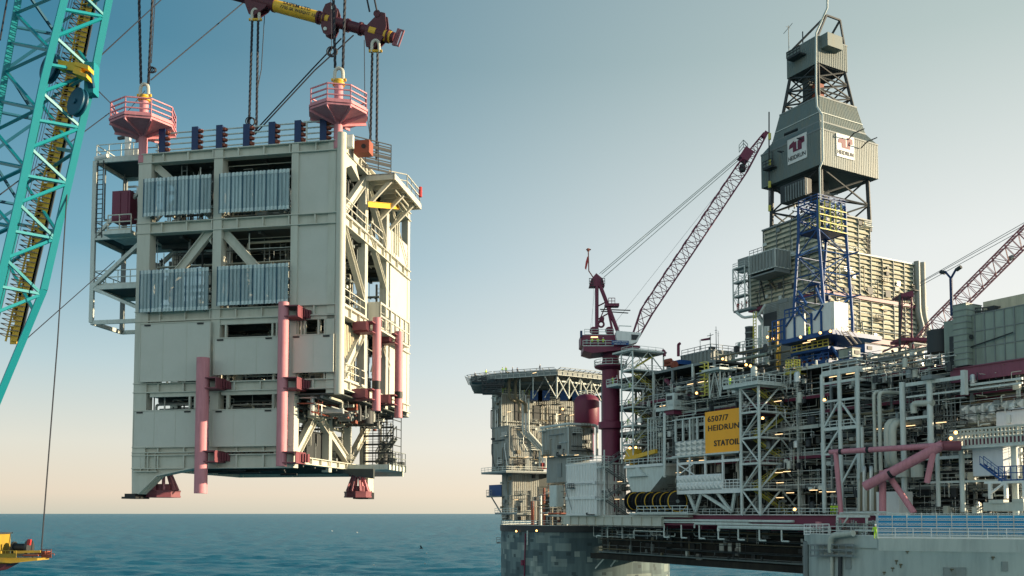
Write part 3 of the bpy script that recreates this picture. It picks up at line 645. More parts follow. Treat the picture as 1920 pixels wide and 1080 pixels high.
# stair and scaffold cage at the lower rear corner
m = MB(); bq = mbd(712, 1.2)
for a in (0, 1.2, 2.4):
    for db in (0, 2.2): m.beam(MF.p(a, bq + db, z6t - .3), MF.p(a, bq + db, zu), .06)
for k in range(6): z = z6t + (zu - z6t) * k / 6; m.box(MF, 0, 2.4, bq, bq + .05, z, z + .06); m.box(MF, 0, .05, bq, bq + 2.2, z, z + .06); m.rail([MF.p(0, bq, z), MF.p(2.4, bq, z)], .5, .02, 1.2)
P(mod, 'scaffold', m, M.dark)
m = MB(); m.stair(MF.p(1.8, bq + 1.2, z6t), MF.p(.2, bq + .8, z6t + 2.0), .8, MF.ey); P(mod, 'stairway', m, M.grey)
P(mod, 'platform_floor', MB().box(MF, .1, AL, mbd(690, AL) - 4.5, D - .3, z6b + .35, z6b + .75), M.lgrey)
m = MB()
for k in range(6): b = mbd(690, AL) - 4.5 + k * .9; m.box(MF, 0, .1, b, b + .1, z6b + .3, z6b + .85)
m.rail([MF.p(.15, D - 4, z6b + .75), MF.p(.15, D - .35, z6b + .75)], 1.1, .03, 1); P(mod, 'handrail', m, M.grey)
clutter(mod, MF, .3, 2, D - 4, D, z6b + .8, zu, 10, r1, [M.dark, M.grey], .03, .1)

# ------------------------------------------------------------------ shackles, slings, spreader beam, tag lines
def shackle(top, label, h=1.0, s=.0):
    t = thing('shackle', label, 'shackle', top, 'cream lifting shackles')
    m = MB(); pts = []
    for k in range(13): a = pi * k / 12; pts.append(top + V((cos(a) * .27, 0, h * .55 + sin(a) * .33)))
    pts = [top + V((.3, 0, -.05))] + pts + [top + V((-.3, 0, -.05))]
    m.path(pts, .12, 8); P(t, 'bow', m, M.cream, smooth=True); P(t, 'pin', MB().tube(top + V((-.5, 0, .05)), top + V((.5, 0, .05)), .11, 10), M.yel, smooth=True); return t
shackle(T1 + V((0, 0, .1)), 'cream shackle on the pink post of the left work basket')
shackle(T2 + V((0, 0, .1)), 'cream shackle on the pink post of the right work basket')
def sling(A, B, r, label, group='dark lifting slings'):
    m = MB(); n = 26; L = (B - A).length; d = (B - A).normalized(); x = d.orthogonal().normalized(); y = d.cross(x)
    for k in range(3):     # three laid strands
        pts = []; turns = L / 1.3; N_ = max(12, int(turns * 5))
        for i in range(N_ + 1): t = i / N_; q = 2 * pi * (turns * t + k / 3); pts.append(A.lerp(B, t) + (x * cos(q) + y * sin(q)) * r * .5)
        m.path(pts, r * .62, 5)
    return T('lifting_sling', m, M.rope, label, 'sling', group, smooth=True, loc=A)
def up(P0, px, Y): q = at(px, -60, Y); return P0 + (q - P0) * 2.6
for dx, pxx, l in ((-.25, 263, 'left leg of the sling pair above the left work basket'), (.28, 285, 'right leg of the sling pair above the left work basket')):
    sling(T1 + V((dx, 0, 1.0)), up(T1, pxx, 64.5), .10, l)
for dx, pxx, l in ((-.25, 627, 'left leg of the sling pair above the right work basket'), (.28, 644, 'right leg of the sling pair above the right work basket')):
    sling(T2 + V((dx, 0, 1.0)), up(T2, pxx, 62.2), .10, l)
sa1, sb1 = at(478, 25, 70.5), at(703, 84, 68.5)
for (tx, ty, Yt, bx_, by, Yb, l) in ((473, 40, 70.3, 467, 240, 68.5, 'left sling hanging from the left end of the spreader beam'), (484, 40, 70.3, 481, 245, 68.5, 'right sling hanging from the left end of the spreader beam'), (698, 100, 68.4, 694, 290, 67.6, 'left sling hanging from the right end of the spreader beam'), (708, 100, 68.4, 706, 300, 67.6, 'right sling hanging from the right end of the spreader beam')):
    sling(at(bx_, by, Yb), at(tx, ty, Yt), .095, l)
shackle(at(479, 38, 70.4), 'cream shackle under the left plate of the spreader beam'); shackle(at(704, 97, 68.4), 'cream shackle under the right plate of the spreader beam')
for x, y, Y, R_, l in ((469, 228, 68.3, .32, 'coiled rope grommet at the foot of the rear left slings'), (622, 97, 62.5, .33, 'coiled rope hanging beside the sling above the right basket'), (285, 131, 64.2, .2, 'small coiled rope on the sling above the left basket')):
    m = MB()
    for k in range(3): m.ring(at(x, y, Y) + V((.05 * k, .1 * k, .04 * k)), R_ - .03 * k, .045, V((.25 * k - .2, 1, .2)).normalized())
    T('rope_coil', m, M.rope, l, 'rope coil', 'rope coils', smooth=True)
spb = thing('spreader_beam', 'dark red tubular spreader beam with a yellow middle section slung above the module', 'spreader beam', at(600, 45, 69.5))
M.bur_ = M.bur; M.bur = M.maroon
A0, B0 = at(445, -8, 71), at(742, 72, 68.5); d = (B0 - A0); Ls = d.length
def sq(t): return A0 + d * t
P(spb, 'tube', MB().tube(sq(-.28), sq(.24), .42, 24), M.bur, smooth=True); P(spb, 'yellow_tube', MB().tube(sq(.235), sq(.52), .455, 24), M.yel, smooth=True)
P(spb, 'tube', MB().tube(sq(.52), sq(.995), .40, 24), M.bur, smooth=True)
for t in (.235, .52, .56, .70, .78, .95): P(spb, 'collar', MB().tube(sq(t), sq(t + .012), .50, 24), M.bur, smooth=True)
for t in (.575, .865, .955): P(spb, 'yellow_band', MB().tube(sq(t - .02), sq(t + .02), .43, 24), M.yel, smooth=True)
dn = d.normalized(); un = (Z - dn * dn.z).normalized(); nn = dn.cross(un)
def plate(t, poly, name='lug_plate'):
    for s_ in (-.3, .3):
        P(spb, name, MB().prism([sq(t) + dn * x + un * y + nn * (s_ - .06) for x, y in poly], nn * .12), M.bur)
plate(.14, [(-1.1, .2), (1.1, .2), (.9, -.5), (.25, -1.25), (-.25, -1.25), (-.9, -.5)])
plate(.885, [(-.8, .3), (-.5, .9), (-.1, 1.5), (.25, 1.5), (.7, .6), (.8, -.3), (.3, -1.3), (-.3, -1.3), (-.8, -.4)])
plate(.60, [(-.75, .5), (-.7, 1.0), (-.35, 1.25), (.1, 1.15), (.45, .7), (.75, -.5), (.7, -1.0), (.35, -1.25), (-.1, -1.15), (-.45, -.7)])
for y in (.85, -.85): P(spb, 'eye_hole', MB().tube(sq(.60) + un * y - nn * .45, sq(.60) + un * y + nn * .45, .14, 12), M.lgrey)
P(spb, 'end_frame', MB().beam(sq(1) + un * .75, sq(1) - un * .55, .2).beam(sq(1.012) + un * .75, sq(1.012) - un * .55, .12).beam(sq(1) + un * .7 , sq(1.03) + un * .7, .1).beam(sq(1) - un * .5, sq(1.03) - un * .5, .1).beam(sq(1.03) + un * .75, sq(1.03) - un * .55, .12), M.dullred)
P(spb, 'top_lug', MB().tube(sq(.86) + un * 1.3 - nn * .4, sq(.86) + un * 1.3 + nn * .4, .28, 12), M.bur, smooth=True)
M.bur = M.bur_
text_mesh('lettering', 'SAIPEM LTD', sq(.30) + un * .12 - V((0, .46, 0)), dn, un, .22, M.letter, spb, wide=2.4)
text_mesh('lettering', '7705 SR WEIGHT 15 T', sq(.29) - un * .22 - V((0, .46, 0)), dn, un, .22, M.letter, spb, wide=3.4)
for (x0, x1) in ((676, 688), (690, 698)):
    T('lifting_sling', MB().tube(at(x0 + 17, 22, 68.4) + (at(x0, -60, 68) - at(x0 + 17, 22, 68.4)) * 5, at(x0 + 17, 22, 68.4), .07, 6), M.rope, 'short sling rising from the top lug of the spreader beam, %s of two' % ('left' if x0 < 680 else 'right'), 'sling', 'dark lifting slings', smooth=True)
def line(pts, r, label, cat='rope', name='tag_line', sag=0, group='tag lines and wires'):
    W_ = []
    for (x, y, Y), (x2, y2, Y2) in zip(pts, pts[1:]):
        A, B = at(x, y, Y), at(x2, y2, Y2)
        for i in range(8):
            t = i / 8; q = A.lerp(B, t); q.z -= sag * 4 * t * (1 - t); W_.append(q)
    W_.append(at(*pts[-1])); return T(name, MB().path(W_, r, 6), M.rope, label, cat, group, smooth=True)
line(((205, 212, 63), (0, 365, 46)), .032, 'dark tag line running from left basket rail down past the teal boom')
line(((283, 150, 64), (455, 6, 70)), .04, 'dark rope from the left basket shackle up to the spreader beam')
line(((173, 119, 44), (305, -3, 58)), .032, 'dark rope from the boom hook block up out of the picture')
line(((172, 158, 44), (208, 194, 63)), .03, 'thin rope between boom hook block and left basket rail')
line(((215, 489, 66), (30, 653, 48)), .028, 'dark rope from the side platform down to the boom foot')
line(((474, 250, 68), (585, 130, 68), (640, 72, 66)), .05, 'upper of two diagonal ropes behind the right work basket')
line(((478, 252, 68), (590, 132, 68), (663, 66, 68)), .05, 'lower of two diagonal ropes behind the right work basket')
line(((480, 180, 70), (490, 130, 70), (496, 30, 70.5)), .035, 'slack thin rope beside the rear left slings')
line(((683, 75, 68), (684, 180, 67), (693, 250, 67)), .03, 'thin line hanging beside rear right slings')
line(((620, -20, 62), (622, 95, 62)), .025, 'thin line down to coil by right basket sling'); line(((292, -20, 64), (284, 118, 64)), .03, 'thin line beside the sling over left basket')
line(((127, 340, 44), (108, 640, 43), (90, 870, 41), (77, 1040, 40)), .03, 'long steel wire hanging from the boom down to yellow platform')
line(((15, -10, 44), (0, 75, 43)), .04, 'steel wire at the top left corner left of the boom')
line(((272, 170, 64), (222, 230, 63.5)), .025, 'short cord hanging inside the left basket')

# ------------------------------------------------------------------ teal crane boom
bm = thing('crane_boom', 'teal lattice boom of a giant crane vessel rising along the left edge', 'crane boom', at(0, 740, 42))
def ch(pts, w_, name='chord', mat=None): 
    for (x, y, Y), (x2, y2, Y2) in zip(pts, pts[1:]): P(bm, name, MB().beam(at(x, y, Y), at(x2, y2, Y2), w_ * 1.45, w_ * 1.45, V((.62, -.78, 0))), mat or M.teal)
def lerp_chain(pts, y):
    for (x, yy, Y), (x2, y2, Y2) in zip(pts, pts[1:]):
        if yy <= y <= y2: t = (y - yy) / (y2 - yy); return at(x + (x2 - x) * t, y, Y + (Y2 - Y) * t)
    return at(*pts[-1])
cA = [(90, -320, 46), (-6, 230, 46), (-80, 520, 46)]
cB = [(200, -320, 42), (80, 160, 42), (43, 340, 42), (20, 440, 42), (-22, 620, 42)]
cC = [(268, -320, 44), (180, 120, 44), (82, 543, 44), (-25, 800, 44)]
cD = [(188, -320, 49), (85, 160, 49), (28, 440, 49), (-30, 700, 49)]
ch(cA, .20); ch(cB, .21); ch(cC, .21); ch(cD, .17, mat=M.teal)
def lace(c0, c1, ys, r, mat=None, alt=0):
    for i, (y0, y1) in enumerate(zip(ys, ys[1:])):
        a, b, a2, b2 = lerp_chain(c0, y0), lerp_chain(c1, y0 + 15), lerp_chain(c0, y1), lerp_chain(c1, y1 + 15)
        P(bm, 'brace', MB().beam(a, b2, r * 1.5, r * 1.5, V((.5, -.8, .1))) if (i + alt) % 2 else MB().beam(b, a2, r * 1.5, r * 1.5, V((.5, -.8, .1))), mat or M.teal)
        if (i + alt) % 2 == 0: P(bm, 'brace', MB().beam(a, b, r * 1.5, r * 1.5, V((.5, -.8, .1))), mat or M.teal)
lace(cB, cC, list(range(-295, 620, 52)), .085); lace(cA, cB, list(range(-305, 500, 55)), .09, alt=1)
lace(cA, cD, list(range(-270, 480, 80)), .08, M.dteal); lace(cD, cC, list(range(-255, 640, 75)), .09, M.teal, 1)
# yellow caged walkway inside the boom
wk = [(226, -310, 46), (146, 90, 46), (108, 260, 46), (70, 430, 46), (20, 640, 46)]
m = MB(); m2 = MB(); m3 = MB()
for (x, y, Y), (x2, y2, Y2) in zip(wk, wk[1:]):
    A, B = at(x, y, Y), at(x2, y2, Y2); o = V((.22, 0, 0)); m.beam(A + o, B + o, .08, .42); m2.beam(A + V((.42, 0, 0)), B + V((.42, 0, 0)), .08, .16); m3.beam(A - V((.25, 0, 0)), B - V((.25, 0, 0)), .07)
    n = max(8, int(abs(y2 - y) / 9))
    for i in range(n):
        t = i / n; q = A.lerp(B, t); m.beam(q - V((.3, 0, 0)), q + V((.35, 0, 0)), .06, .06); q2 = q + V((-.45, -.4, .1)); m2.beam(q + V((.4, 0, 0)), q2, .04); m2.beam(q2, q - V((.3, 0, 0)), .04)
        if RN.random() < .8: m3.hex(q + V((RN.uniform(-.05, .1), .1, .0)), V((RN.uniform(.16, .30), 0, 0)), V((0, .03, 0)), Z * RN.uniform(.1, .38))
P(bm, 'walkway_stringer', m, M.yel); P(bm, 'walkway_cage', m2, M.dark); P(bm, 'walkway_panel', m3, M.yel)
for k in range(4): P(bm, 'hoist_wire', MB().tube(at(150 - k * 5, -40, 44.5), at(-2 - k * 5, 600, 44.5), .012, 4), M.dark)
for (x, y, R_) in ((95, 128, .72), (146, 192, .68)):
    c = at(x, y, 43.4); ax = V((-.55, -.82, .1)).normalized()
    o = P(bm, 'sheave', MB().lathe(c - ax * .14, [(0, 0), (R_, 0), (R_, .06), (R_ - .1, .14), (R_, .22), (R_, .28), (0, .28)], 32, ax), M.dteal, smooth=True)
    P(o, 'sheave_hub', MB().tube(c - ax * .22, c + ax * .22, .13, 16), M.dteal, smooth=True)
hb = P(bm, 'hook_block', MB().hex(at(135, 128, 43), V((.55, 0, -.1)), V((0, .25, 0)), Z * .2).hex(at(158, 128, 43), V((.32, 0, -.1)), V((0, .3, 0)), Z * .1).hex(at(155, 143, 43), V((.33, 0, -.12)), V((0, .3, 0)), Z * .09), M.yel)
P(hb, 'block_arm', MB().beam(at(105, 122, 43), at(150, 138, 43), .3, .25).beam(at(165, 125, 43), at(172, 165, 43.5), .25), M.dteal)
P(bm, 'bracket', MB().hex(at(172, 150, 43.7), V((.22, 0, 0)), V((0, .3, 0)), Z * .75), M.teal)
text_mesh('lettering', 'Saipem', at(113, 104, 41.7), (at(117, 60, 41.7) - at(113, 104, 41.7)).normalized(), V((-1, 0, 0)), .18, M.letter, bm)

# ------------------------------------------------------------------ yellow service platform at the lower left
yp = thing('crane_deck', 'yellow machinery platform of the crane vessel in the lower left corner', 'machinery platform', at(20, 1060, 40))
def yb(name, mat, x0, y0, x1, y1, Y, dpt, par=None):
    A, B = at(x0, y1, Y), at(x1, y0, Y); return P(par or yp, name, MB().hex((A + B) / 2 + V((0, dpt / 2, 0)), V(((B.x - A.x) / 2, 0, 0)), V((0, dpt / 2, 0)), Z * ((B.z - A.z) / 2)), mat)
P(yp, 'deck', MB().prism([at(-60, 1056, 39), at(20, 1056, 39), at(70, 1051, 39.3), at(70, 1047, 39.3), at(-60, 1046, 39)], V((0, 1.0, 0))), M.ochre)
P(yp, 'hull', MB().prism([at(-60, 1057, 39.1), at(16, 1057, 39.1), at(-8, 1070, 39.1), at(-60, 1082, 39.1)], V((0, .9, 0))), M.maroon)
hs = yb('cabin', M.ochre, -60, 1001, -4, 1046, 39.3, 1); yb('window', M.black, -34, 1006, -14, 1023, 39.28, .05, hs); yb('roof_edge', M.dark, -60, 999, -2, 1001.5, 39.25, 1.1, hs)
dr = P(yp, 'winch_drum', MB().tube(at(28, 1027, 40), at(52, 1027, 40), .18, 20), M.black, smooth=True)
P(dr, 'flange', MB().tube(at(25, 1027, 40), at(28, 1027, 40), .27, 20).tube(at(52, 1027, 40), at(57, 1027, 40), .34, 20), M.dark, smooth=True)
P(yp, 'winch_lever', MB().beam(at(54, 1022, 39.6), at(56, 1011, 39.6), .12), M.ired)
P(yp, 'beam', MB().beam(at(26, 1035, 39.5), at(76, 1034, 39.7), .1), M.ochre)
P(yp, 'beam', MB().beam(at(30, 1041, 39.5), at(70, 1041, 39.7), .12), M.dark)
P(yp, 'handrail', MB().rail([at(78, 1046, 40), at(96, 1046, 40), at(96, 1046, 42)], .36, .012, .2, (1, .66, .33)), M.oxide)
P(yp, 'handrail', MB().rail([at(0, 1046, 39), at(30, 1046, 39)], .3, .012, .2), M.ochre)
clf = Fr(at(0, 1046, 39.5), V((1, 0, 0)), V((0, 1, 0)))
clutter(yp, clf, -.5, 1.6, 0, 1.5, at(0, 1046, 39.5).z, at(0, 1036, 39.5).z, 8, r1, [M.dark, M.ochre, M.oxide], .01, .04)
# ================================================================== the fixed platform
P0 = at(1388, 800, 165.0)
PF = Fr(P0, V((.495, -.869, 0)), V((.869, .495, 0)))        # a along the long face towards the near right, b away into the platform
def pa(x, b=0, y=800): return PF.co(PF.B(x, y, b))[0]
def pz(x, y, b=0): return PF.B(x, y, b).z
def cb(xc, yt, yb, xl, xr, s):
    a1, _, z1 = PF.co(PF.B(xc, yt, s)); z0 = PF.B(xc, yb, s).z
    a0 = PF.co(PF.B(xl, yt, s))[0]; b1 = PF.co(PF.A(xr, yt, a1))[1]
    return a0, a1, s, b1, z0, z1
def box(par, name, mat, c, label=None, grow=0): a0, a1, b0, b1, z0, z1 = c; return P(par, name, MB().box(PF, a0 - grow, a1 + grow, b0 - grow, b1 + grow, z0, z1), mat, label=label)
def clad(par, c, mat, pitch=.8, dep=.12, name='cladding', flat=.3):
    """profiled cladding on the two visible faces and a core"""
    a0, a1, b0, b1, z0, z1 = c
    P(par, name, MB().corr(PF.p(a0, b0, z0), PF.ex, a1 - a0, z0, z1, -PF.ey, pitch, dep, flat), mat)
    P(par, name, MB().corr(PF.p(a1, b0, z0), PF.ey, b1 - b0, z0, z1, PF.ex, pitch, dep, flat), mat)
    return P(par, 'wall_core', MB().box(PF, a0 + .02, a1 - .02, b0 + .02, b1 - .02, z0, z1), mat)
def trim(par, c, mat, w=.25, name='edge_trim'):
    a0, a1, b0, b1, z0, z1 = c; m = MB(); e = .2
    for z in (z0, z1): m.box(PF, a0 - e, a1 + e, b0 - e, b0 - e + .06, z - w / 2, z + w / 2); m.box(PF, a1 + e - .06, a1 + e, b0 - e, b1 + e, z - w / 2, z + w / 2)
    m.box(PF, a1 + .02, a1 + e, b0 - e, b0 - .02, z0, z1); m.box(PF, a0 - .1, a0 + .1, b0 - e, b0 - .02, z0, z1); m.box(PF, a1 + .02, a1 + e, b1 - .1, b1 + .1, z0, z1)
    P(par, name, m, mat)
def slats(par, c, mat, pitch=.95, post=3.2, mat2=None):
    """weather wall of horizontal slats between posts on the two visible faces"""
    a0, a1, b0, b1, z0, z1 = c; n = max(2, int((z1 - z0) / pitch)); h = (z1 - z0) / n
    for face in (0, 1):
        m = MB()
        for i in range(n):
            z = z0 + h * (i + .5); dz = h * .30
            if face == 0:
                A, B = PF.p(a0, b0, z), PF.p(a1, b0, z); o = -PF.ey
            else:
                A, B = PF.p(a1, b0, z), PF.p(a1, b1, z); o = PF.ex
            m.add([A - Z * dz + o * .34, B - Z * dz + o * .34, B + Z * dz + o * .05, A + Z * dz + o * .05, A - Z * dz + o * .30, B - Z * dz + o * .30, B + Z * dz, A + Z * dz], [(0, 1, 2, 3), (7, 6, 5, 4), (0, 4, 5, 1), (3, 2, 6, 7), (0, 3, 7, 4), (1, 5, 6, 2)])
        P(par, 'wall_slats', m, mat)
        L = (a1 - a0) if face == 0 else (b1 - b0); k = max(1, int(L / post)); m = MB()
        for i in range(k + 1):
            q = L * i / k
            if face == 0: m.box(PF, a0 + q - .07, a0 + q + .07, b0 - .40, b0 - .02, z0, z1)
            else: m.box(PF, a1 + .02, a1 + .40, b0 + q - .07, b0 + q + .07, z0, z1)
        P(par, 'wall_posts', m, mat2 or M.grey)
    P(par, 'wall_core', MB().box(PF, a0 + .05, a1 - .05, b0 + .05, b1 - .05, z0, z1), M.gclad)
def deckp(par, a0, a1, b0, b1, z, rail=True, th=.35, mat=None, name='deck', rl='fr'):
    P(par, name, MB().box(PF, a0, a1, b0, b1, z - th, z), mat or M.grey)
    if rail:
        pts = {'fr': [PF.p(a0, b0, z), PF.p(a1, b0, z), PF.p(a1, b1, z)], 'f': [PF.p(a0, b0, z), PF.p(a1, b0, z)], 'all': [PF.p(a0, b1, z), PF.p(a0, b0, z), PF.p(a1, b0, z), PF.p(a1, b1, z)]}[rl]
        P(par, 'handrail', MB().rail(pts, 1.15, .045, 1.9), M.lgrey)
def tower(par, c, levels, mat, r=.13, rb=.07, stairs=True, deck=True, cross=False, dm=None):
    a0, a1, b0, b1, z0, z1 = c; C4 = [(a0, b0), (a1, b0), (a1, b1), (a0, b1)]
    for a, b in C4: P(par, 'post', MB().tube(PF.p(a, b, z0), PF.p(a, b, z1), r, 8), mat, smooth=True)
    zs = [z0 + (z1 - z0) * i / levels for i in range(levels + 1)]
    for i, z in enumerate(zs):
        if deck and i: P(par, 'landing', MB().box(PF, a0, a1, b0, b1, z - .22, z), dm or M.grey); P(par, 'handrail', MB().rail([PF.p(a0, b1, z), PF.p(a0, b0, z), PF.p(a1, b0, z), PF.p(a1, b1, z)], 1.1, .035, 1.8), mat)
        if i < levels:
            zn = zs[i + 1]; m = MB()
            for k in range(4):
                (p, q), (p2, q2) = C4[k], C4[(k + 1) % 4]
                L = math.hypot(p2 - p, q2 - q)
                if L > (z1 - z0) / levels * 1.25 or cross:
                    mid = PF.p((p + p2) / 2, (q + q2) / 2, zn)
                    m.tube(PF.p(p, q, z), mid, rb, 5); m.tube(PF.p(p2, q2, z), mid, rb, 5)
                elif (i + k) % 2: m.tube(PF.p(p, q, z), PF.p(p2, q2, zn), rb, 5)
                else: m.tube(PF.p(p2, q2, z), PF.p(p, q, zn), rb, 5)
                m.tube(PF.p(p, q, zn - .1), PF.p(p2, q2, zn - .1), rb, 5)
            P(par, 'bracing', m, mat, smooth=True)
            if stairs:
                s0, s1 = (b0 + .7, b1 - .7) if i % 2 else (b1 - .7, b0 + .7)
                P(par, 'stair_flight', MB().stair(PF.p((a0 + a1) / 2 - .4, s0, z), PF.p((a0 + a1) / 2 - .4, s1, zn), .8, PF.ex), M.lime)
r2 = random.Random(21)
def facade(par, c, n, rng, mats, left=True, right=True):
    a0, a1, b0, b1, z0, z1 = c
    for i in range(n):
        if right and (not left or rng.random() < .6):
            b = rng.uniform(b0, b1); f = lambda u, d, z: PF.p(a1 + .25 + d, min(b1, max(b0, b + u)), z); L_ = b1 - b0
        else:
            a = rng.uniform(a0, a1); f = lambda u, d, z: PF.p(min(a1, max(a0, a + u)), b0 - .25 - d, z); L_ = a1 - a0
        z = rng.uniform(z0, z1); k = rng.random(); m = MB(); r = rng.uniform(.05, .16)
        if k < .35: m.bend([f(0, 0, z), f(0, .3, z), f(0, .3, max(z0, z - rng.uniform(1, 6))), f(rng.uniform(.5, 3), .3, max(z0, z - 6))], r); nm = 'pipe'
        elif k < .55: m.tube(f(-L_ * rng.uniform(.1, .5), .2, z), f(L_ * rng.uniform(.1, .5), .2, z), r * .8); nm = 'pipe'
        elif k < .8: w_, h_ = rng.uniform(.25, .7), rng.uniform(.3, 1.0); A = f(-w_, .1, z); B = f(w_, .1, z); m.beam(A, B, .35, h_); nm = 'junction_box'
        elif k < .9: A = f(0, .25, z0); B = f(0, .25, z); m.tube(A, B, r); nm = 'pipe'
        else: A = f(-1.2, .5, z); B = f(1.2, .5, z); m.beam(A, B, .9, .12); m.rail([A, B], 1.0, .05, .8); nm = 'small_platform'
        P(par, nm, m, rng.choice(mats), smooth=nm == 'pipe')
FM = [M.grey, M.dark, M.silver, M.pipeb, M.lgrey, M.dark]
MPF = [M.lgrey, M.silver, M.grey, M.dark, M.pipew, M.dark, M.lgrey, M.dark]
MP = [M.silver, M.grey, M.lgrey, M.pipew, M.dark, M.dark, M.grey, M.pipeb, M.grey, M.gclad]

# ---- concrete columns and the dark hull between them
def concrete():
    m, t, b = nodes('patched_concrete'); N = t.nodes.new; L = t.links.new
    tc = N('ShaderNodeTexCoord'); sp_ = N('ShaderNodeSeparateXYZ'); L(tc.outputs['Object'], sp_.inputs[0])
    at2 = N('ShaderNodeMath'); at2.operation = 'ARCTAN2'; L(sp_.outputs[1], at2.inputs[0]); L(sp_.outputs[0], at2.inputs[1])
    mu = N('ShaderNodeMath'); mu.operation = 'MULTIPLY'; mu.inputs[1].default_value = 19; L(at2.outputs[0], mu.inputs[0])
    cx = N('ShaderNodeCombineXYZ'); L(mu.outputs[0], cx.inputs[0]); L(sp_.outputs[2], cx.inputs[1])
    col = None; base = N('ShaderNodeRGB'); base.outputs[0].default_value = (.165, .235, .25, 1); col = base.outputs[0]
    def patch(w_, h_, thr, c2, seed, f=.8, row=.37):
        nonlocal col
        def mth(op, a, b=None):
            q = N('ShaderNodeMath'); q.operation = op
            for k_, v_ in ((0, a), (1, b)):
                if v_ is None: continue
                if isinstance(v_, (int, float)): q.inputs[k_].default_value = v_
                else: L(v_, q.inputs[k_])
            return q.outputs[0]
        s3 = N('ShaderNodeSeparateXYZ'); L(cx.outputs[0], s3.inputs[0])
        v = mth('FLOOR', mth('ADD', mth('DIVIDE', s3.outputs[1], h_), seed)); u = mth('FLOOR', mth('ADD', mth('DIVIDE', s3.outputs[0], w_), mth('MULTIPLY', v, row)))
        c3_ = N('ShaderNodeCombineXYZ'); L(u, c3_.inputs[0]); L(v, c3_.inputs[1]); c3_.inputs[2].default_value = seed
        wn = N('ShaderNodeTexWhiteNoise'); L(c3_.outputs[0], wn.inputs[0]); g = mth('MULTIPLY', mth('GREATER_THAN', wn.outputs[0], thr), f)
        x = N('ShaderNodeMix'); x.data_type = 'RGBA'; x.inputs[7].default_value = (*c2, 1); L(g, x.inputs[0]); L(col, x.inputs[6]); col = x.outputs[2]
    patch(4.1, 5.3, .45, (.10, .15, .165), 3.1, .65); patch(2.3, 3.1, .6, (.07, .11, .13), 9.7, .7, .5); patch(3.4, 1.9, .8, (.30, .37, .36), 5.5, .6)
    patch(1.1, 1.3, .93, (.36, .42, .40), 1.3, .8); patch(.9, .8, .95, (.05, .075, .085), 7.3, .8)
    n = N('ShaderNodeTexNoise'); n.inputs['Scale'].default_value = 1; n.inputs['Detail'].default_value = 9; mpn = N('ShaderNodeMapping'); mpn.inputs['Scale'].default_value = (.9, .9, .12); L(tc.outputs['Object'], mpn.inputs[0]); L(mpn.outputs[0], n.inputs['Vector'])
    rp = N('ShaderNodeValToRGB'); rp.color_ramp.elements[0].color = (.40, .40, .38, 1); rp.color_ramp.elements[1].color = (1.15, 1.12, 1.05, 1); L(n.outputs[0], rp.inputs[0])
    x = N('ShaderNodeMix'); x.data_type = 'RGBA'; x.blend_type = 'MULTIPLY'; x.inputs[0].default_value = 1; L(col, x.inputs[6]); L(rp.outputs[0], x.inputs[7]); L(x.outputs[2], b.inputs['Base Color'])
    b.inputs['Roughness'].default_value = .85; return m
M.conc = concrete()
M.conc2 = paint('pale_concrete', (.42, .46, .42), .85, rust=.35, wear=.6, wearcol=(.22, .25, .24), streak=True, scale=.25, bump=.3, spec=.2)
M.dconc = paint('shade_dark_concrete', (.03, .03, .028), .9, wear=.5, wearcol=(.075, .068, .055), scale=.25, spec=.1)  # the beam's shade is put into this near-black base colour
def column(cx, Y, r, ytop, mat, label, edge=937):
    C = at(cx, 962, Y); zt_ = at(cx, ytop, Y - r).z
    t = thing('concrete_column', label, 'platform column', (C.x, C.y, 0), 'concrete platform columns')
    P(t, 'shaft', MB().lathe(V((C.x, C.y, 0)), [(r, -2), (r, zt_ - 1.6)], 72), mat, smooth=True)
    P(t, 'top_band', MB().lathe(V((C.x, C.y, 0)), [(r, zt_ - 1.6), (r + .25, zt_ - 1.6), (r + .25, zt_), (0, zt_)], 72), M.conc2 if mat is M.conc2 else M.dark)
    m = MB(); n = 56; pts = [V((C.x + (r) * cos(2 * pi * k / n), C.y + (r) * sin(2 * pi * k / n), zt_)) for k in range(n)]
    m.rail([p for p in pts], 1.25, .05, 3, close=True); P(t, 'handrail', m, M.lgrey); return t, C, zt_
col1, CL, zL = column(1096, 252, 22.5, 986, M.conc, 'patched blue-grey concrete column under the left end of the platform')
col2, CR, zR = column(1800, 140, 22.0, 1009, M.conc2, 'large pale concrete column in the lower right corner')
def cylpt(C, r, px, py):
    rr = ray(px, py); o = CAM - V((C.x, C.y, CAM.z)); A = rr.x ** 2 + rr.y ** 2; B = 2 * (o.x * rr.x + o.y * rr.y); c_ = o.x ** 2 + o.y ** 2 - r * r
    t = (-B - math.sqrt(max(0, B * B - 4 * A * c_))) / (2 * A); return CAM + rr * t
m = MB(); m.tube(cylpt(CL, 22.7, 985, 1000), cylpt(CL, 22.7, 983, 1085), .18, 6); m.tube(cylpt(CL, 22.8, 980, 1050), cylpt(CL, 22.8, 980, 1060), .5, 8); P(col1, 'riser_pipe', m, M.bur)
P(col1, 'riser_pipe', MB().tube(cylpt(CL, 22.7, 989, 995), cylpt(CL, 22.7, 989, 1022), .2, 6), M.lgrey)
for x0, x1, y in ((1117, 1162, 1038),):
    a, b = cylpt(CL, 23.6, x0, y), cylpt(CL, 23.6, x1, y); P(col1, 'bracket_platform', MB().beam(a, b, 1.2, .3).beam(cylpt(CL, 23, 1116, 1066), cylpt(CL, 23.8, 1137, 1042), .3).beam(cylpt(CL, 23, 1145, 1062), cylpt(CL, 23.8, 1160, 1042), .3), M.lgrey)
P(col1, 'bracket_platform', MB().rail([at(931, 1017, 250), at(938, 1017, 250)], 1.3, .06, .8).beam(at(931, 1018, 250), at(939, 1018, 250), .3), M.grey)
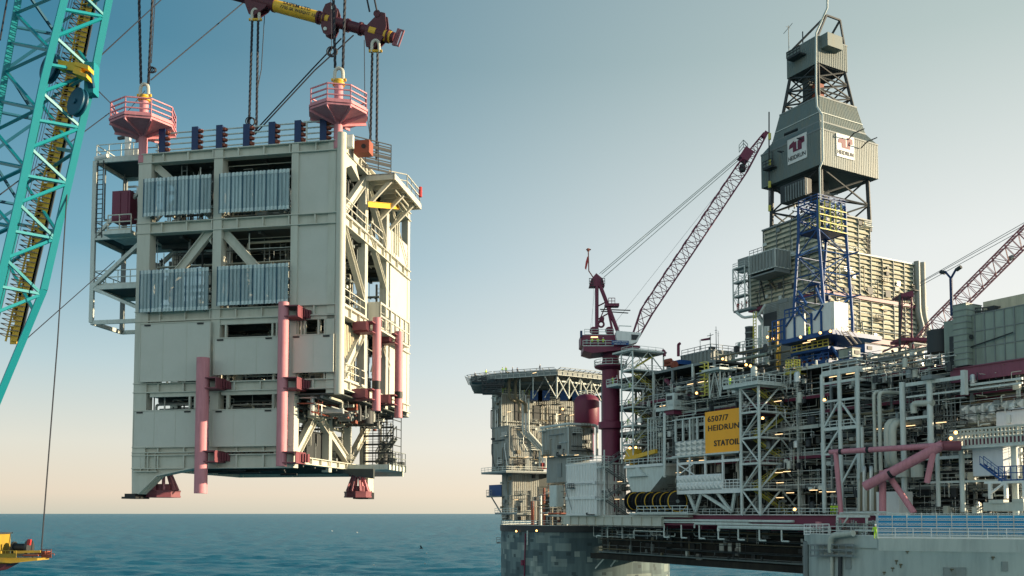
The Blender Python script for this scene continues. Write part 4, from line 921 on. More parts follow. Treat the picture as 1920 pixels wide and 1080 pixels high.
tag(P(col1, 'tarpaulin', MB().hex(cylpt(CL, 23.4, 1182, 1013), V((5.2, 0, .1)), V((0, .5, 0)), Z * .9), M.blue), 'blue tarpaulin lashed under the deck')
for x0, y0, w_, mt in ((1512, 1035, 10, M.grey), (1560, 1060, 5, M.pipew), (1575, 1060, 6, M.dark)):
    P(col2, 'riser_pipe', MB().tube(cylpt(CR, 22.3, x0, y0 - 20), cylpt(CR, 22.3, x0, y0 + 60), .1 * w_ * .5, 8), mt, smooth=True)
m = MB()
for y in (1022, 1032, 1042): m.beam(cylpt(CR, 23, 1520, y), cylpt(CR, 23, 1600, y), .35, .3)
m.rail([cylpt(CR, 23, 1520, 1042), cylpt(CR, 23, 1560, 1042), cylpt(CR, 23, 1600, 1042)], 1.6, .06, 1.2); P(col2, 'service_walkway', m, M.grey)
P(col2, 'service_pipe', MB().bend([cylpt(CR, 22.6, 1558, 1035), cylpt(CR, 23, 1558, 1004) , cylpt(CR, 23, 1600, 1000)], .45, 10), M.pipew, smooth=True)
hull = thing('support_beam', 'stained concrete beam coloured dark for shade, spanning between the two columns under the decks', 'support beam', PF.p(pa(1380, 8), 8, 15))
zhb, zht = pz(1380, 1068, 10), pz(1380, 984, 10)
A_, B_ = pa(1128, 10), pa(1620, 10)  # dark beam carried over the column to stand for its shaded side
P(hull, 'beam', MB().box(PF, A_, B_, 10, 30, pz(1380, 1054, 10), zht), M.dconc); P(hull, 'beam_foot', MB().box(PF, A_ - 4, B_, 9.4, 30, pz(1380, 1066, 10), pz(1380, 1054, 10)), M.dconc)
m = MB(); z = pz(1380, 1050, 9.2); m.tube(PF.p(A_, 9.2, z), PF.p(B_, 9.2, z), .22, 6); P(hull, 'service_pipe', m, M.grey, smooth=True)
for i in range(9):
    a = A_ + (B_ - A_) * r2.random(); z = zht - r2.uniform(.2, 1.5); P(hull, 'service_pipe', MB().bend([PF.p(a, 9.0, z), PF.p(a + 5, 9.0, z), PF.p(a + 6, 9, z - 1.4), PF.p(a + 12, 9, z - 1.4)], .1 + .12 * r2.random()), r2.choice([M.lgrey, M.grey, M.dark]), smooth=True)
for x in (1346, 1362, 1377): P(hull, 'pale_stain_plate', MB().box(PF, pa(x, 9.9), pa(x + 8, 9.9), 9.85, 10, pz(x, 1036, 9.9), pz(x, 1018, 9.9)), M.lgrey)
for i in range(16):
    x = r2.uniform(1170, 1500); y = r2.uniform(1000, 1050); a = pa(x, 9.9); P(hull, 'junction_box', MB().box(PF, a, a + r2.uniform(.4, 1.6), 9.6, 10, pz(x, y, 9.9), pz(x, y, 9.9) + r2.uniform(.4, 1.8)), r2.choice([M.grey, M.dark, M.cladw, M.dark]))

# ---- main deck
deck = thing('main_deck', 'long steel main deck with burgundy edge girders carrying the whole topside', 'deck', PF.p(0, 0, pz(1388, 968)))
zd0 = pz(1388, 966, -3)
a0, a1 = pa(1235, -3), pa(1660, -3)
P(deck, 'deck_plate', MB().box(PF, pa(1035, 0), pa(1975, 0), 0, 48, zd0 - .4, zd0), M.grey)
P(deck, 'edge_girder', MB().box(PF, a0, a1, -3, -2.6, zd0 - 1.8, zd0 - .0).box(PF, a0, a1, -3.3, -2.3, zd0 - .12, zd0).box(PF, a0, a1, -3.3, -2.3, zd0 - 1.9, zd0 - 1.78), M.bur)
P(deck, 'deck_plate', MB().box(PF, a0, a1, -2.6, 0, zd0 - .3, zd0 - .02), M.grey)
P(deck, 'edge_girder', MB().box(PF, pa(1055, -4), pa(1240, -4), -4, -3.6, pz(1150, 985, -4), pz(1150, 969, -4)), M.cream)
P(deck, 'deck_plate', MB().box(PF, pa(1035, -4), pa(1290, -4), -4.2, 2, pz(1150, 969, -4), pz(1150, 966, -4)), M.cream)
m = MB()
for k in range(12): a = pa(1055, -4) + k * (pa(1240, -4) - pa(1055, -4)) / 11; m.box(PF, a - .06, a + .06, -4.3, -4, pz(1150, 985, -4), pz(1150, 969, -4))
P(deck, 'girder_stiffener', m, M.cream)
m = MB()
for k in range(10): a = a0 + k * (a1 - a0) / 9; m.box(PF, a - .1, a + .1, -2.6, 6, zd0 - 2.6, zd0 - .4)
P(deck, 'deck_beam', m, M.bur)
for k, (x0, x1, y, r) in enumerate(((1232, 1480, 975, .22), (1240, 1400, 979, .12), (1300, 1500, 982, .16), (1345, 1515, 988, .3))):
    P(deck, 'pipe', MB().bend([PF.p(pa(x0, -3.6), -3.6, pz(x0, y + 8, -3.6)), PF.p(pa(x0, -3.6), -3.6, pz(x0, y, -3.6)), PF.p(pa(x1, -3.6), -3.6, pz(x0, y, -3.6)), PF.p(pa(x1, -3.6), 2, pz(x0, y, -3.6))], r), M.lgrey, smooth=True)
m = MB()
for k in range(9): a = a0 + 2 + k * 5; m.tube(PF.p(a, -3.5, zd0 - 1.8), PF.p(a, -3.5, zd0 - 4.2), .14, 6); m.tube(PF.p(a, -3.5, zd0 - 4.2), PF.p(a + 1.5, -3.5, zd0 - 4.2), .14, 6)
P(deck, 'hanger', m, M.lgrey)
P(deck, 'handrail', MB().rail([PF.p(a0, -3.1, zd0), PF.p(a1, -3.1, zd0)], 1.1, .04, 1.8), M.lgrey)
# dark process bulk behind the open racks so that depth reads as plant, not sky
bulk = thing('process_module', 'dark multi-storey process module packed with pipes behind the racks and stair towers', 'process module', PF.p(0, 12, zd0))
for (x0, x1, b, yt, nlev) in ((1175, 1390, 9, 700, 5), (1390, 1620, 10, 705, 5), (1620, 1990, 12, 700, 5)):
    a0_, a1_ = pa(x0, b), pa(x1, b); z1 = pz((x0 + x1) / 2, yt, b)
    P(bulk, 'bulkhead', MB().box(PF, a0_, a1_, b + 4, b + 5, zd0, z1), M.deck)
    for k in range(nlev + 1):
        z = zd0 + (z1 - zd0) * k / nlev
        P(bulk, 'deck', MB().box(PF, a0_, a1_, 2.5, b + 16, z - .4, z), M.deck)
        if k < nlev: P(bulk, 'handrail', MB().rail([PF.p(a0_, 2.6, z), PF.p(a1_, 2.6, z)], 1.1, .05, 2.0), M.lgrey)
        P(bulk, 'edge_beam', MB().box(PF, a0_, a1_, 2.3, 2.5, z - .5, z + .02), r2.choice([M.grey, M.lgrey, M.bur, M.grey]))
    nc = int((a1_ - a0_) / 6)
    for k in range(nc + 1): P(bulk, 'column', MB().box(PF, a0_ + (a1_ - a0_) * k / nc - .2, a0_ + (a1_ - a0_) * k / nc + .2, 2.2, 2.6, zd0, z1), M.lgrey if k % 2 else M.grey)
def plant(label, x0, x1, y0, y1, s0, s1, n, levels=4, mats=MP, rmin=.04, rmax=.24, seed=0, cat='pipework', group='pipework racks of the process decks'):
    rr = random.Random(100 + seed); zc_ = pz((x0 + x1) / 2, y1, s0)
    A0_, A1_ = pa(x0, s0), pa(x1, s0); t = thing('pipe_rack', label, cat, PF.p((A0_ + A1_) / 2, s0, zc_), group)
    zz = [pz((x0 + x1) / 2, y1 + (y0 - y1) * k / levels, s0) for k in range(levels + 1)]
    for k in range(levels): clutter(t, PF, A0_, A1_, s0, s1, zz[k], zz[k + 1], n // levels, rr, mats, rmin, rmax)
    return t
plant('pipes and valves behind the white stair tower beside the crane pedestal', 1185, 1262, 700, 960, 1, 7, 87, 5, seed=1)
plant('pipes and cabinets below the orange field sign', 1262, 1390, 850, 960, 1, 7, 75, 3, seed=2)
plant('tangled pipework between the cladded roof box and the orange sign', 1250, 1390, 695, 775, 1, 8, 75, 3, seed=3)
plant('pipework seen through the tall stair tower right of the orange sign', 1390, 1545, 700, 962, 1, 8, 99, 6, seed=4)
plant('dense pipework inside the tall rack left of the near columns', 1545, 1700, 700, 962, 1, 8, 99, 6, seed=5)
plant('dense horizontal pipework beneath the green machinery house', 1700, 1925, 690, 820, 0, 7, 99, 5, seed=6)
plant('pipes and vessels behind the pink tube frame', 1700, 1925, 835, 965, 1, 7, 87, 3, seed=7)
plant('pipes hanging in front of the rack behind the blue deck container', 1530, 1700, 770, 850, -1.2, .8, 55, 3, seed=8, rmax=.3)
plant('pipework on the roof deck below the blue lattice tower', 1500, 1760, 655, 700, 6, 14, 75, 2, seed=9, rmax=.3)
plant('pipework on the deck behind the small white cabin', 1240, 1440, 660, 700, 8, 16, 62, 2, seed=10, rmax=.3)

for i_, (l_, x0_, x1_, y0_, y1_, n_, lv_) in enumerate((('fine conduits and trays in front of the near rack, upper part', 1610, 1760, 715, 845, 99, 5), ('fine conduits in the lower bays of the near rack', 1545, 1700, 850, 960, 99, 4), ('fine conduits around the tall stair tower', 1400, 1540, 720, 960, 99, 6), ('fine conduits left of the orange sign', 1190, 1320, 720, 850, 99, 4), ('fine conduits under the railed bridge', 1700, 1925, 840, 962, 99, 4), ('fine conduits under the purple girder', 1700, 1925, 700, 800, 99, 5), ('fine conduits on the deck above the orange sign', 1240, 1500, 690, 760, 99, 3), ('small pipes along the reel platform', 1180, 1320, 880, 960, 70, 3), ('small fittings on the roof deck by the blue catwalk', 1560, 1790, 672, 712, 80, 2))):
    plant(l_, x0_, x1_, y0_, y1_, -1.0, 1.6, n_, lv_, mats=MPF, rmin=.03, rmax=.11, seed=30 + i_)
plant('dark pipes and brackets hanging on the concrete support beam', 1120, 1500, 986, 1046, 7.5, 9.8, 80, 2, mats=[M.dark, M.grey, M.dark, M.pipeb, M.grey, M.dark, M.lgrey], rmax=.2, seed=50)
plant('pipes slung under the pale deck edge on the patched column', 1100, 1240, 986, 1010, -3.5, 0, 30, 1, mats=[M.dark, M.grey, M.lgrey], rmax=.16, seed=51)

# ---- helideck
hd = thing('helideck', 'wide flat helideck on steel trusses at the far left end of the platform', 'helideck', PF.p(pa(1045, -6), 2, pz(1045, 745, -6)))
ZH = 35 + 34.9; z1 = ZH
def hp_(x, d, dz=0): return V(((x - 960) / 1753 * d, d, ZH + dz))
HV = [(882, 238), (930, 231.8), (1045, 225), (1130, 233), (1160, 248), (1115, 262), (950, 266), (888, 254)]
ps = [hp_(*v) for v in HV]
P(hd, 'deck_plate', MB().prism([p - Z * .5 for p in ps], Z * .5), M.grey)
for p, q in zip(ps, ps[1:] + ps[:1]):
    m = MB(); n = max(2, int((q - p).length / 1.5)); d_ = (q - p).normalized(); o = V((d_.y, -d_.x, 0))
    for i in range(n): x = p.lerp(q, i / n); m.beam(x - Z * .3, x - Z * .3 + o * 1.5 + Z * .55, .11)
    m.beam(p + o * 1.5 + Z * .25, q + o * 1.5 + Z * .25, .12); m.beam(p + o * .7 + Z * .0, q + o * .7 + Z * .0, .09); P(hd, 'safety_net', m, M.grey)
    P(hd, 'edge_beam', MB().beam(p - Z * .9 + o * .1, q - Z * .9 + o * .1, .25, .8), M.grey); m = MB(); m.beam(p - Z * .5 + o * .3, q - Z * .5 + o * .3, .12).beam(p - Z * 1.4 + o * .3, q - Z * 1.4 + o * .3, .12)
    for i in range(n): x = p.lerp(q, i / n) + o * .3; m.beam(x - Z * 1.4, x - Z * .5, .1)
    P(hd, 'edge_stiffener', m, M.lgrey)
m = MB()
for k in range(1, 9): t = k / 9; m.beam(ps[1].lerp(ps[3], t) - Z * .95, ps[6].lerp(ps[5], t) - Z * .95, .25, .8)
for k in range(6): t = k / 5; m.beam(ps[0].lerp(ps[7], t) - Z * 1.9, ps[3].lerp(ps[5], t) - Z * 1.9, .25, .7)
P(hd, 'deck_beam', m, M.grey)
zb = 35 + (962 - 746) * 230 / 1753
for i, (x0, x1, dd) in enumerate(((1045, 1068, 226), (1068, 1090, 228.5), (1090, 1110, 231), (1110, 1130, 233), (1000, 1022, 228), (1022, 1045, 226.5), (975, 1000, 231))):
    a, b = hp_(x0, dd, -1.6), hp_(x1, dd + 1.5, -1.6); a2, b2 = V((a.x, a.y + 2, zb)), V((b.x, b.y + 2, zb))
    if i < 4: P(hd, 'truss_brace', MB().tube(a, b2, .16, 6), M.lgrey); P(hd, 'truss_brace', MB().tube(b, a2, .16, 6), M.lgrey); P(hd, 'truss_post', MB().tube(a, a2, .22, 6), M.lgrey)
    else: P(hd, 'truss_brace', MB().tube(a, b2 if i % 2 else a2, .15, 6), M.lgrey); P(hd, 'truss_brace', MB().tube(b, a2, .12, 6), M.grey)
P(hd, 'bottom_chord', MB().beam(V((hp_(1045, 227).x, 227, z1 - 2.6)), V((hp_(1132, 236).x, 236, z1 - 2.6)), .35), M.lgrey)
for (xa_, xb_, y_, d0_) in ((884, 912, 716, 234), (904, 945, 722, 232), (904, 940, 736, 232)):
    zq_ = 35 + (962 - y_) * d0_ / 1753; A, B = V(((xa_ - 960) / 1753 * d0_, d0_, zq_)), V(((xb_ - 960) / 1753 * d0_, d0_, zq_))
    P(hd, 'access_platform', MB().beam(A, B, 4, .35).rail([A - V((0, 2, 0)), B - V((0, 2, 0))], 1.4, .09, 1.1, (1, .66, .33)).beam(A + Z * .2, B + Z * 1.6, .2), M.dark)
P(hd, 'access_strut', MB().beam(V((-7.0, 232, z1 - 4.4)), V((-3, 234, z1 - .6)), .3).beam(V((-7.3, 232, z1 - 4.4)), V((-7.3, 232, z1 - .6)), .25), M.dark)
for x_ in (1006, 1020, 1062, 1076): 
    q_ = hp_(x_, 236); T('deck_container', MB().hex(V((q_.x, q_.y, zb + 1.4)), V((1.5, 0, 0)), V((0, 1.5, 0)), Z * 1.2), M.blue, 'blue container under the helideck, %s of four from the left' % {1006: 'first', 1020: 'second', 1062: 'third', 1076: 'last'}[x_], 'container', 'blue containers under the helideck')
HZ = z1

# ---- accommodation block at the far left
zk = 35 + (962 - 745) * 250 / 1753
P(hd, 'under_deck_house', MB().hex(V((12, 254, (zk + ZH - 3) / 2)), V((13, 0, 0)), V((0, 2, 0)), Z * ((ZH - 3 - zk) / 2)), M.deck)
q1 = thing('accommodation_block', 'weathered cladded accommodation block under the helideck', 'accommodation block', PF.p(pa(941, 0), 2, pz(941, 800, 0)))
clad(q1, cb(941, 738, 806, 924, 1112, 0), M.cladw, .6, .08); facade(q1, cb(941, 738, 806, 924, 1112, 0), 46, r2, FM); c = cb(941, 738, 806, 924, 1112, 0); trim(q1, c, M.lgrey, .3)
for x0, x1, y0, y1 in ((1000, 1013, 760, 790), (965, 982, 748, 788), (1050, 1056, 762, 790)):
    P(q1, 'wall_recess', MB().box(PF, c[1] + .1, c[1] + .3, PF.co(PF.A(x0, 770, c[1]))[1], PF.co(PF.A(x1, 770, c[1]))[1], PF.A(x0, y1, c[1]).z, PF.A(x0, y0, c[1]).z), M.dark)
P(q1, 'handrail', MB().rail([PF.p(c[0], c[2], c[5]), PF.p(c[1], c[2], c[5]), PF.p(c[1], c[3], c[5])], 1.2, .05, 2), M.lgrey)
P(q1, 'roof_louvre', MB().box(PF, c[0], c[1], c[2] + 1, c[2] + 1.3, c[5], c[5] + 1.2), M.grey)
q2 = thing('stair_block', 'tall grey ribbed cladding tower at the left edge of the platform', 'accommodation block', PF.p(pa(953, -1.5), 0, pz(953, 884, -1.5)))
c = cb(955, 798, 884, 924, 1018, -1.5); clad(q2, c, M.cladw, .55, .08); trim(q2, c, M.grey, .25); facade(q2, c, 34, r2, FM)
P(q2, 'walkway', MB().box(PF, c[0] - 2.2, c[1] + 2.2, c[2] - 2.2, c[3] + 7, c[4] - .4, c[4]), M.grey)
P(q2, 'handrail', MB().rail([PF.p(c[0] - 2.2, c[2] - 2.2, c[4]), PF.p(c[1] + 2.2, c[2] - 2.2, c[4]), PF.p(c[1] + 2.2, c[3] + 7, c[4])], 1.2, .05, 1.8), M.lgrey)
def onright(c, x0, x1, y0, y1, d0=.25, d1=.45):
    return MB().box(PF, c[1] + d0, c[1] + d1, PF.co(PF.A(x0, y0, c[1]))[1], PF.co(PF.A(x1, y0, c[1]))[1], PF.A(x0, y1, c[1]).z, PF.A(x0, y0, c[1]).z)
P(q2, 'door', onright(c, 983, 991, 860, 882), M.grey); P(q2, 'fire_box', onright(c, 1012, 1022, 868, 880, .3, 1.3), M.ired)
P(q2, 'stiffener_band', onright(c, 955, 1018, 855, 858), M.grey)
for k in range(3):
    a = c[1] + .6 + k * .4; bb = PF.co(PF.A(978 + k * 4, 800, c[1]))[1]
    P(q2, 'downpipe', MB().bend([PF.p(a, bb, c[5] + 9 - k), PF.p(a, bb, c[5] - 1.5), PF.p(a, bb + 5, c[5] - 6), PF.p(a, bb + 5, c[4] + 1)], .28, 8), M.silver if k % 2 else M.lgrey, smooth=True)
for k, (x, dx) in enumerate(((950, 0), (962, 0))):
    bb = PF.co(PF.A(x, 760, c[1]))[1]; P(q1, 'vent_pipe', MB().bend([PF.p(c[1] + 1.2, bb - .9, pz(955, 704, 0)), PF.p(c[1] + 1.2, bb, pz(955, 704, 0)), PF.p(c[1] + 1.2, bb, pz(955, 752, 0)), PF.p(c[1] + 1.2, bb + 3, pz(955, 758, 0)), PF.p(c[1] + 1.2, bb + 3, pz(955, 776, 0))], .36, 9), M.pipeb, smooth=True)
q3 = thing('utility_block', 'low grey ribbed utility block beside the burgundy tank', 'utility block', PF.p(pa(1065, -2), 0, pz(1065, 885, -2)))
c = cb(1066, 800, 853, 1018, 1110, -2); clad(q3, c, M.cladw, .6, .09); trim(q3, c, M.lgrey, .3); facade(q3, c, 18, r2, FM)
P(q3, 'lower_wall', MB().box(PF, c[0], c[1] - 1, c[2] + 1, c[3], c[4] - 6.0, c[4]), M.clad); P(q3, 'door', MB().box(PF, pa(1046, -1), pa(1053, -1), -1.2, -1.02, c[4] - 4.8, c[4] - 1.6), M.grey)
P(q3, 'roof_pipe', MB().bend([PF.p(c[0], c[2] - .5, c[5] + .6), PF.p(c[1] + .5, c[2] - .5, c[5] + .6), PF.p(c[1] + .5, c[3] + 1, c[5] + .6), PF.p(c[1] + .5, c[3] + 1, c[4])], .3, 8), M.lgrey, smooth=True)
P(q3, 'hatch', onright(c, 1072, 1078, 810, 816), M.dark); P(q3, 'wall_pipe', MB().tube(PF.p(c[1] + .5, c[2] + .5, c[4] + 1), PF.p(c[1] + .5, c[3], c[4] + 1), .15).tube(PF.p(c[1] + .5, c[2] + .5, c[4] + 2), PF.p(c[1] + .5, c[3] - 2, c[4] + 2), .12), M.dark)
q4 = thing('leg_tower', 'lower ribbed grey tower standing on the left concrete column', 'utility block', PF.p(pa(957, 1), 3, zL))
c = cb(960, 886, 976, 941, 1010, 1); clad(q4, c, M.cladw, .55, .08); facade(q4, c, 26, r2, FM)
for yy, xx in ((962, 928), ):
    z = pz(957, yy, 0); P(q4, 'walkway', MB().box(PF, pa(928, -1), c[1] + 6, -1, 0.8, z - .35, z), M.grey); P(q4, 'handrail', MB().rail([PF.p(pa(928, -1), -1, z), PF.p(c[1] + 6, -1, z)], 1.2, .05, 1.6), M.lgrey)
z = pz(930, 930, 0); P(q4, 'side_cabin', MB().box(PF, pa(917, 1), pa(940, 1), 1, 4, z, z + 3.0), M.blue, label='dark blue cabin bracketed off the tower'); P(q4, 'side_platform', MB().box(PF, pa(914, 0), pa(940, 0), -.3, 1, z - .3, z).rail([PF.p(pa(914, 0), -.3, z), PF.p(pa(924, 0), -.3, z)], 1.6, .06, 1).beam(PF.p(pa(940, .5), .5, z - 4.5), PF.p(pa(922, .5), .5, z - .3), .25), M.grey)
q4c = c
for k in range(7):
    rr = r2.uniform(.25, .5); bb = c[3] - 3 + k * 1.7; h_ = r2.uniform(6, 12)
    P(q4, 'riser_pipe', MB().tube(PF.p(c[1] + 2 + (k % 2), bb, zL), PF.p(c[1] + 2 + (k % 2), bb, zL + h_), rr, 10), r2.choice([M.pipeb, M.dark, M.oxide, M.silver]), smooth=True)
P(q4, 'inner_wall', MB().box(PF, c[1] - 1, c[1] - .5, c[3], c[3] + 24, zL, c[5]), M.deck)
plant('rusty valves and risers on the left column top', 995, 1062, 905, 980, -3, 3, 75, 3, mats=[M.pipeb, M.dark, M.dark, M.oxide, M.grey, M.silver], seed=11)
P(q4, 'white_locker', MB().box(PF, pa(1030, -4), pa(1043, -4), -4, -2, pz(1036, 950, -4), pz(1036, 910, -4)), M.lgrey)
wc = thing('corrugated_module', 'cream white corrugated equipment module standing at the deck edge', 'equipment module', PF.p(pa(1118, -5), -3, pz(1118, 966, -5)))
c = cb(1119, 868, 965, 1063, 1172, -5); clad(wc, c, M.white, 1.0, .25, flat=.35); facade(wc, c, 10, r2, [M.grey, M.dark], left=True); trim(wc, c, M.white, .4)
for f in (.33, .62): z = c[4] + (c[5] - c[4]) * f; P(wc, 'band', MB().box(PF, c[0] - .1, c[1] + .45, c[2] - .45, c[2], z - .3, z + .3).box(PF, c[1], c[1] + .45, c[2] - .45, c[3], z - .3, z + .3), M.white)
P(wc, 'handrail', MB().rail([PF.p(c[0], c[2], c[5] + .3), PF.p(c[1], c[2], c[5] + .3), PF.p(c[1], c[3], c[5] + .3)], 1.2, .06, 1.5), M.lgrey)
st = thing('access_stair', 'grey zigzag access stair against the corrugated white module', 'stairway', PF.p(c[1] + 2, c[2], c[4]))
for k in range(4):
    z = c[4] + k * 3.3; s0, s1 = (0, 6) if k % 2 else (6, 0)
    P(st, 'stair_flight', MB().stair(PF.p(c[1] + 1.2, c[2] + s0 + .5, z), PF.p(c[1] + 1.2, c[2] + s1 + .5, z + 3.3), 1.0, PF.ex), M.grey)
    P(st, 'landing', MB().box(PF, c[1] + .9, c[1] + 2.6, c[2] + s1 - .8, c[2] + s1 + 1.2, z + 3.1, z + 3.3).rail([PF.p(c[1] + 2.6, c[2] + s1 - .8, z + 3.3), PF.p(c[1] + 2.6, c[2] + s1 + 1.2, z + 3.3)], 1.1, .05, 1), M.lgrey)
for b in (0, 6.8): P(st, 'post', MB().tube(PF.p(c[1] + 2.7, c[2] + b, c[4]), PF.p(c[1] + 2.7, c[2] + b, c[4] + 13.4), .16, 6), M.lgrey)

# ---- hopper, yellow jib, reels
hp = thing('hopper', 'pale grey tapered hopper hull between the white module and the cable reels', 'hopper', PF.p(pa(1205, -3), -2, zd0))
xa, xb = pa(1174, -3), pa(1243, -3); zt1, zm, zb1 = pz(1205, 876, -3), pz(1205, 893, -3), pz(1205, 925, -3)
P(hp, 'shell', MB().prism([PF.p(a, -3, z) for a, z in ((xa, zt1), (xb, zt1), (xb, zm), (xb - 4.5, zb1), (xa + 2, zb1), (xa, zm))], PF.ey * 6), M.lgrey)
P(hp, 'shell_ridge', MB().prism([PF.p(xa + 1, -3.01, zm), PF.p(xa + 4.5, -3.01, zt1), PF.p(xa + 7, -3.01, zm)], -PF.ey * .8), M.lgrey)
P(hp, 'rim', MB().box(PF, xa - .4, xb + .4, -3.4, 3.4, zt1, zt1 + .4), M.white); P(hp, 'handrail', MB().rail([PF.p(xa, -3.3, zt1 + .4), PF.p(xb, -3.3, zt1 + .4), PF.p(xb, 3, zt1 + .4)], 1.3, .06, 1.5), M.lgrey)
P(hp, 'support', MB().beam(PF.p(xb - 1, -3, zb1), PF.p(xa + 4, -3, zd0), .5).beam(PF.p(xa + 2, -2, zb1), PF.p(xa + 2, -2, zd0), .5), M.grey)
yc = thing('yellow_deck_crane', 'small yellow folded deck crane with two bright lamps above the hopper', 'deck crane', PF.p(pa(1185, -2), -1, zt1 + .4))
zz = zt1 + .4; q = pa(1180, -2)
P(yc, 'pedestal', MB().tube(PF.p(q, -1, zz), PF.p(q, -1, zz + 1.6), .9, 12), M.yel, smooth=True); P(yc, 'house', MB().prism([PF.p(q - 1.6, -2, zz + 1.6), PF.p(q + 1.8, -2, zz + 1.6), PF.p(q + 1.2, -2, zz + 3.6), PF.p(q - 1.2, -2, zz + 3.6)], PF.ey * 2), M.yel)
P(yc, 'jib', MB().beam(PF.p(q - 1, -2.3, zz + 1.4), PF.p(q + 9, -2.3, zz + 2.6), .7, .8), M.yel)
P(yc, 'jib_foot', MB().beam(PF.p(q + 1, -2.1, zz + .8), PF.p(q + 5, -2.1, zz + 1.2), .5), M.dark)
rl0 = None
for i, x in enumerate((1188, 1203, 1220, 1235, 1249, 1268)):
    R_ = 2.15 if i == 5 else 1.9; cc = PF.B(x, 940, -3.6); ax = (PF.ex * .8 - PF.ey * .6).normalized()
    ax = V((.42, -1, 0)).normalized() if i < 5 else (V((.25, -1, 0))).normalized()
    lab = ['first cable reel from the left, half hidden by the stair', 'second cable reel from the left with a pale yellow rim', 'third cable reel from the left beside the low rail', 'fourth cable reel from the left above the white step', 'fifth cable reel, tucked behind the end reel', 'large black end reel facing forward with gold rim, right end of the row'][i]
    t = thing('cable_reel', lab, 'cable reel', V((cc.x, cc.y, cc.z - R_)), 'black and gold cable reels on the deck edge')
    for s_ in (-.5, .5):
        o = P(t, 'flange', MB().lathe(cc + ax * s_, [(.4, -.06), (R_, -.06), (R_, .06), (.4, .06)], 28, ax), M.black, smooth=True)
        if s_ > 0: P(o, 'rim', MB().ring(cc + ax * (s_ + .05), R_ * .9, .09, ax, 28, 5), M.yel, smooth=True)
    P(t, 'hub', MB().tube(cc - ax * .9, cc + ax * .75, .35, 12), M.grey, smooth=True); P(t, 'drum', MB().tube(cc - ax * .45, cc + ax * .45, R_ * .68, 20), M.dark, smooth=True)
    P(t, 'spokes', MB().beam(cc + ax * .6 - Z * R_ * .85, cc + ax * .6 + Z * R_ * .85, .12).beam(cc + ax * .6 - ax.cross(Z) * R_ * .85, cc + ax * .6 + ax.cross(Z) * R_ * .85, .12), M.dark)
    P(t, 'cradle', MB().beam(cc - Z * R_ - ax * .8, cc - Z * R_ + ax * .8, 2.2, .35), M.dark)
P(deck, 'reel_platform', MB().box(PF, pa(1180, -5), pa(1290, -5), -5.2, -2.5, zd0 + .1, zd0 + .4).rail([PF.p(pa(1195, -5), -5.3, zd0 + .4), PF.p(pa(1290, -5), -5.3, zd0 + .4)], 1.3, .06, 2.2), M.lgrey)
for i, x in enumerate((1176, 1192)):
    pass

# ---- burgundy tanks, pedestal crane
tk = thing('storage_tank', 'burgundy domed storage tank beside the crane pedestal', 'tank', PF.p(pa(1100, 6), 6, pz(1100, 797, 6)))
C = PF.B(1100, 797, 5); R_ = 24 * C.y / 1753; zt_ = PF.B(1100, 752, 5).z
P(tk, 'shell', MB().lathe(V((C.x, C.y, 0)), [(0, C.z - .5), (R_ * .8, C.z - .4), (R_, C.z + .5), (R_, zt_ - .3), (R_ * .93, zt_ + .5), (R_ * .7, zt_ + 1.2), (R_ * .35, zt_ + 1.6), (0, zt_ + 1.7)], 36), M.bur, smooth=True)
P(tk, 'nozzle', MB().tube(V((C.x, C.y, zt_ + 1.6)), V((C.x, C.y, zt_ + 2.5)), .3), M.lgrey); P(tk, 'support', MB().tube(V((C.x, C.y, C.z - 8)), V((C.x, C.y, C.z - .4)), R_ * .55, 20), M.bur, smooth=True)
P(tk, 'top_rail', MB().rail([V((C.x + R_ * .6 * cos(k * pi / 4), C.y + R_ * .6 * sin(k * pi / 4), zt_ + 1.2)) for k in range(8)], 1.1, .05, 2, close=True), M.lgrey)
pc = thing('pedestal_crane', 'burgundy pedestal crane with a long raised lattice boom and pale operator cab', 'crane', PF.p(pa(1146, 0), 0, pz(1146, 852, 0)))
C = PF.B(1146, 850, 0); D_ = C.y; k_ = D_ / 1753
def cz(y): return at(1146, y, D_).z
P(pc, 'pedestal', MB().lathe(V((C.x, C.y, 0)), [(17 * k_, cz(960)), (17 * k_, cz(806)), (24 * k_, cz(804)), (24 * k_, cz(792)), (16.5 * k_, cz(790)), (16.5 * k_, cz(690)), (17.5 * k_, cz(684)), (15 * k_, cz(672)), (20 * k_, cz(662))], 40), M.bur, smooth=True)
P(pc, 'pedestal_platform', MB().lathe(V((C.x, C.y, 0)), [(12 * k_, cz(696)), (30 * k_, cz(690)), (31 * k_, cz(687)), (12 * k_, cz(687))], 28), M.bur)
P(pc, 'handrail', MB().rail([V((C.x + 31 * k_ * cos(k * pi / 8), C.y + 31 * k_ * sin(k * pi / 8), cz(687))) for k in range(16)], 1.2, .05, 3, close=True), M.lgrey)
P(pc, 'slew_ring', MB().lathe(V((C.x, C.y, 0)), [(20 * k_, cz(664)), (27 * k_, cz(660)), (27 * k_, cz(653)), (0, cz(653))], 32), M.bur, smooth=True)
def cq(x, y, dY=0): return at(x, y, D_ + dY)
def slab(name, mat, pts, th_, y0=-2.5, par=None, label=None): return P(par or pc, name, MB().prism([cq(x, y, y0) for x, y in pts], V((0, th_, 0))), mat, label=label)
slab('machinery_house', M.bur, [(1089, 628), (1185, 628), (1188, 648), (1175, 657), (1120, 657), (1096, 650), (1089, 646)], 6, -3.2)
slab('house_floor', M.bur, [(1094, 648), (1200, 648), (1200, 652), (1110, 662), (1094, 657)], 7.5, -4)
P(pc, 'handrail', MB().rail([cq(1093, 649, -4), cq(1150, 649, -4)], 1.2, .05, 1.5).rail([cq(1096, 628, -3), cq(1150, 628, -3)], 1.2, .05, 1.5), M.lgrey)
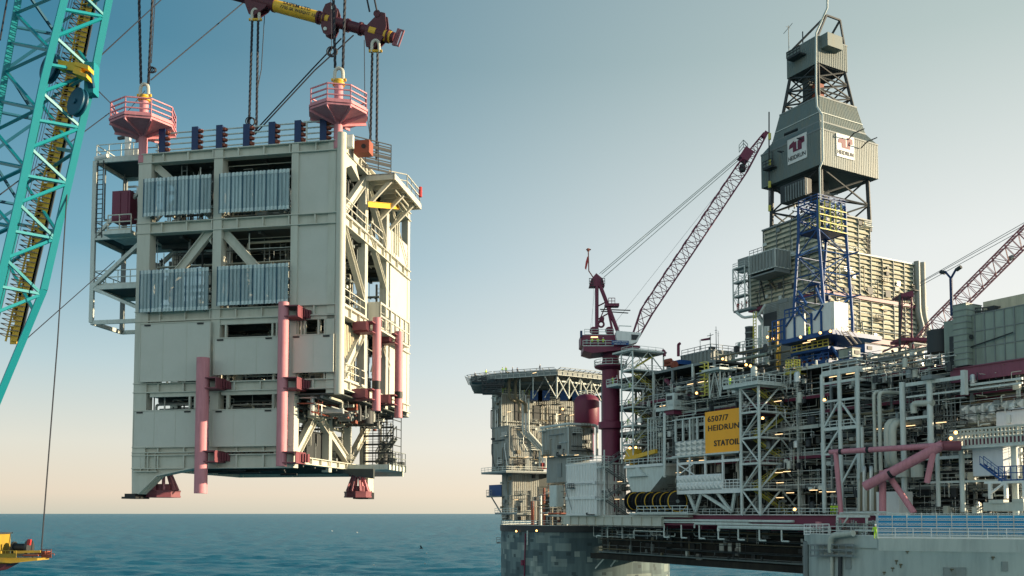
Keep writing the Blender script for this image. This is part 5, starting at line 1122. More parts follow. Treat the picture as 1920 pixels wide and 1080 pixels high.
slab('window', M.grey, [(1098, 636), (1102, 636), (1102, 645), (1098, 645)], .3, -3.4); slab('lamp_bar', M.tubem, [(1108, 631), (1121, 631), (1121, 633), (1108, 633)], .2, -3.5)
slab('side_lamp', M.navy, [(1088, 620), (1092, 620), (1092, 632), (1088, 632)], .8, -3.6)
for x in (1114, 1143): P(pc, 'winch_drum', MB().tube(cq(x - 1, 620, -2), cq(x + 1, 620, 2), 7.5 * k_, 20), M.bur, smooth=True)
cabo = slab('cab', M.white, [(1156, 620), (1203, 624), (1196, 640), (1184, 645), (1158, 643), (1155, 630)], 3.0, -5)
slab('cab_window', M.dark, [(1184, 627), (1198, 628), (1193, 637), (1184, 637)], .2, -5.12, cabo); slab('cab_roof_rail', M.lgrey, [(1160, 610), (1184, 611), (1184, 612.5), (1160, 611.5)], .1, -4.8, cabo); slab('cab_roof_rail', M.lgrey, [(1160, 611), (1161, 611), (1161, 621), (1160, 621)], .1, -4.8, cabo)
P(pc, 'name_board', MB().prism([cq(x, y, -5.6) for x, y in ((1147, 638), (1179, 639), (1179, 647), (1147, 646))], V((0, .2, 0))), M.blue)
text_mesh('lettering', 'NATIONAL OILWELL', cq(1148.5, 642, -5.8), V((1, 0, 0)), Z, 2.2 * k_, M.white, pc, wide=29 * k_); text_mesh('lettering', 'offshore cranes', cq(1151, 645.5, -5.8), V((1, 0, 0)), Z, 1.8 * k_, M.white, pc, wide=22 * k_)
# A-frame mast
for dy in (-1.4, 1.4):
    P(pc, 'mast_leg', MB().tube(cq(1119, 628, dy), cq(1119, 522, dy * .6), .40, 8), M.bur, smooth=True)
    P(pc, 'mast_leg', MB().tube(cq(1161, 628, dy), cq(1120, 522, dy * .6), .42, 8), M.bur, smooth=True)
    P(pc, 'mast_leg', MB().tube(cq(1150, 628, dy), cq(1137, 566, dy * .6), .25, 8), M.bur, smooth=True)
P(pc, 'mast_brace', MB().tube(cq(1119, 600, 0), cq(1145, 585, 0), .15, 6).tube(cq(1119, 575, 0), cq(1137, 566, 0), .15, 6).tube(cq(1120, 610), cq(1137, 570), .12, 6), M.bur, smooth=True)
slab('mast_head', M.bur, [(1105, 536), (1134, 536), (1130, 522), (1118, 512), (1108, 524)], 2.4, -1.2)
P(pc, 'handrail', MB().rail([cq(1105, 533, -1.5), cq(1112, 534, -1.5)], 1.3, .06, 1).rail([cq(1128, 533, -1.5), cq(1134, 533, -1.5)], 1.3, .06, 1), M.dark)
P(pc, 'mast_platform', MB().hex(cq(1147, 573, -1), V((1.5, 0, 0)), V((0, 1, 0)), Z * .3).rail([cq(1141, 571, -2), cq(1153, 571, -2)], 1.4, .06, .8), M.bur)
P(pc, 'boom_prong', MB().tube(cq(1125, 580, 0), cq(1182, 582, -1), .12, 6).tube(cq(1127, 583.5, 0), cq(1178, 587, -1), .12, 6), M.dark)
P(pc, 'lightning_mast', MB().path([cq(1112, 520), cq(1104, 508), cq(1103, 470)], .12, 6).tube(cq(1099, 468), cq(1108, 468), .14, 6).tube(cq(1103, 471), cq(1103, 466), .3, 8), M.oxide)
P(pc, 'hook', MB().tube(cq(1129, 595), cq(1128, 604), .5, 10).ring(cq(1127, 608), .6, .22, V((0, 1, 0))), M.bur, smooth=True)
fl = T('flag', MB().prism([cq(x, y, -.3) for x, y in ((1101, 481), (1103, 481), (1102.5, 492), (1099, 506), (1096.5, 503), (1098, 492))], V((0, .08, 0))), M.ired, 'limp red flag hanging below the lightning rod of the pedestal crane', 'flag')
P(pc, 'shroud_wire', MB().tube(cq(1113, 540), cq(1110, 625), .03, 4).tube(cq(1116, 540), cq(1106, 625), .03, 4), M.lgrey)
# boom
def quad(x, y, w_, D2, perp):
    c_ = at(x, y, D2); return [c_ + perp * w_ + V((0, w_, 0)), c_ - perp * w_ + V((0, w_, 0)), c_ - perp * w_ - V((0, w_, 0)), c_ + perp * w_ - V((0, w_, 0))]
bA, bB, bC, bD = (1192, 630), (1212, 585), (1390, 318), (1434, 252)
d_ = at(*bC, D_) - at(*bB, D_); d_.normalize(); pr = V((d_.z, 0, -d_.x)).normalized()
lattice(pc, quad(*bA, .75, D_, pr), quad(*bB, 1.3, D_, pr), 2, .17, .08, M.bur, chord='boom_chord', lace='boom_lacing')
lattice(pc, quad(*bB, 1.3, D_, pr), quad(*bC, 1.3, D_, pr), 17, .17, .07, M.bur, chord='boom_chord', lace='boom_lacing')
lattice(pc, quad(*bC, 1.3, D_, pr), quad(*bD, .4, D_, pr), 5, .15, .07, M.bur, chord='boom_chord', lace='boom_lacing')
P(pc, 'boom_head', MB().hex(cq(1398, 292), pr * 1.1, d_ * 1.3, V((0, 1.2, 0))).hex(cq(1434, 253), pr * .45, d_ * .7, V((0, .5, 0))), M.bur)
P(pc, 'boom_platform', MB().rail([cq(1386, 286, -1), cq(1394, 276, -1), cq(1402, 284, -1)], 1.6, .06, 1.2), M.grey)
P(pc, 'hook_block', MB().lathe(cq(1392, 316), [(0, -.9), (.6, -.7), (.8, 0), (.5, .9), (0, 1)], 12), M.dark, smooth=True)
m = MB()
for k in range(9): t = .06 + k * .1; q = at(bB[0] + (bC[0] - bB[0]) * t, bB[1] + (bC[1] - bB[1]) * t, D_) - pr * 1.5; m.beam(q - d_ * .9, q + d_ * .9, .1).beam(q, q + pr * .3, .1)
P(pc, 'boom_bracket', m, M.dark)
for i, (x0, y0, x1, y1) in enumerate(((1124, 513, 1388, 290), (1128, 514, 1388, 293), (1132, 520, 1384, 301))): P(pc, 'pendant_wire', MB().tube(cq(x0, y0, i - 1), cq(x1, y1, i - 1), .07, 5), M.gclad)
P(pc, 'hoist_wire', MB().tube(cq(1155, 603), cq(1350, 356), .035, 4), M.grey)
# ---- white scaffold stair tower beside the crane
t1 = thing('stair_tower', 'white lattice stair tower with yellow stairs beside the crane pedestal', 'stair tower', PF.p(pa(1185, -2), 0, pz(1185, 868, -2)))
c = cb(1186, 657, 868, 1165, 1244, -2); tower(t1, c, 6, M.lgrey, .17, .10)
P(t1, 'roof_platform', MB().box(PF, c[0] - 2.5, c[1] + .5, c[2] - .5, c[3] + .5, c[5], c[5] + .35), M.lgrey)
P(t1, 'balcony', MB().box(PF, c[0] - 4, c[0], c[2] - 1, c[2] + 4, c[5] - 6.8, c[5] - 6.4).rail([PF.p(c[0] - 4, c[2] + 4, c[5] - 6.4), PF.p(c[0] - 4, c[2] - 1, c[5] - 6.4), PF.p(c[0], c[2] - 1, c[5] - 6.4)], 1.2, .06, 1.5), M.lgrey)
t1b = thing('pipe_support_frame', 'open white pipe frame right of the lower stair tower', 'steel frame', PF.p(pa(1250, 0), 0, pz(1250, 865, 0)))
c = cb(1215, 785, 866, 1188, 1246, -2.6)
m = MB()
for k in range(7): bq_ = c[2] + (c[3] - c[2]) * k / 6; P(t1b, 'post', MB().tube(PF.p(c[1], bq_, c[4]), PF.p(c[1], bq_, c[5]), .14, 6), M.lgrey)
P(t1b, 'top_rail', MB().beam(PF.p(c[1], c[2], c[5]), PF.p(c[1], c[3], c[5]), .3), M.lgrey)
P(t1b, 'pole', MB().tube(PF.B(1246, 895, -4), PF.B(1246, 775, -4), .28, 8), M.lgrey, smooth=True)

# ---- roof box, cabin, small towers
rb = thing('roof_cabin', 'long corrugated grey roof cabin on a burgundy base behind the stair tower', 'roof cabin', PF.p(pa(1333, 9), 10, pz(1333, 690, 9)))
c = cb(1333, 656, 683, 1278, 1376, 9); clad(rb, c, M.clad, 1.0, .3); trim(rb, c, M.grey, .3)
P(rb, 'base_frame', MB().box(PF, c[0], c[1], c[2], c[3], c[4] - 1.0, c[4]), M.bur)
P(rb, 'roof_rail', MB().rail([PF.p(c[0], c[2], c[5]), PF.p(c[0] + 6, c[2], c[5])], 1.2, .05, 2).rail([PF.p(c[1] - 5, c[2], c[5]), PF.p(c[1], c[2], c[5]), PF.p(c[1], c[3], c[5])], 1.2, .05, 1.5), M.grey)
P(rb, 'roof_equipment', MB().box(PF, c[1] - 3, c[1] - 2, c[2] + 2, c[2] + 3, c[5], c[5] + 1.2).box(PF, c[1] - 1, c[1] - .3, c[2] + 7, c[2] + 8, c[5], c[5] + 1.5), M.dark)
def mast(x, y0, y1, s, r, label, cross=0, extra=None, mat=None, cat='antenna mast', group='thin masts on the roofs'):
    A, B = PF.B(x, y1, s), PF.B(x, y0, s); B = V((A.x, A.y, B.z)); m = MB(); m.tube(A, B, r, 6, r * .6)
    if cross: m.beam(B - PF.ex * cross - Z * .5, B + PF.ex * cross - Z * .5, r)
    for dz, L in ((.35, 1.2), (.55, .8)): m.beam(A.lerp(B, 1 - dz * .5) - PF.ey * L * .3, A.lerp(B, 1 - dz * .5) + PF.ex * L * .3, r * .8)
    return T('mast', m, mat or M.grey, label, cat, group, loc=A)
mast(1332, 624, 656, 11, .10, 'mast with a small dish top on the grey roof cabin', .9); mast(1343, 612, 656, 12, .09, 'tallest whip mast on the grey roof cabin'); mast(1347, 620, 656, 14, .06, 'thin whip mast right of the tallest one on the roof cabin'); mast(1313, 636, 656, 10, .06, 'short pole holding the left end of the windsock')
T('windsock', MB().prism([PF.B(x, y, 11) for x, y in ((1314, 636), (1330, 633), (1330, 637), (1314, 639))], PF.ey * .4), M.bur, 'dark red windsock flying over the grey roof cabin', 'windsock')
for x, y0, dx, l in ((1272, 644, 3, 'taller bent burgundy exhaust pipe left of the roof cabin'), (1246, 657, -3, 'shorter bent burgundy exhaust pipe above the stair tower')):
    T('exhaust_pipe', MB().bend([PF.B(x, 668, 6), PF.B(x, y0 + 2, 6), PF.B(x + dx, y0, 6)], .3, 8), M.bur, l, 'exhaust pipe', 'bent exhaust pipes', smooth=True)
T('winch_skid', MB().box(PF, pa(1258, 5), pa(1276, 5), 5, 8, pz(1266, 684, 5), pz(1266, 676, 5)).tube(PF.B(1256, 682, 5), PF.B(1262, 682, 5), .7, 12), M.blue, 'blue winch skid on the deck between stair tower and roof cabin', 'winch')
T('red_machine', MB().box(PF, pa(1246, 4), pa(1262, 4), 4, 6, pz(1252, 686, 4), pz(1252, 679, 4)).tube(PF.B(1248, 678, 4), PF.B(1258, 676, 4), .5, 10).tube(PF.B(1262, 684, 3.8), PF.B(1266, 684, 3.8), .8, 10), M.oxide, 'rusty red pump skid next to the blue winch', 'pump')
P(bulk, 'burgundy_strut', MB().beam(PF.B(1248, 712, 1.5), PF.B(1272, 735, 1.5), .6), M.bur)
gc = thing('control_cabin', 'small pale grey control cabin with dark windows on the mid deck', 'cabin', PF.p(pa(1262, -1), 0, pz(1262, 766, -1)))
c = cb(1264, 736, 764, 1249, 1286, -1.5); box(gc, 'cabin_shell', M.lgrey, c)
P(gc, 'window', MB().box(PF, pa(1251, -1.5), pa(1261, -1.5), -1.56, -1.5, c[4] + 1.6, c[5] - .5), M.dark); P(gc, 'window', MB().box(PF, c[1], c[1] + .06, c[2] + .8, c[2] + 2.3, c[4] + 1.6, c[5] - .5), M.dark)
P(gc, 'floor_platform', MB().box(PF, c[0] - 2, c[1] + 1, c[2] - 1, c[3] + 14, c[4] - .5, c[4]).rail([PF.p(c[0] - 2, c[2] - 1, c[4]), PF.p(c[1] + 1, c[2] - 1, c[4]), PF.p(c[1] + 1, c[3] + 14, c[4])], 1.2, .06, 1.6), M.lgrey)
P(gc, 'base_beam', MB().box(PF, c[0], c[1] + .5, c[2] - .5, c[3] + 12, c[4] - 1.3, c[4] - .5), M.bur)
yl = thing('ladder_tower', 'yellow caged ladder beside a small white lattice tower', 'ladder', PF.p(pa(1325, -1), 0, pz(1325, 742, -1)))
A, B = PF.B(1325, 742, -1), PF.B(1325, 680, -1); B = V((A.x, A.y, B.z)); P(yl, 'ladder', MB().ladder(A, B, 1.0, PF.ex, .1, .6), M.lime)
m = MB()
for k in range(9): q = A.lerp(B, k / 8); m.beam(q + PF.ex * .7 - PF.ey * 1, q - PF.ex * .7 - PF.ey * 1, .1).beam(q + PF.ex * .7, q + PF.ex * .7 - PF.ey * 1, .1).beam(q - PF.ex * .7, q - PF.ex * .7 - PF.ey * 1, .1)
P(yl, 'cage', m, M.lime)
t3 = thing('lattice_tower', 'small white cross-braced tower on the mid deck above the orange sign', 'lattice tower', PF.p(pa(1350, -1), 0, pz(1350, 742, -1)))
c = cb(1350, 694, 744, 1330, 1366, -1.5); tower(t3, c, 1, M.lgrey, .14, .09, False, True, True)
P(t3, 'roof_platform', MB().box(PF, c[0] - 1, c[1] + 1, c[2] - 1, c[3] + 1, c[5], c[5] + .4), M.lgrey)

# ---- face below: orange sign, rippled wall, gallery
sg = thing('platform_sign', 'big orange sign with black field number and platform name', 'sign', PF.p(pa(1355, -3), -3, pz(1355, 850, -3)))
sc = (pa(1322, -3), pa(1389.5, -3)); z1, z0 = pz(1389, 764, -3), pz(1389, 845, -3)
P(sg, 'board', MB().box(PF, sc[0], sc[1], -3, -2.85, z0, z1), M.orange)
P(sg, 'frame', MB().box(PF, sc[0] + 1, sc[0] + 1.3, -2.85, -2, z0 - 1, z1 + 1.2).box(PF, sc[1] - 1.5, sc[1] - 1.2, -2.85, -2, z0 - 1, z1 + 1.2), M.dark)
H_ = z1 - z0; W_ = sc[1] - sc[0]
for txt, fx, fz, fw, fh in (('6507/7', .08, .75, .58, .14), ('HEIDRUN', .09, .53, .86, .135), ('STATOIL', .255, .155, .70, .14)):
    for dx in ((0, .05, .1) if txt == 'STATOIL' else (0, .05)): text_mesh('lettering', txt, PF.p(sc[0] + W_ * fx + dx, -3.04 - dx * .1, z0 + H_ * fz), PF.ex, Z, H_ * fh, M.letter, sg, wide=W_ * fw, sp=1.08)
wl = thing('rippled_wall', 'silver rippled panel wall with dark doorways left of the orange sign', 'wall panel', PF.p(pa(1300, -1), -1, pz(1300, 858, -1)))
for k in range(6):
    a = pa(1265 + k * 10, -1); a2 = pa(1275 + k * 10, -1); z0_, z1_ = pz(1290, 856, -1), pz(1290, 826, -1)
    m = MB()
    for j in range(3):
        za, zb = z0_ + (z1_ - z0_) * j / 3, z0_ + (z1_ - z0_) * (j + 1) / 3; mid = PF.p((a + a2) / 2, -1.6, (za + zb) / 2)
        cs = [PF.p(a, -1, za), PF.p(a2, -1, za), PF.p(a2, -1, zb), PF.p(a, -1, zb)]; m.add(cs + [mid], [(0, 1, 4), (1, 2, 4), (2, 3, 4), (3, 0, 4)])
    P(wl, 'pyramid_panel', m, M.silver)
for x in (1266, 1280, 1293, 1307, 1321): P(wl, 'post', MB().box(PF, pa(x, -1), pa(x + 2.5, -1), -1.2, -.9, pz(1290, 826, -1), pz(1290, 785, -1)), M.lgrey)
P(wl, 'sill', MB().box(PF, pa(1262, -1), pa(1389, -1), -3.2, -.8, pz(1290, 860, -1), pz(1290, 857, -1)), M.lgrey)
P(wl, 'rail_beam', MB().box(PF, pa(1262, -1), pa(1322, -1), -1.3, -1.1, pz(1290, 786, -1), pz(1290, 784, -1)), M.lgrey)
gl = thing('deck_gallery', 'white framed deck gallery with pyramid pattern panels under the orange sign', 'gallery', PF.p(pa(1330, -4), -4, pz(1330, 922, -4)))
a0, a1 = pa(1268, -4), pa(1388, -4); zr0, zf = pz(1330, 866, -4), pz(1330, 918, -4)
P(gl, 'floor_beam', MB().box(PF, a0, a1, -4, -3.4, zf - .7, zf), M.white); P(gl, 'floor', MB().box(PF, a0, a1, -3.4, 2, zf - .3, zf - .02), M.grey)
P(gl, 'top_beam', MB().box(PF, a0, a1, -4, -3.6, zr0 - .2, zr0 + .25), M.white)
P(gl, 'roof', MB().box(PF, pa(1262, -4), a1, -4.4, 2, zr0 + 1.2, zr0 + 1.5), M.lgrey)
for f in (0, .2, .45, .72, .98): a = a0 + (a1 - a0) * f; P(gl, 'post', MB().box(PF, a, a + .35, -4, -3.65, zf, zr0 + 1.2), M.white)
zp0, zp1 = zf + .1, pz(1330, 889, -4)
for k in range(12):
    a = a0 + k * (a1 - a0) * .72 / 12; a2 = a0 + (k + 1) * (a1 - a0) * .72 / 12; m = MB()
    for j in range(2):
        za, zb = zp0 + (zp1 - zp0) * j / 2, zp0 + (zp1 - zp0) * (j + 1) / 2; m.add([PF.p(a, -4.05, za), PF.p(a2, -4.05, za), PF.p(a2, -4.05, zb), PF.p(a, -4.05, zb), PF.p((a + a2) / 2, -4.5, (za + zb) / 2)], [(0, 1, 4), (1, 2, 4), (2, 3, 4), (3, 0, 4)])
    P(gl, 'pyramid_panel', m, M.white)
P(gl, 'handrail', MB().rail([PF.p(a0 + (a1 - a0) * .72, -4, zf), PF.p(a1, -4, zf)], 1.6, .07, .9, (1, .66, .33)), M.white)
P(gl, 'brace', MB().beam(PF.p(a0 + .3, -4, zr0), PF.p(a0 + 5, -4, zp1), .2).beam(PF.p(a0 + .3, -4, zp1), PF.p(a0 + 5, -4, zr0), .2), M.white)
for x0, y0, x1, y1 in ((1315, 924, 1372, 960), (1315, 924, 1304, 960), (1290, 924, 1305, 960), (1345, 924, 1372, 960), (1378, 924, 1372, 960)):
    P(gl, 'strut', MB().ibeam(PF.B(x0, y0, -3.6), PF.B(x1, y1, -3.6), .4, .5), M.lgrey)
# ---- tall stair tower
t2 = thing('stair_tower', 'tall white stair tower with burgundy landings standing right of the orange sign', 'stair tower', PF.p(pa(1421, -4), -2, zd0))
c = cb(1422, 722, 966, 1388, 1500, -4.5); tower(t2, c, 5, M.lgrey, .26, .16, dm=M.bur)
P(t2, 'roof_platform', MB().box(PF, c[0] - 3, c[1] + 1, c[2] - 1.2, c[3] - 4, c[5], c[5] + .5).rail([PF.p(c[0] - 3, c[3] - 4, c[5] + .5), PF.p(c[0] - 3, c[2] - 1.2, c[5] + .5), PF.p(c[1] + 1, c[2] - 1.2, c[5] + .5), PF.p(c[1] + 1, c[3] - 4, c[5] + .5)], 1.3, .06, 1.5), M.lgrey)
T2TOP = (c[0] - 2, c[2] - .5, c[5] + .5)

# ---- racks with tall pale columns on the right
rk = thing('steel_rack', 'tall pale steel rack with a boxed top frame above the cross-braced bays', 'steel frame', PF.p(pa(1607, -2), -2, zd0))
c = cb(1607, 692, 962, 1541, 1698, -2); a0, a1, b0, b1, z0, z1 = c
for a, b in ((a0, b0), (a1, b0), (a1, b0 + (b1 - b0) * .33), (a1, b0 + (b1 - b0) * .66), (a1, b1), ((a0 + a1) / 2, b0)):
    P(rk, 'column', MB().tube(PF.p(a, b, z0), PF.p(a, b, z1), .34, 12), M.lgrey, smooth=True)
for f, w_ in ((1, .7), (.93, .35), (.80, .3), (.60, .5), (.42, .3)):
    z = z0 + (z1 - z0) * f; P(rk, 'beam', MB().box(PF, a0, a1, b0 - .15, b0 + .15, z - w_ / 2, z + w_ / 2), M.lgrey); P(rk, 'beam', MB().box(PF, a1 - .15, a1 + .15, b0, b1, z - w_ / 2, z + w_ / 2), M.lgrey)
def zf_(f): return z0 + (z1 - z0) * f
am = (a0 + a1) / 2
for A, B in (((a0, .6), (am, .8)), ((am, .8), (a1, .6)), ((a0, .42), (am, .6)), ((am, .2), (a1, .42))): P(rk, 'brace', MB().beam(PF.p(A[0], b0, zf_(A[1])), PF.p(B[0], b0, zf_(B[1])), .28), M.lgrey)
P(rk, 'floor', MB().box(PF, a0, a1, b0, b1, zf_(.6) - .2, zf_(.6) - .05), M.grey)
P(rk, 'handrail', MB().rail([PF.p(a0, b0, zf_(.6)), PF.p(a1, b0, zf_(.6)), PF.p(a1, b1, zf_(.6))], 1.2, .06, 1.4).rail([PF.p(a0, b0, z1 + .35), PF.p(a1, b0, z1 + .35), PF.p(a1, b1, z1 + .35)], 1.1, .05, 1.8), M.lgrey)
m = MB()   # finned cooler banks behind the right side of the rack
for k in range(9): z = zf_(.66) + k * (zf_(.93) - zf_(.66)) / 9; m.box(PF, a1 - 2, a1 - 1.2, b0 + 2, b1 - 1, z, z + .3)
P(rk, 'cooler_bank', m, M.grey)
for k in range(8):
    x = 1612 + k * 4.3; q0 = PF.B(x, 800, -3); P(rk, 'riser_pipe', MB().bend([PF.B(x, 958, -3), PF.B(x, 900 - (k % 3) * 12, -3), PF.B(x, 902 - (k % 3) * 12, 1)], .28), [M.pipew, M.pipeb, M.silver][k % 3], smooth=True)
for x, y0, y1, r in ((1664, 790, 870, .55), (1673, 792, 872, .55), (1650, 735, 900, .3), (1640, 735, 900, .25)):
    P(rk, 'insulated_pipe', MB().bend([PF.p(pa(x, -2.5) + 1.2, 2, pz(x, y0, -2.5)), PF.p(pa(x, -2.5), -2.5, pz(x, y0, -2.5)), PF.p(pa(x, -2.5), -2.5, pz(x, y1, -2.5)), PF.p(pa(x, -2.5), 2, pz(x, y1 , -2.5))], r, 12), M.pipew, smooth=True)
r3 = thing('column_row', 'row of tall pale pipes and columns supporting the deck right of the rack', 'steel frame', PF.p(pa(1745, -1), -1, zd0))
for x, y0, y1, r in ((1746, 712, 850, .42), (1697, 716, 955, .4), (1806, 835, 960, .35), (1760, 850, 950, .3), (1905, 820, 965, .4), (1620, 800, 960, .25)):
    A, B = PF.B(x, y1, -2), PF.B(x, y0, -2); P(r3, 'column', MB().tube(A, V((A.x, A.y, B.z)), r, 12), M.lgrey, smooth=True)
for x0, x1, y, w_ in ((1700, 1750, 785, .4), (1700, 1810, 722, .5), (1706, 1820, 862, .4), (1740, 1920, 905, .3), (1700, 1920, 745, .25), (1820, 1920, 722, .3)):
    P(r3, 'beam', MB().beam(PF.B(x0, y, -1.8), PF.p(pa(x1, -1.8), -1.8, pz(x0, y, -1.8)), w_, w_), M.lgrey)
P(r3, 'column_cap', MB().box(PF, pa(1738, -2), pa(1758, -2), -3, 0, pz(1746, 712, -2), pz(1746, 704, -2)), M.grey)
P(r3, 'looped_pipe', MB().bend([PF.B(1714, 775, -2), PF.B(1712, 757, -2), PF.B(1750, 755, -2)], .45, 10), M.pipew, smooth=True)
P(r3, 'hanging_duct', MB().box(PF, pa(1808, -2.5), pa(1815, -2.5), -3, -2.2, pz(1812, 740, -2.5), pz(1812, 694, -2.5)), M.lgrey)
for k in range(9):
    x = 1690 + r2.random() * 100; P(r3, 'cable_ladder', MB().ladder(PF.B(x, 830, .5), V((PF.B(x, 830, .5).x, PF.B(x, 830, .5).y, pz(x, 712, .5))), .5, PF.ex, .05, .6), M.grey)

# ---- green machinery house
gh = thing('machinery_house', 'large grey-green panelled machinery house on a purple girder at the right edge', 'machinery house', PF.p(pa(1900, 1), 3, pz(1900, 690, 1)))
a0, a1 = pa(1816, 1), pa(1990, 1); zt_, zb_ = pz(1816, 592, 1), pz(1816, 686, 1)
P(gh, 'wall', MB().box(PF, a0, a1, 1, 18, zb_, zt_), M.gclad)
n = 9
for k in range(n + 1): a = a0 + (a1 - a0) * k / n; P(gh, 'panel_rib', MB().box(PF, a - .06, a + .06, .86, 1, zb_, zt_), M.grey)
for f in (.0, .33, .66, 1): z = zb_ + (zt_ - zb_) * f; P(gh, 'panel_seam', MB().box(PF, a0, a1, .9, 1, z - .06, z + .06), M.grey)
c = cb(1811, 568, 684, 1786, 1840, -.2); box(gh, 'tower', M.gclad, c)
for k in range(11): z = c[4] + (c[5] - c[4]) * k / 10; P(gh, 'tower_band', MB().box(PF, c[0] - .05, c[1] + .08, c[2] - .1, c[3] + .05, z - .05, z + .05), M.grey)
P(gh, 'conduit', MB().tube(PF.B(1819, 651, .6), PF.p(pa(1905, .6), .6, pz(1819, 651, .6) + 1.0), .1, 6).tube(PF.B(1817, 632, .5), PF.B(1823, 632, .5), .3, 6), M.dark)
P(gh, 'roof_box', MB().box(PF, pa(1850, 4), pa(1990, 4), 4, 14, zt_, zt_ + 2.2), M.slat)
P(gh, 'roof_fittings', MB().rail([PF.p(c[1], c[2] + 2, zt_ + .05), PF.p(c[1] + 4, c[2] + 6, zt_ + .05)], 1.0, .08, 1).box(PF, c[1] + 1, c[1] + 2, 3, 4, zt_, zt_ + 1.2), M.dark)
P(gh, 'side_vent', MB().box(PF, c[0] - 1.5, c[0], 1, 3, c[5] - 8, c[5] - 4), M.dark)
P(gh, 'base_girder', MB().box(PF, a0 - 2, a1, .2, .8, zb_ - 2.2, zb_ - .35).box(PF, a0 - 2, a1, 0, 1.0, zb_ - .35, zb_ - .2), M.purp)
P(gh, 'inner_girder', MB().box(PF, a0 - 2, a1, 6, 6.6, zb_ - 5.0, zb_ - 2.6), M.bur); P(gh, 'base_floor', MB().box(PF, a0 - 2, a1, 1, 18, zb_ - .5, zb_ - .1), M.deck)
P(gh, 'left_annex', MB().box(PF, c[0] - 3, c[0], 2, 6, c[4], c[4] + 7), M.gclad)
mp = thing('floodlight_mast', 'dark forked mast with two cameras beside the green machinery house', 'mast', PF.B(1785, 592, 1))
A, B = PF.B(1785, 592, 1), PF.B(1783, 522, 1); P(mp, 'pole', MB().tube(A, B, .24, 8), M.navy, smooth=True)
for dx in (-1, 1): P(mp, 'arm', MB().tube(B, B + PF.ex * dx * .9 + Z * 1.2, .16, 6), M.navy); P(mp, 'camera_head', MB().tube(B + PF.ex * dx * .9 + Z * 1.0, B + PF.ex * dx * 1.6 + Z * 1.3, .28, 8), M.dark)
T('exhaust_drum', MB().lathe(PF.B(1761, 662, 3), [(0, 0), (1.6, 0), (1.6, 3.2), (1.5, 3.3), (0, 3.3)], 20), M.dark, 'short dark exhaust drum left of the green machinery house', 'exhaust', smooth=True)
for j_ in range(2):   # rippled silver panels under the machinery house
    for k in range(9):
        x0_ = 1800 + k * 15; a, a2 = pa(x0_, .8), pa(x0_ + 15, .8); za, zb = pz(1860, 790 - j_ * 18, .8), pz(1860, 772 - j_ * 18, .8)
        P(gh, 'rippled_panel', MB().add([PF.p(a, .8, za), PF.p(a2, .8, za), PF.p(a2, .8, zb), PF.p(a, .8, zb), PF.p((a + a2) / 2, .3, (za + zb) / 2)], [(0, 1, 4), (1, 2, 4), (2, 3, 4), (3, 0, 4)]), M.silver)
# rail bridge, white box, blue containers
br = thing('conveyor_bridge', 'cream railed bridge with burgundy infill panels at the right edge', 'walkway bridge', PF.p(pa(1850, -4), -4, pz(1850, 836, -4)))
a0, a1 = pa(1780, -4), pa(1990, -4); zf2, zt2 = pz(1790, 838, -4), pz(1790, 808, -4)
P(br, 'floor', MB().box(PF, a0, a1, -4, -1.5, zf2 - .3, zf2 + .1), M.lgrey); P(br, 'end_plate', MB().box(PF, a0, a0 + 1.2, -4.1, -1.4, zf2 - .3, zf2 + 1.8), M.cream)
for f in (.45, .72, 1): z = zf2 + (zt2 - zf2) * f; P(br, 'rail', MB().tube(PF.p(a0, -4, z), PF.p(a1, -4, z), .12, 6).tube(PF.p(a0, -1.5, z + .3), PF.p(a1, -1.5, z + .3), .12, 6), M.cream)
n = 26
for k in range(n):
    a = a0 + 1.5 + (a1 - a0 - 1.5) * k / n; P(br, 'baluster', MB().box(PF, a, a + .22, -4.08, -3.9, zf2, zt2), M.cream); P(br, 'infill', MB().box(PF, a + .35, a + 1.1, -3.95, -3.85, zf2 + .1, zf2 + (zt2 - zf2) * .42), M.bur)
wb = T('white_store', MB().box(PF, pa(1822, -2.5), pa(1879, -2.5), -2.5, 1, pz(1850, 892, -2.5), pz(1850, 838, -2.5)), M.cloth, 'plain white panelled store under the railed bridge', 'store')
T('white_sheeting', MB().prism([PF.B(x, y, -.5) for x, y in ((1868, 772), (1925, 762), (1925, 800), (1868, 802))], PF.ey * .3), M.cloth, 'white sheeting tied under the green machinery house', 'sheeting')
T('pale_tank', MB().tube(PF.B(1694, 895, -2), V((PF.B(1694, 895, -2).x, PF.B(1694, 895, -2).y, pz(1694, 872, -2))), 1.0, 16), M.pipew, 'pale cylinder tank left of its twin behind the pink frame', 'tank', 'pale tanks behind the pink frame', smooth=True)
T('pale_tank', MB().tube(PF.B(1720, 895, -2), V((PF.B(1720, 895, -2).x, PF.B(1720, 895, -2).y, pz(1720, 872, -2))), .85, 16), M.pipew, 'narrower pale cylinder tank right of its twin behind the pink frame', 'tank', 'pale tanks behind the pink frame', smooth=True)
T('white_container', MB().box(PF, pa(1640, -4), pa(1682, -4), -4, -1, pz(1660, 966, -4), pz(1660, 922, -4)), M.white, 'plain white container behind the lower pink strut', 'container')
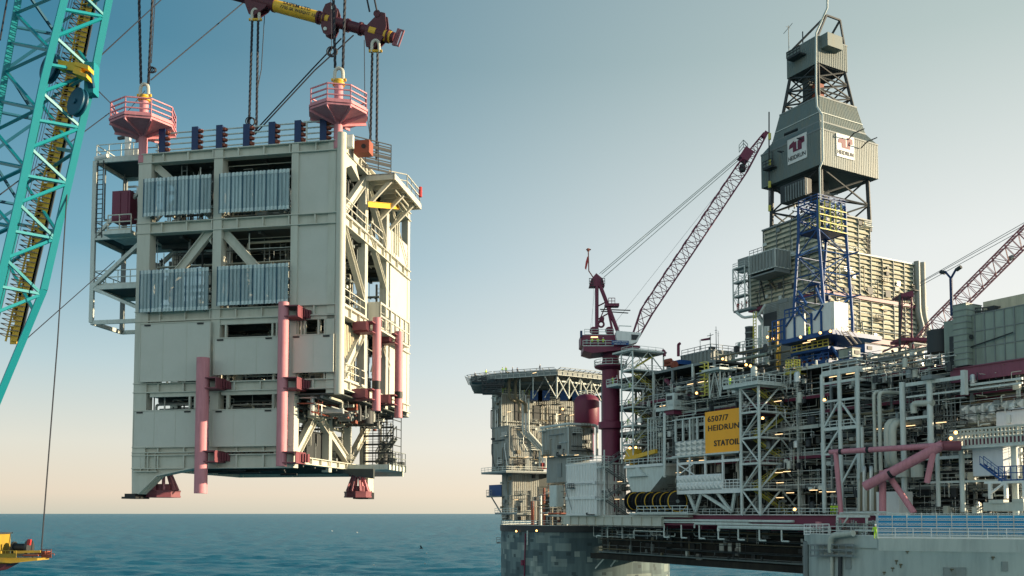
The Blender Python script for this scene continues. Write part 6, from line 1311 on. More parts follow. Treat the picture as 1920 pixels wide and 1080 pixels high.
for k, (x0, x1, y0, y1, mt, l) in enumerate(((1800, 1926, 880, 935, M.white, ''),)):
    ds = thing('deck_stair', 'blue railed platform with white legs and a short stair at the right edge', 'stair platform', PF.p(pa(1870, -5), -5, pz(1870, 940, -5)))
    a0, a1 = pa(1842, -5), pa(1990, -5); z = pz(1870, 902, -5)
    P(ds, 'floor', MB().box(PF, a0, a1, -5, -2, z - .3, z), M.white); P(ds, 'handrail', MB().rail([PF.p(a0 + 2, -5, z), PF.p(a1, -5, z)], 1.8, .06, .8), M.blue)
    for a in (a0 + .5, a0 + 2.6, a0 + 5, a0 + 7.4): P(ds, 'leg', MB().box(PF, a, a + .4, -5, -4.6, pz(1870, 935, -5), z - .3), M.white)
    P(ds, 'stair_flight', MB().stair(PF.p(a0 + 2.5, -5, z), PF.p(a0 - .5, -5, z + 2.3), .8, PF.ey), M.blue)
    P(ds, 'brace', MB().beam(PF.p(a0 + .7, -4.9, z - 1.6), PF.p(a0 + 2.6, -4.9, z - .3), .25).beam(PF.p(a0 + 5, -4.9, z - 2.4), PF.p(a0 + 7, -4.9, z - .3), .25), M.white)
T('engine_skid', MB().box(PF, pa(1850, -5), pa(1926, -5), -6.2, -5.2, pz(1880, 958, -5), pz(1880, 942, -5)).box(PF, pa(1862, -5), pa(1890, -5), -6.4, -5.3, pz(1880, 944, -5), pz(1880, 937, -5)).box(PF, pa(1905, -5), pa(1926, -5), -6.3, -5.3, pz(1880, 942, -5), pz(1880, 936, -5)), M.cream, 'cream machinery skid on the deck behind the blue tarpaulin', 'machinery')
# blue tarpaulin windbreak with scaffold and the white rail on the near column
tp = thing('tarpaulin_fence', 'bright blue tarpaulin windbreak on scaffold poles above the near concrete column', 'tarpaulin fence', PF.p(pa(1780, -9), -9, zR))
A, B = at(1645, 1008, 112), at(1990, 1008, 105); Zt_, Zb_ = at(1645, 966, 112).z, at(1645, 1004, 112).z
A.z = B.z = Zb_; m = MB(); n = 60; vs = []; rr = random.Random(5)
for i in range(n + 1):
    p = A.lerp(B, i / n)
    for j in range(7): t = j / 6; vs.append(p + Z * (t * (Zt_ - Zb_)) + V((0, rr.uniform(-.07, .07) + .05 * sin(i * 1.1), 0)))
m.add(vs, [(i * 7 + j, (i + 1) * 7 + j, (i + 1) * 7 + j + 1, i * 7 + j + 1) for i in range(n) for j in range(6)]); m2 = MB()
M.tarp = paint('blue_tarpaulin', (.01, .30, .60), .45, wear=.35, wearcol=(.03, .40, .66), scale=.8)
P(tp, 'tarpaulin', m, M.tarp, smooth=True)
for k in range(13): p = A.lerp(B, k / 12) - V((0, .25, 0)); P(tp, 'scaffold_pole', MB().tube(p - Z * .6, p + Z * (Zt_ - Zb_ + .3), .05, 6), M.lgrey)
for f in (.03, .28, .52, .76, 1.0):
    m = MB(); z = Zb_ + (Zt_ - Zb_) * f; p, q = A.copy(), B.copy(); p.z = q.z = z; o = V((0, -.3, 0)); m.beam(p + o, q + o, .08); m.beam(p + o + Z * .22, q + o + Z * .22, .06)
    for k in range(44): u = p.lerp(q, k / 44) + o; v = p.lerp(q, (k + .5) / 44) + o; m.beam(u, v + Z * .22, .045).beam(v + Z * .22, p.lerp(q, (k + 1) / 44) + o, .045)
    P(tp, 'scaffold_ledger', m, M.lgrey)
wr = thing('guard_rail', 'white guard rail along the edge of the near concrete column', 'guard rail', at(1780, 1009, 108))
A, B = at(1640, 1008.5, 112.5), at(1990, 1009, 105); B.z = A.z
P(wr, 'rail', MB().rail([A - V((0, .9, 0)), B - V((0, .9, 0))], 1.25, .055, 1.9, (1, .66, .33)), M.white)
P(col2, 'edge_band', MB().hex((A + B) / 2 - V((0, .9, .75)), (B - A) / 2, V((0, .25, 0)), Z * .72), M.conc2)

rr = random.Random(77)
for i in range(7):
    x = rr.uniform(1650, 1915); y = rr.uniform(1030, 1075); m = MB(); p_ = cylpt(CR, 22.12, x, y); q_ = cylpt(CR, 22.12, x, y + rr.uniform(3, 10)); m.tube(p_, q_, rr.uniform(.04, .09), 6).tube(p_ + V((-.2, -.05, 0)), p_ + V((.2, -.05, 0)), .1, 6); P(col2, 'wall_bracket', m, M.pipeb)
for x, y, w_, h_ in ((1790, 1072, 2.6, 1.1), (1884, 1062, .7, 1.2), (1560, 1040, 1.2, 2.2), (1590, 1050, 1.0, 2.6)):
    p_ = cylpt(CR, 22.06, x, y); u_ = (cylpt(CR, 22.06, x + 8, y) - p_).normalized(); P(col2, 'repair_patch', MB().hex(p_, u_ * w_ / 2, V((0, .06, 0)), Z * h_ / 2), M.clad)
# ---- pink sea-fastening guide frame
pk = thing('guide_frame', 'pink tubular guide frame with one thick slanting tube on the near deck', 'guide frame', PF.p(pa(1700, -7), -7, zd0))
def tq(x, y, b=-7): return PF.B(x, y, b)
for x0, y0, x1, y1, r in ((1557, 848, 1768, 835, .40), (1567, 850, 1579, 985, .36), (1655, 882, 1655, 992, .48), (1660, 882, 1714, 962, .42), (1752, 838, 1738, 905, .40)):
    P(pk, 'tube', MB().tube(tq(x0, y0), tq(x1, y1), r, 16), M.pink, smooth=True)
P(pk, 'bumper_tube', MB().tube(tq(1622, 912, -9), tq(1768, 834, -6.6), .68, 24), M.pink, smooth=True); P(pk, 'bumper_tube', MB().tube(tq(1766, 836, -6.8), tq(1800, 836, -5), .66, 20), M.dpink, smooth=True)
for (x0, y0, x1, y1, r) in ((1575, 847, 1580, 846.7, .45), (1626, 843.7, 1631, 843.4, .45)): P(pk, 'black_band', MB().tube(tq(x0, y0), tq(x1, y1), r, 16), M.black)
q0, q1_ = tq(1622, 914, -9), tq(1768, 834, -6.6); P(pk, 'black_band', MB().tube(q0.lerp(q1_, .33), q0.lerp(q1_, .365), .72, 20), M.black)
P(pk, 'stub_tube', MB().tube(tq(1584, 1003), tq(1584, 974), .62, 16), M.pink, smooth=True); P(pk, 'stub_tube', MB().tube(tq(1535, 992), tq(1535, 978), .45, 12), M.pink, smooth=True)
nf = thing('edge_frame', 'pale steel landing frame on top of the near column edge', 'steel frame', tq(1590, 1000, -8))
P(nf, 'frame', MB().beam(tq(1570, 968, -8), tq(1630, 968, -8), .35).beam(tq(1570, 968, -8), tq(1570, 1000, -8), .3).beam(tq(1590, 970, -8), tq(1572, 998, -8), .2).beam(tq(1625, 968, -8), tq(1625, 1000, -8), .3), M.lgrey)
P(nf, 'handrail', MB().rail([tq(1508, 1003, -8), tq(1555, 1003, -8)], 1.6, .07, 1.3, (1, .66, .33)), M.white)
P(nf, 'pipe', MB().bend([tq(1575, 965, -7.5), tq(1640, 963, -7.5), tq(1645, 968, -7.5), tq(1640, 1000, -7.5)], .15).bend([tq(1575, 962, -7.7), tq(1660, 960, -7.7), tq(1690, 966, -7.7)], .12), M.lgrey, smooth=True)
cp2 = plant('valves and small pipes on the near column edge', 1560, 1640, 975, 1003, -9, -7, 32, 1, seed=12, rmax=.2)
# ================================================================== drilling building, derrick, blue tower, far crane
db = thing('drilling_building', 'stepped drilling building clad in cream and grey horizontal slats below the derrick', 'drilling building', PF.p(pa(1540, 30), 34, pz(1540, 660, 30)))
sb_ = 30
B1 = cb(1542, 464, 544, 1404, 1712, sb_); B0 = cb(1542, 545, 622, 1480, 1734, sb_); B2 = cb(1538, 396, 462, 1432, 1628, sb_ + 1.5)
BU = (B1[0], B1[1] - .6, B1[2] + .5, B1[3], B0[5] - 1.1, B1[4] + .2)
for c in (B1, B0, B2): slats(db, c, M.slat)
c = B1
P(db, 'burgundy_band', MB().box(PF, c[0], c[1] + .45, c[2] - .45, B0[3], c[4] - .75, c[4] - .05), M.bur)
P(db, 'roof_edge', MB().box(PF, c[0] - .3, c[1] + .5, c[2] - .5, c[3] + .5, c[5], c[5] + .3), M.lgrey); P(db, 'roof_edge', MB().box(PF, B2[0] - .3, B2[1] + .5, B2[2] - .5, B2[3] + .5, B2[5], B2[5] + .3), M.grey)
P(db, 'lower_wall', MB().box(PF, B0[1] - 9, B0[1] - .2, B0[2] + .4, B0[3] - 3, pz(1540, 680, sb_), B0[4]), M.creamp)
P(db, 'burgundy_band', MB().box(PF, B0[0], B0[1] + .45, B0[2] - .45, B0[3], B0[4] - 1.1, B0[4] - .1), M.bur)
for f in (.25, .45, .65):   # windows on the lit wall
    b_ = c[2] + (c[3] - c[2]) * f; P(db, 'window', MB().box(PF, c[1] + .42, c[1] + .5, b_, b_ + 1.6, c[4] + .6, c[4] + 2.0), M.dark)
for x in (1450, 1466, 1492): P(db, 'window', MB().box(PF, pa(x, sb_), pa(x + 7, sb_), sb_ - .5, sb_ - .42, pz(x, 541, sb_), pz(x, 530, sb_)), M.dark)
P(db, 'window', MB().box(PF, pa(1530, sb_), pa(1536, sb_), sb_ - .5, sb_ - .42, pz(1530, 518, sb_), pz(1530, 505, sb_)), M.silver)
# corrugated stair casing under the left side
c4 = cb(1490, 556, 700, 1433, 1500, sb_ - 2); a0, a1, b0, b1, z0, z1 = c4
m = MB(); n = 44
for i in range(n): z = z0 + (z1 - z0) * (i + .5) / n; m.box(PF, a0, a1, b0 - .14, b0, z - .18, z + .1)
P(db, 'ribbed_casing', m, M.clad); P(db, 'casing_wall', MB().box(PF, a0, a1, b0, b1, z0, z1), M.clad)
P(db, 'casing_recess', MB().box(PF, pa(1436, sb_ - 2), pa(1461, sb_ - 2), b0 - .2, b0 - .15, pz(1450, 612, sb_ - 2), pz(1450, 585, sb_ - 2)), M.dark)
P(db, 'window', MB().box(PF, pa(1464, sb_ - 2), pa(1482, sb_ - 2), b0 - .22, b0 - .15, pz(1470, 568, sb_ - 2), pz(1470, 560, sb_ - 2)), M.grey)
P(db, 'support_leg', MB().beam(PF.B(1416, 582, sb_), PF.B(1434, 610, sb_), .7).beam(PF.B(1434, 580, sb_), PF.B(1434, 700, sb_), .7), M.lgrey)
for i, x in enumerate((1436, 1441, 1447)): P(db, 'support_pipe', MB().tube(PF.B(x, 700, sb_ - 3), PF.B(x, 612, sb_ - 3), .4, 10), [M.lgrey, M.silver, M.dark][i], smooth=True)
# container and left scaffold balcony
c = cb(1453, 466, 500, 1405, 1481, sb_ - 5); k5 = thing('tool_container', 'grey corrugated container bracketed on the dark side of the drilling building', 'container', PF.p(c[1], c[2], c[4]))
clad(k5, c, M.clad, .9, .25); trim(k5, c, M.lgrey, .25); P(k5, 'support_frame', MB().box(PF, c[0], c[1], c[2], c[3], c[4] - .9, c[4] - .6).box(PF, c[0], c[0] + .3, c[2], c[3], c[4] - .6, c[4]).box(PF, c[1] - .3, c[1], c[2], c[3], c[4] - .6, c[4]), M.grey)
P(k5, 'roof_rail', MB().rail([PF.p(c[0], c[2], c[5]), PF.p(c[0] + (c[1] - c[0]) * .5, c[2], c[5])], 1.2, .05, 1.2), M.grey)
c = cb(1403, 480, 506, 1383, 1412, sb_ - 1); P(db, 'side_annex', MB().box(PF, *c), M.clad)
c = cb(1396, 498, 578, 1374, 1406, sb_ - 4); bal = thing('side_balcony', 'open white scaffold balcony at the left edge of the drilling building', 'balcony', PF.p(c[1], c[2], c[4]))
tower(bal, c, 3, M.lgrey, .16, .07, False, True); P(bal, 'floor', MB().box(PF, c[0], c[1] + 2, c[2], c[3], c[4] - .4, c[4] + .05), M.grey)
P(bal, 'bottom_pipe', MB().bend([PF.p(c[0] + 1, c[2], c[4] - .5), PF.p(c[0] + 3, c[2], c[4] - 2), PF.p(c[1] + 4, c[2], c[4] - 2.4), PF.p(c[1] + 6, c[2], c[4] - .4)], .3), M.lgrey, smooth=True)
BALC = c
# ducts on the right end of the lit wall
dc = thing('exhaust_ducts', 'pair of tall bent grey ducts clipped to the sunlit end of the drilling building', 'duct', PF.p(B1[1], B1[3], B0[5]))
for k in range(2):
    b_ = B1[3] + .3 + k * 1.8; P(dc, 'duct', MB().bend([PF.p(B1[1] + .6, b_, B1[5] + .8), PF.p(B1[1] + .6, b_, B1[4] - 2.0), PF.p(B1[1] + .6, b_ + 1.5, B1[4] - 5.5), PF.p(B1[1] + .6, b_ - 1.0, B1[4] - 8)], .65, 12), M.cladw if k else M.clad, smooth=True)
facade(db, B1, 40, r2, FM); facade(db, B0, 22, r2, FM, left=False); facade(db, B2, 16, r2, FM)
# ---- derrick
dk = thing('derrick', 'tall drilling derrick with grey cladded shroud, open lattice and crown box', 'derrick', PF.p(pa(1536, 33), 38, B2[5]))
s_ = 33; c = cb(1538, 241, 308, 1426, 1645, s_); a0, a1, b0, b1, z0, z1 = c
side = max(a1 - a0, b1 - b0)
ca_, cb__ = (a0 + a1) / 2, (b0 + b1) / 2; hA, hB = (a1 - a0) / 2, (b1 - b0) / 2
z2 = PF.B(1533, 176, s_ + 2).z
def ringq(f, z): return [PF.p(ca_ + sx * hA * f, cb__ + sy * hB * f, z) for sx, sy in ((-1, -1), (1, -1), (1, 1), (-1, 1))]
zA = z1 + (z2 - z1) * .18
rings = [(1, z0), (1, z1), (.80, z1 + (z2 - z1) * .30), (.66, z2)]
def wallp(f0, za, f1, zb, k, pitch=.9, dep=.14):
    A, B = ringq(f0, za), ringq(f1, zb); m = MB(); p, q, p2, q2 = A[k], A[(k + 1) % 4], B[k], B[(k + 1) % 4]
    nrm = (q - p).cross(p2 - p).normalized(); cen = PF.p(ca_, cb__, (za + zb) / 2)
    if nrm.dot(p - cen) < 0: nrm = -nrm
    n_ = max(4, int((q - p).length / pitch)); lo = []; hi = []
    for i in range(n_):
        for f, d in ((0, 0), (.3, 0), (.42, dep), (.88, dep)): lo.append(p.lerp(q, (i + f) / n_) + nrm * d); hi.append(p2.lerp(q2, (i + f) / n_) + nrm * d)
    lo.append(q); hi.append(q2); n2 = len(lo); m.add(lo + hi, [(i, i + 1, n2 + i + 1, n2 + i) for i in range(n2 - 1)]); return m
for (f0, za), (f1, zb) in zip(rings, rings[1:]):
    for k in range(4): P(dk, 'shroud_panel', wallp(f0, za, f1, zb, k, .55, .05), M.shroud)
    Q = ringq(f1, zb); P(dk, 'shroud_seam', MB().beam(Q[0], Q[1], .25, .3).beam(Q[1], Q[2], .25, .3).beam(Q[2], Q[3], .25, .3).beam(Q[3], Q[0], .25, .3), M.grey)
Q = ringq(.74, z1 + (z2 - z1) * .55); P(dk, 'shroud_seam', MB().beam(Q[0], Q[1], .5, .15).beam(Q[1], Q[2], .5, .15), M.lgrey)
P(dk, 'shroud_floor', MB().prism(ringq(.98, z0 + .1), Z * .3), M.deck)
zbase = B2[5] - 1
fl_ = .84
lattice(dk, ringq(fl_, zbase), ringq(fl_ * .97, z0 + .2), 2, .45, .2, M.dark, True, 'leg', 'bracing')
lattice(dk, ringq(.62, z2 - 1), ringq(.47, PF.B(1530, 112, s_ + 3).z), 3, .36, .18, M.dark, True, 'leg', 'bracing')
z3 = PF.B(1530, 112, s_ + 3).z; z4 = PF.B(1530, 62, s_ + 3).z
for k in range(4):
    P(dk, 'crown_panel', wallp(.52, z3, .52, z4, k, .55, .07), M.shroud)
P(dk, 'crown_floor', MB().prism(ringq(.51, z3), Z * .3), M.deck); P(dk, 'crown_roof', MB().prism(ringq(.53, z4), Z * .25), M.grey)
bx0 = cb__ - hB * .42
P(dk, 'crown_annex', MB().box(PF, ca_ + hA * .52, ca_ + hA * .52 + 2.0, bx0, bx0 + 4.6, z3 + 3.2, z4 + .3), M.shroud); P(dk, 'crown_platform', MB().box(PF, ca_ - hA * .3, ca_ + hA * .15, cb__ - hB * .52 - 2, cb__ - hB * .52, z3 + 3, z3 + 3.3).rail([PF.p(ca_ - hA * .3, cb__ - hB * .52 - 2, z3 + 3.3), PF.p(ca_ + hA * .15, cb__ - hB * .52 - 2, z3 + 3.3)], 1.4, .08, 1), M.dark)
zt9 = PF.B(1545, 22, s_ + 6).z
Q = ringq(.48, z4); A, B = (Q[0] + Q[3]) / 2, (Q[1] + Q[2]) / 2
P(dk, 'gable_frame', MB().beam(Q[0], B * .7 + Q[1] * .3 + Z * (zt9 - z4), .35).beam(Q[3], B * .3 + Q[2] * .7 + Z * (zt9 - z4), .35).beam(Q[1], B * .7 + Q[1] * .3 + Z * (zt9 - z4), .35).beam(Q[2], B * .3 + Q[2] * .7 + Z * (zt9 - z4), .35).beam(B * .7 + Q[1] * .3 + Z * (zt9 - z4), B * .3 + Q[2] * .7 + Z * (zt9 - z4), .35).beam((Q[0] + Q[1]) / 2, (Q[0] + Q[1]) / 2 + Z * (zt9 - z4) * .55, .2), M.dark)
A = Q[0] + Z * .2; P(dk, 'antenna', MB().tube(A, A + Z * 6.2, .09, 5).beam(A + Z * 5 - PF.ex * 1.5, A + Z * 6.2 + PF.ex * 1.2, .09).beam(A + Z * 5.8 - PF.ey * .7, A + Z * 5.8 + PF.ey * .7, .07), M.grey)
cs = [PF.B(x, y, s_ - 1.5) for x, y in ((1551, -25), (1551, 15), (1545, 28), (1530, 62), (1530, 170), (1532, 200), (1542, 216), (1543, 300), (1537, 315), (1538, 378))]
P(dk, 'vent_pipe', MB().path(cs, .2, 10), M.lgrey, smooth=True)
P(dk, 'inner_tower', MB().box(PF, ca_ - 1.5, ca_ + 1.5, cb__ - 1.5, cb__ + 1.5, zbase, z0), M.deck); P(dk, 'hoist', MB().box(PF, ca_ - 1, ca_ + 1, cb__ - 1, cb__ + 1, z2, z2 + 6), M.oxide)
P(dk, 'inner_tower', MB().box(PF, ca_ - 2.2, ca_ - .6, cb__ - 2.2, cb__ - .6, z2 - 1, z3), M.deck)
P(dk, 'cable_tray', MB().tube(PF.B(1442, 210, s_ - .5), PF.B(1442, 395, s_ - .5), .15, 5), M.dark)
for y0, y1 in ((250, 262), (300, 312), (340, 352), (385, 396)): P(dk, 'yellow_sleeve', MB().tube(PF.B(1443, y1, s_ - .7), PF.B(1443, y0, s_ - .7), .32, 8), M.lime)
m = MB(); m.box(PF, pa(1448, s_), pa(1466, s_), s_ - 1.6, s_ - .2, pz(1455, 316, s_), pz(1455, 313, s_)); m.rail([PF.p(pa(1448, s_), s_ - 1.6, pz(1455, 313, s_)), PF.p(pa(1466, s_), s_ - 1.6, pz(1455, 313, s_))], 1.5, .07, 1); m.beam(PF.B(1449, 312, s_ - .4), PF.B(1449, 285, s_ - .4), .15); P(dk, 'hatch_platform', m, M.dark)
P(dk, 'fingerboard_box', MB().box(PF, pa(1478, s_), pa(1524, s_), s_ - 1.2, s_ + 1, pz(1500, 373, s_), pz(1500, 340, s_)), M.dark)
m = MB()
for k in range(9): a = pa(1480 + k * 5, s_ - 1.4); m.box(PF, a, a + .25, s_ - 1.5, s_ - 1.2, pz(1500, 374, s_), pz(1500, 345, s_))
P(dk, 'fingerboard_bars', m, M.grey)
for i in range(22):
    rr = r2; t_ = rr.random(); a = ca_ + hA * rr.uniform(-.75, .75); b = cb__ - hB * rr.uniform(.2, .8); z = zbase + (z0 - zbase) * rr.random()
    P(dk, 'service_frame', MB().beam(PF.p(a, b, z), PF.p(a + rr.uniform(-5, 5), b + rr.uniform(-3, 3), z + rr.uniform(-2, 2)), .22), rr.choice([M.dark, M.grey, M.dark, M.pipew]))
# emblems on the shroud
def emblem(face, x0, x1, y0, y1):
    if face == 'L': f = lambda x, y, d: PF.B(x, y, b0 - .2 - d); u = PF.ex; nn_ = -PF.ey
    else: f = lambda x, y, d: PF.A(x, y, a1 + .2 + d); u = PF.ey; nn_ = PF.ex
    A = f(x0, y1, 0); B = f(x1, y0, 0); w_ = (B - A).dot(u); h = (f(x0, y0, 0).z - A.z)
    bd = P(dk, 'name_panel', MB().prism([A, A + u * w_, A + u * w_ + Z * h, A + Z * h], -nn_ * .15), M.white)
    g = lambda px_x, px_y: A + u * (w_ * px_x) + Z * (h * px_y) + nn_ * .03
    P(bd, 'emblem', MB().prism([g(*p) for p in ((.08, .60), (.12, .76), (.36, .86), (.36, .80), (.60, .80), (.60, .90), (.90, .88), (.90, .66), (.76, .64), (.76, .42), (.30, .42), (.30, .62))], nn_ * .04), M.bur if face == 'L' else M.dpink)
    P(bd, 'emblem_line', MB().prism([g(*p) + nn_ * .05 for p in ((.50, .48), (.55, .48), (.55, .80), (.50, .80))], nn_ * .02), M.white)
    text_mesh('lettering', 'HEIDRUN', A + u * (w_ * .05) + Z * (h * .12) + nn_ * .06, u, Z, h * .17, M.letter, bd, wide=w_ * .9)
emblem('L', 1477, 1512, 263, 310); emblem('R', 1569, 1601, 249, 292)
m = MB()
for x, y in ((1590, 262), (1614, 278)): q = PF.A(x, y, a1 + .2); m.path([q, q + PF.ex * 2 + Z * .6 + PF.ey * -.5, q + PF.ex * 3 + Z * 1.6 + PF.ey * 1.5], .12, 5)
for x, y in ((1502, 262), (1466, 286)): q = PF.B(x, y, b0 - .2); m.path([q, q - PF.ey * 2 - Z * .4 + PF.ex * .8, q - PF.ey * 2 - Z * 1.0 + PF.ex * 2.5], .12, 5)
P(dk, 'lamp_bracket', m, M.dark)
P(dk, 'hood', MB().prism([PF.B(1470, 252, b0 - 1.5), PF.B(1496, 241, b0 - 1.5), PF.B(1496, 245, b0 - .2), PF.B(1470, 256, b0 - .2)], Z * .2), M.dark)
# ---- blue lattice tower with white platform boxes
bt = thing('pipe_handling_tower', 'blue lattice pipe-handling tower standing against the drilling building', 'lattice tower', PF.p(pa(1540, 20), 22, pz(1540, 700, 20)))
s = 21
def bq4(xs, y):   # xl, xc, xr at height y -> four corners
    xl, xc, xr = xs; C = PF.B(xc, y, s); a, b, z = PF.co(C); A = PF.co(PF.B(xl, y, s))[0]; Bb = PF.co(PF.A(xr, y, a))[1]
    return [PF.p(A, s, z), PF.p(a, s, z), PF.p(a, Bb, z), PF.p(A, Bb, z)]
h0, h1, h2, h3 = bq4((1484, 1545, 1600), 700), bq4((1487, 1546, 1598), 590), bq4((1497, 1534, 1586), 428), bq4((1497, 1533, 1584), 375)
lattice(bt, h0, h1, 2, .32, .15, M.blue, False, 'leg', 'bracing'); lattice(bt, h1, h2, 4, .30, .12, M.blue, False, 'leg', 'bracing'); lattice(bt, h2, h3, 2, .30, .13, M.blue, True, 'leg', 'bracing')
P(bt, 'top_floor', MB().prism([p for p in h2], Z * .3), M.navy)
for k in range(5): P(bt, 'pipe_rack_bar', MB().beam(h2[1].lerp(h2[2], k / 5) + PF.ex * .3, h3[1].lerp(h3[2], k / 5) + PF.ex * .3, .22), M.lime)
for k in range(4): P(bt, 'pipe_rack_bar', MB().beam(h2[1].lerp(h3[1], k / 4) + PF.ex * .35, h2[2].lerp(h3[2], k / 4) + PF.ex * .35, .18), M.lime)
P(bt, 'top_rail', MB().rail([p for p in h3], 1.2, .07, 1.5, close=True), M.blue)
for f in (.25, .5, .75): a_ = [p.lerp(q, f) for p, q in zip(h1, h2)]; P(bt, 'arm', MB().beam(a_[2], a_[2] + PF.ex * 1.5 + PF.ey * 1.2 + Z * .4, .3), M.blue)
c = cb(1562, 578, 618, 1473, 1590, s - 5); a0, a1, b0_, b1_, z0, z1 = c
P(bt, 'platform', MB().box(PF, a0 - 1.5, a1, b0_ - .3, s + 8, z0 - .8, z0), M.blue)
for x0, x1 in ((1474, 1492), (1494, 1512), (1526, 1543), (1544, 1562)):
    P(bt, 'white_panel', MB().box(PF, pa(x0, b0_), pa(x1, b0_), b0_, b0_ + .3, z0 + .1, z0 + 4.2 + (1 if x0 > 1540 else 0)), M.white)
P(bt, 'white_cabin', MB().box(PF, pa(1544, b0_), a1, b0_ + .3, b1_, z0, z0 + 5.2), M.white)
m = MB()
for x in (1473, 1493, 1525, 1543.5): m.box(PF, pa(x, b0_), pa(x, b0_) + .3, b0_ - .3, b0_, z0, z1)
m.beam(PF.B(1473, 612, b0_ - .2), PF.B(1493, 582, b0_ - .2), .25).beam(PF.B(1526, 600, b0_ - .2), PF.B(1543, 572, b0_ - .2), .25).beam(PF.B(1493, 578, b0_ - .2), PF.B(1512, 604, b0_ - .2), .25)
P(bt, 'platform_frame', m, M.blue)
P(bt, 'guard_cage', MB().rail([PF.p(a0 - 3.2, b0_ - .3, z0), PF.p(a0, b0_ - .3, z0)], 4, .12, 1.2, (1, .7, .4)).rail([PF.p(a0, b0_ - .3, z0 + 4), PF.p(pa(1512, b0_), b0_ - .3, z0 + 4)], 1.6, .1, 1.2), M.blue)
P(bt, 'stair_flight', MB().stair(PF.p(a1 + 1, b0_ + 12, z0 - 9), PF.p(a1 + .5, b0_ + 1.5, z0 - .4), 1.2, PF.ex), M.dark)
for k, y in enumerate((655, 680)):
    z = pz(1520, y, s - 3); P(bt, 'lower_deck', MB().box(PF, pa(1487, s - 3), pa(1556, s - 3), s - 3, s + 6, z - .5, z), M.blue); P(bt, 'handrail', MB().rail([PF.p(pa(1487, s - 3), s - 3, z), PF.p(pa(1556, s - 3), s - 3, z)], 1.3, .08, 1.2), M.lime if k == 0 else M.blue)
for x0, y0, x1, y1 in ((1490, 640, 1515, 680), (1546, 655, 1520, 690), (1560, 650, 1585, 690), (1546, 580, 1530, 540), (1497, 545, 1512, 570)): P(bt, 'strut', MB().beam(PF.B(x0, y0, s - 2), PF.B(x1, y1, s - 2), .35), M.blue)
clutter(bt, PF, pa(1487, s), pa(1560, s), s - 2, s + 5, pz(1520, 700, s), pz(1520, 630, s), 44, r2, [M.blue, M.navy, M.dark, M.oxide, M.lgrey, M.pipeb, M.blue], .1, .35)
clutter(bt, PF, pa(1500, s), pa(1545, s), s + 1, s + 6, pz(1520, 560, s), pz(1520, 520, s), 10, r2, [M.navy, M.dark, M.blue], .1, .3)
clutter(bt, PF, pa(1500, s), pa(1535, s), s + 1, s + 6, pz(1520, 425, s), pz(1520, 385, s), 14, r2, [M.navy, M.dark, M.lime, M.blue], .1, .25)
bc = thing('catwalk_box', 'long blue boxed catwalk with ribbed sides below the sunlit slat wall', 'catwalk', PF.p(pa(1600, 18), 20, pz(1600, 690, 18)))
c = cb(1592, 672, 690, 1560, 1700, 16); clad(bc, c, M.blue, .8, .2); P(bc, 'under_frame', MB().box(PF, c[0], c[1], c[2], c[3], c[4] - 1.2, c[4] - .3), M.navy); P(bc, 'handrail', MB().rail([PF.p(c[1], c[2], c[5]), PF.p(c[1], c[3], c[5])], 1.2, .06, 1.5), M.blue)
for x0, x1, y0, y1, mt, l in ((1622, 1652, 644, 660, M.blue, 'dark blue power unit box on the blue catwalk'), (1598, 1613, 652, 668, M.gclad, 'small green-grey box left of the power unit')):
    a = c[1] + .2; bA_, bB_ = PF.co(PF.A(x0, 660, a))[1], PF.co(PF.A(x1, 660, a))[1]; t = thing('power_unit', l, 'power unit', PF.p(a - 2, bA_, PF.A(x0, y1, a).z)); zA_, zB_ = PF.A(x0, y1, a).z, PF.A(x0, y0, a).z
    P(t, 'casing', MB().box(PF, a - 3, a, bA_, bB_, zA_, zB_), mt); P(t, 'lid', MB().box(PF, a - 3.1, a + .1, bA_ - .1, bB_ + .1, zB_, zB_ + .15), M.dark); P(t, 'louvre', MB().box(PF, a, a + .1, bA_ + .6, bA_ + 1.8, zA_ + .5, zB_ - .4), M.dark)
T('brown_skid', MB().box(PF, pa(1470, 14), pa(1560, 14), 14, 15, pz(1520, 697, 14), pz(1520, 686, 14)), M.pipeb, 'long brown timber skid under the blue tower', 'skid')
stk = thing('exhaust_stack', 'dark cylindrical exhaust stack left of the drilling building', 'exhaust stack', PF.B(1408, 676, 22))
A = PF.B(1407, 690, 22); zt_ = pz(1407, 614, 22); P(stk, 'shell', MB().tube(A, V((A.x, A.y, zt_)), .95, 20), M.dark, smooth=True)
for f in (.3, .5, .7, .85, .99): q = A.lerp(V((A.x, A.y, zt_)), f); P(stk, 'band', MB().tube(q, q + Z * .25, 1.02, 20), M.grey)
P(stk, 'platform', MB().box(PF, pa(1380, 20), pa(1440, 20), 20, 23, pz(1407, 658, 20), pz(1407, 655, 20)).rail([PF.B(1380, 655, 20), PF.p(pa(1440, 20), 20, pz(1380, 655, 20))], 1.3, .06, 1.2).beam(PF.B(1380, 670, 20), PF.B(1386, 642, 20), .4), M.lgrey)
P(stk, 'ladder', MB().ladder(PF.B(1415, 690, 21), PF.B(1415, 585, 21), .8, PF.ex, .08, .6), M.lime)
P(stk, 'pipe_bundle', MB().tube(PF.B(1424, 690, 21), PF.B(1424, 610, 21), .3, 8).tube(PF.B(1428, 690, 21), PF.B(1428, 605, 21), .2, 8).tube(PF.B(1394, 690, 21), PF.B(1393, 645, 21), .15, 8), M.lgrey, smooth=True)
yt_ = thing('yellow_post_frame', 'ochre steel post frame in front of the ribbed casing', 'steel frame', PF.B(1458, 700, 18))
for x in (1457, 1462): P(yt_, 'post', MB().tube(PF.B(x, 700, 18), PF.B(x, 600, 18), .22, 6), M.yel)
P(yt_, 'crossbar', MB().beam(PF.B(1440, 622, 18), PF.B(1464, 616, 18), .2).beam(PF.B(1440, 640, 18), PF.B(1464, 636, 18), .2), M.yel)
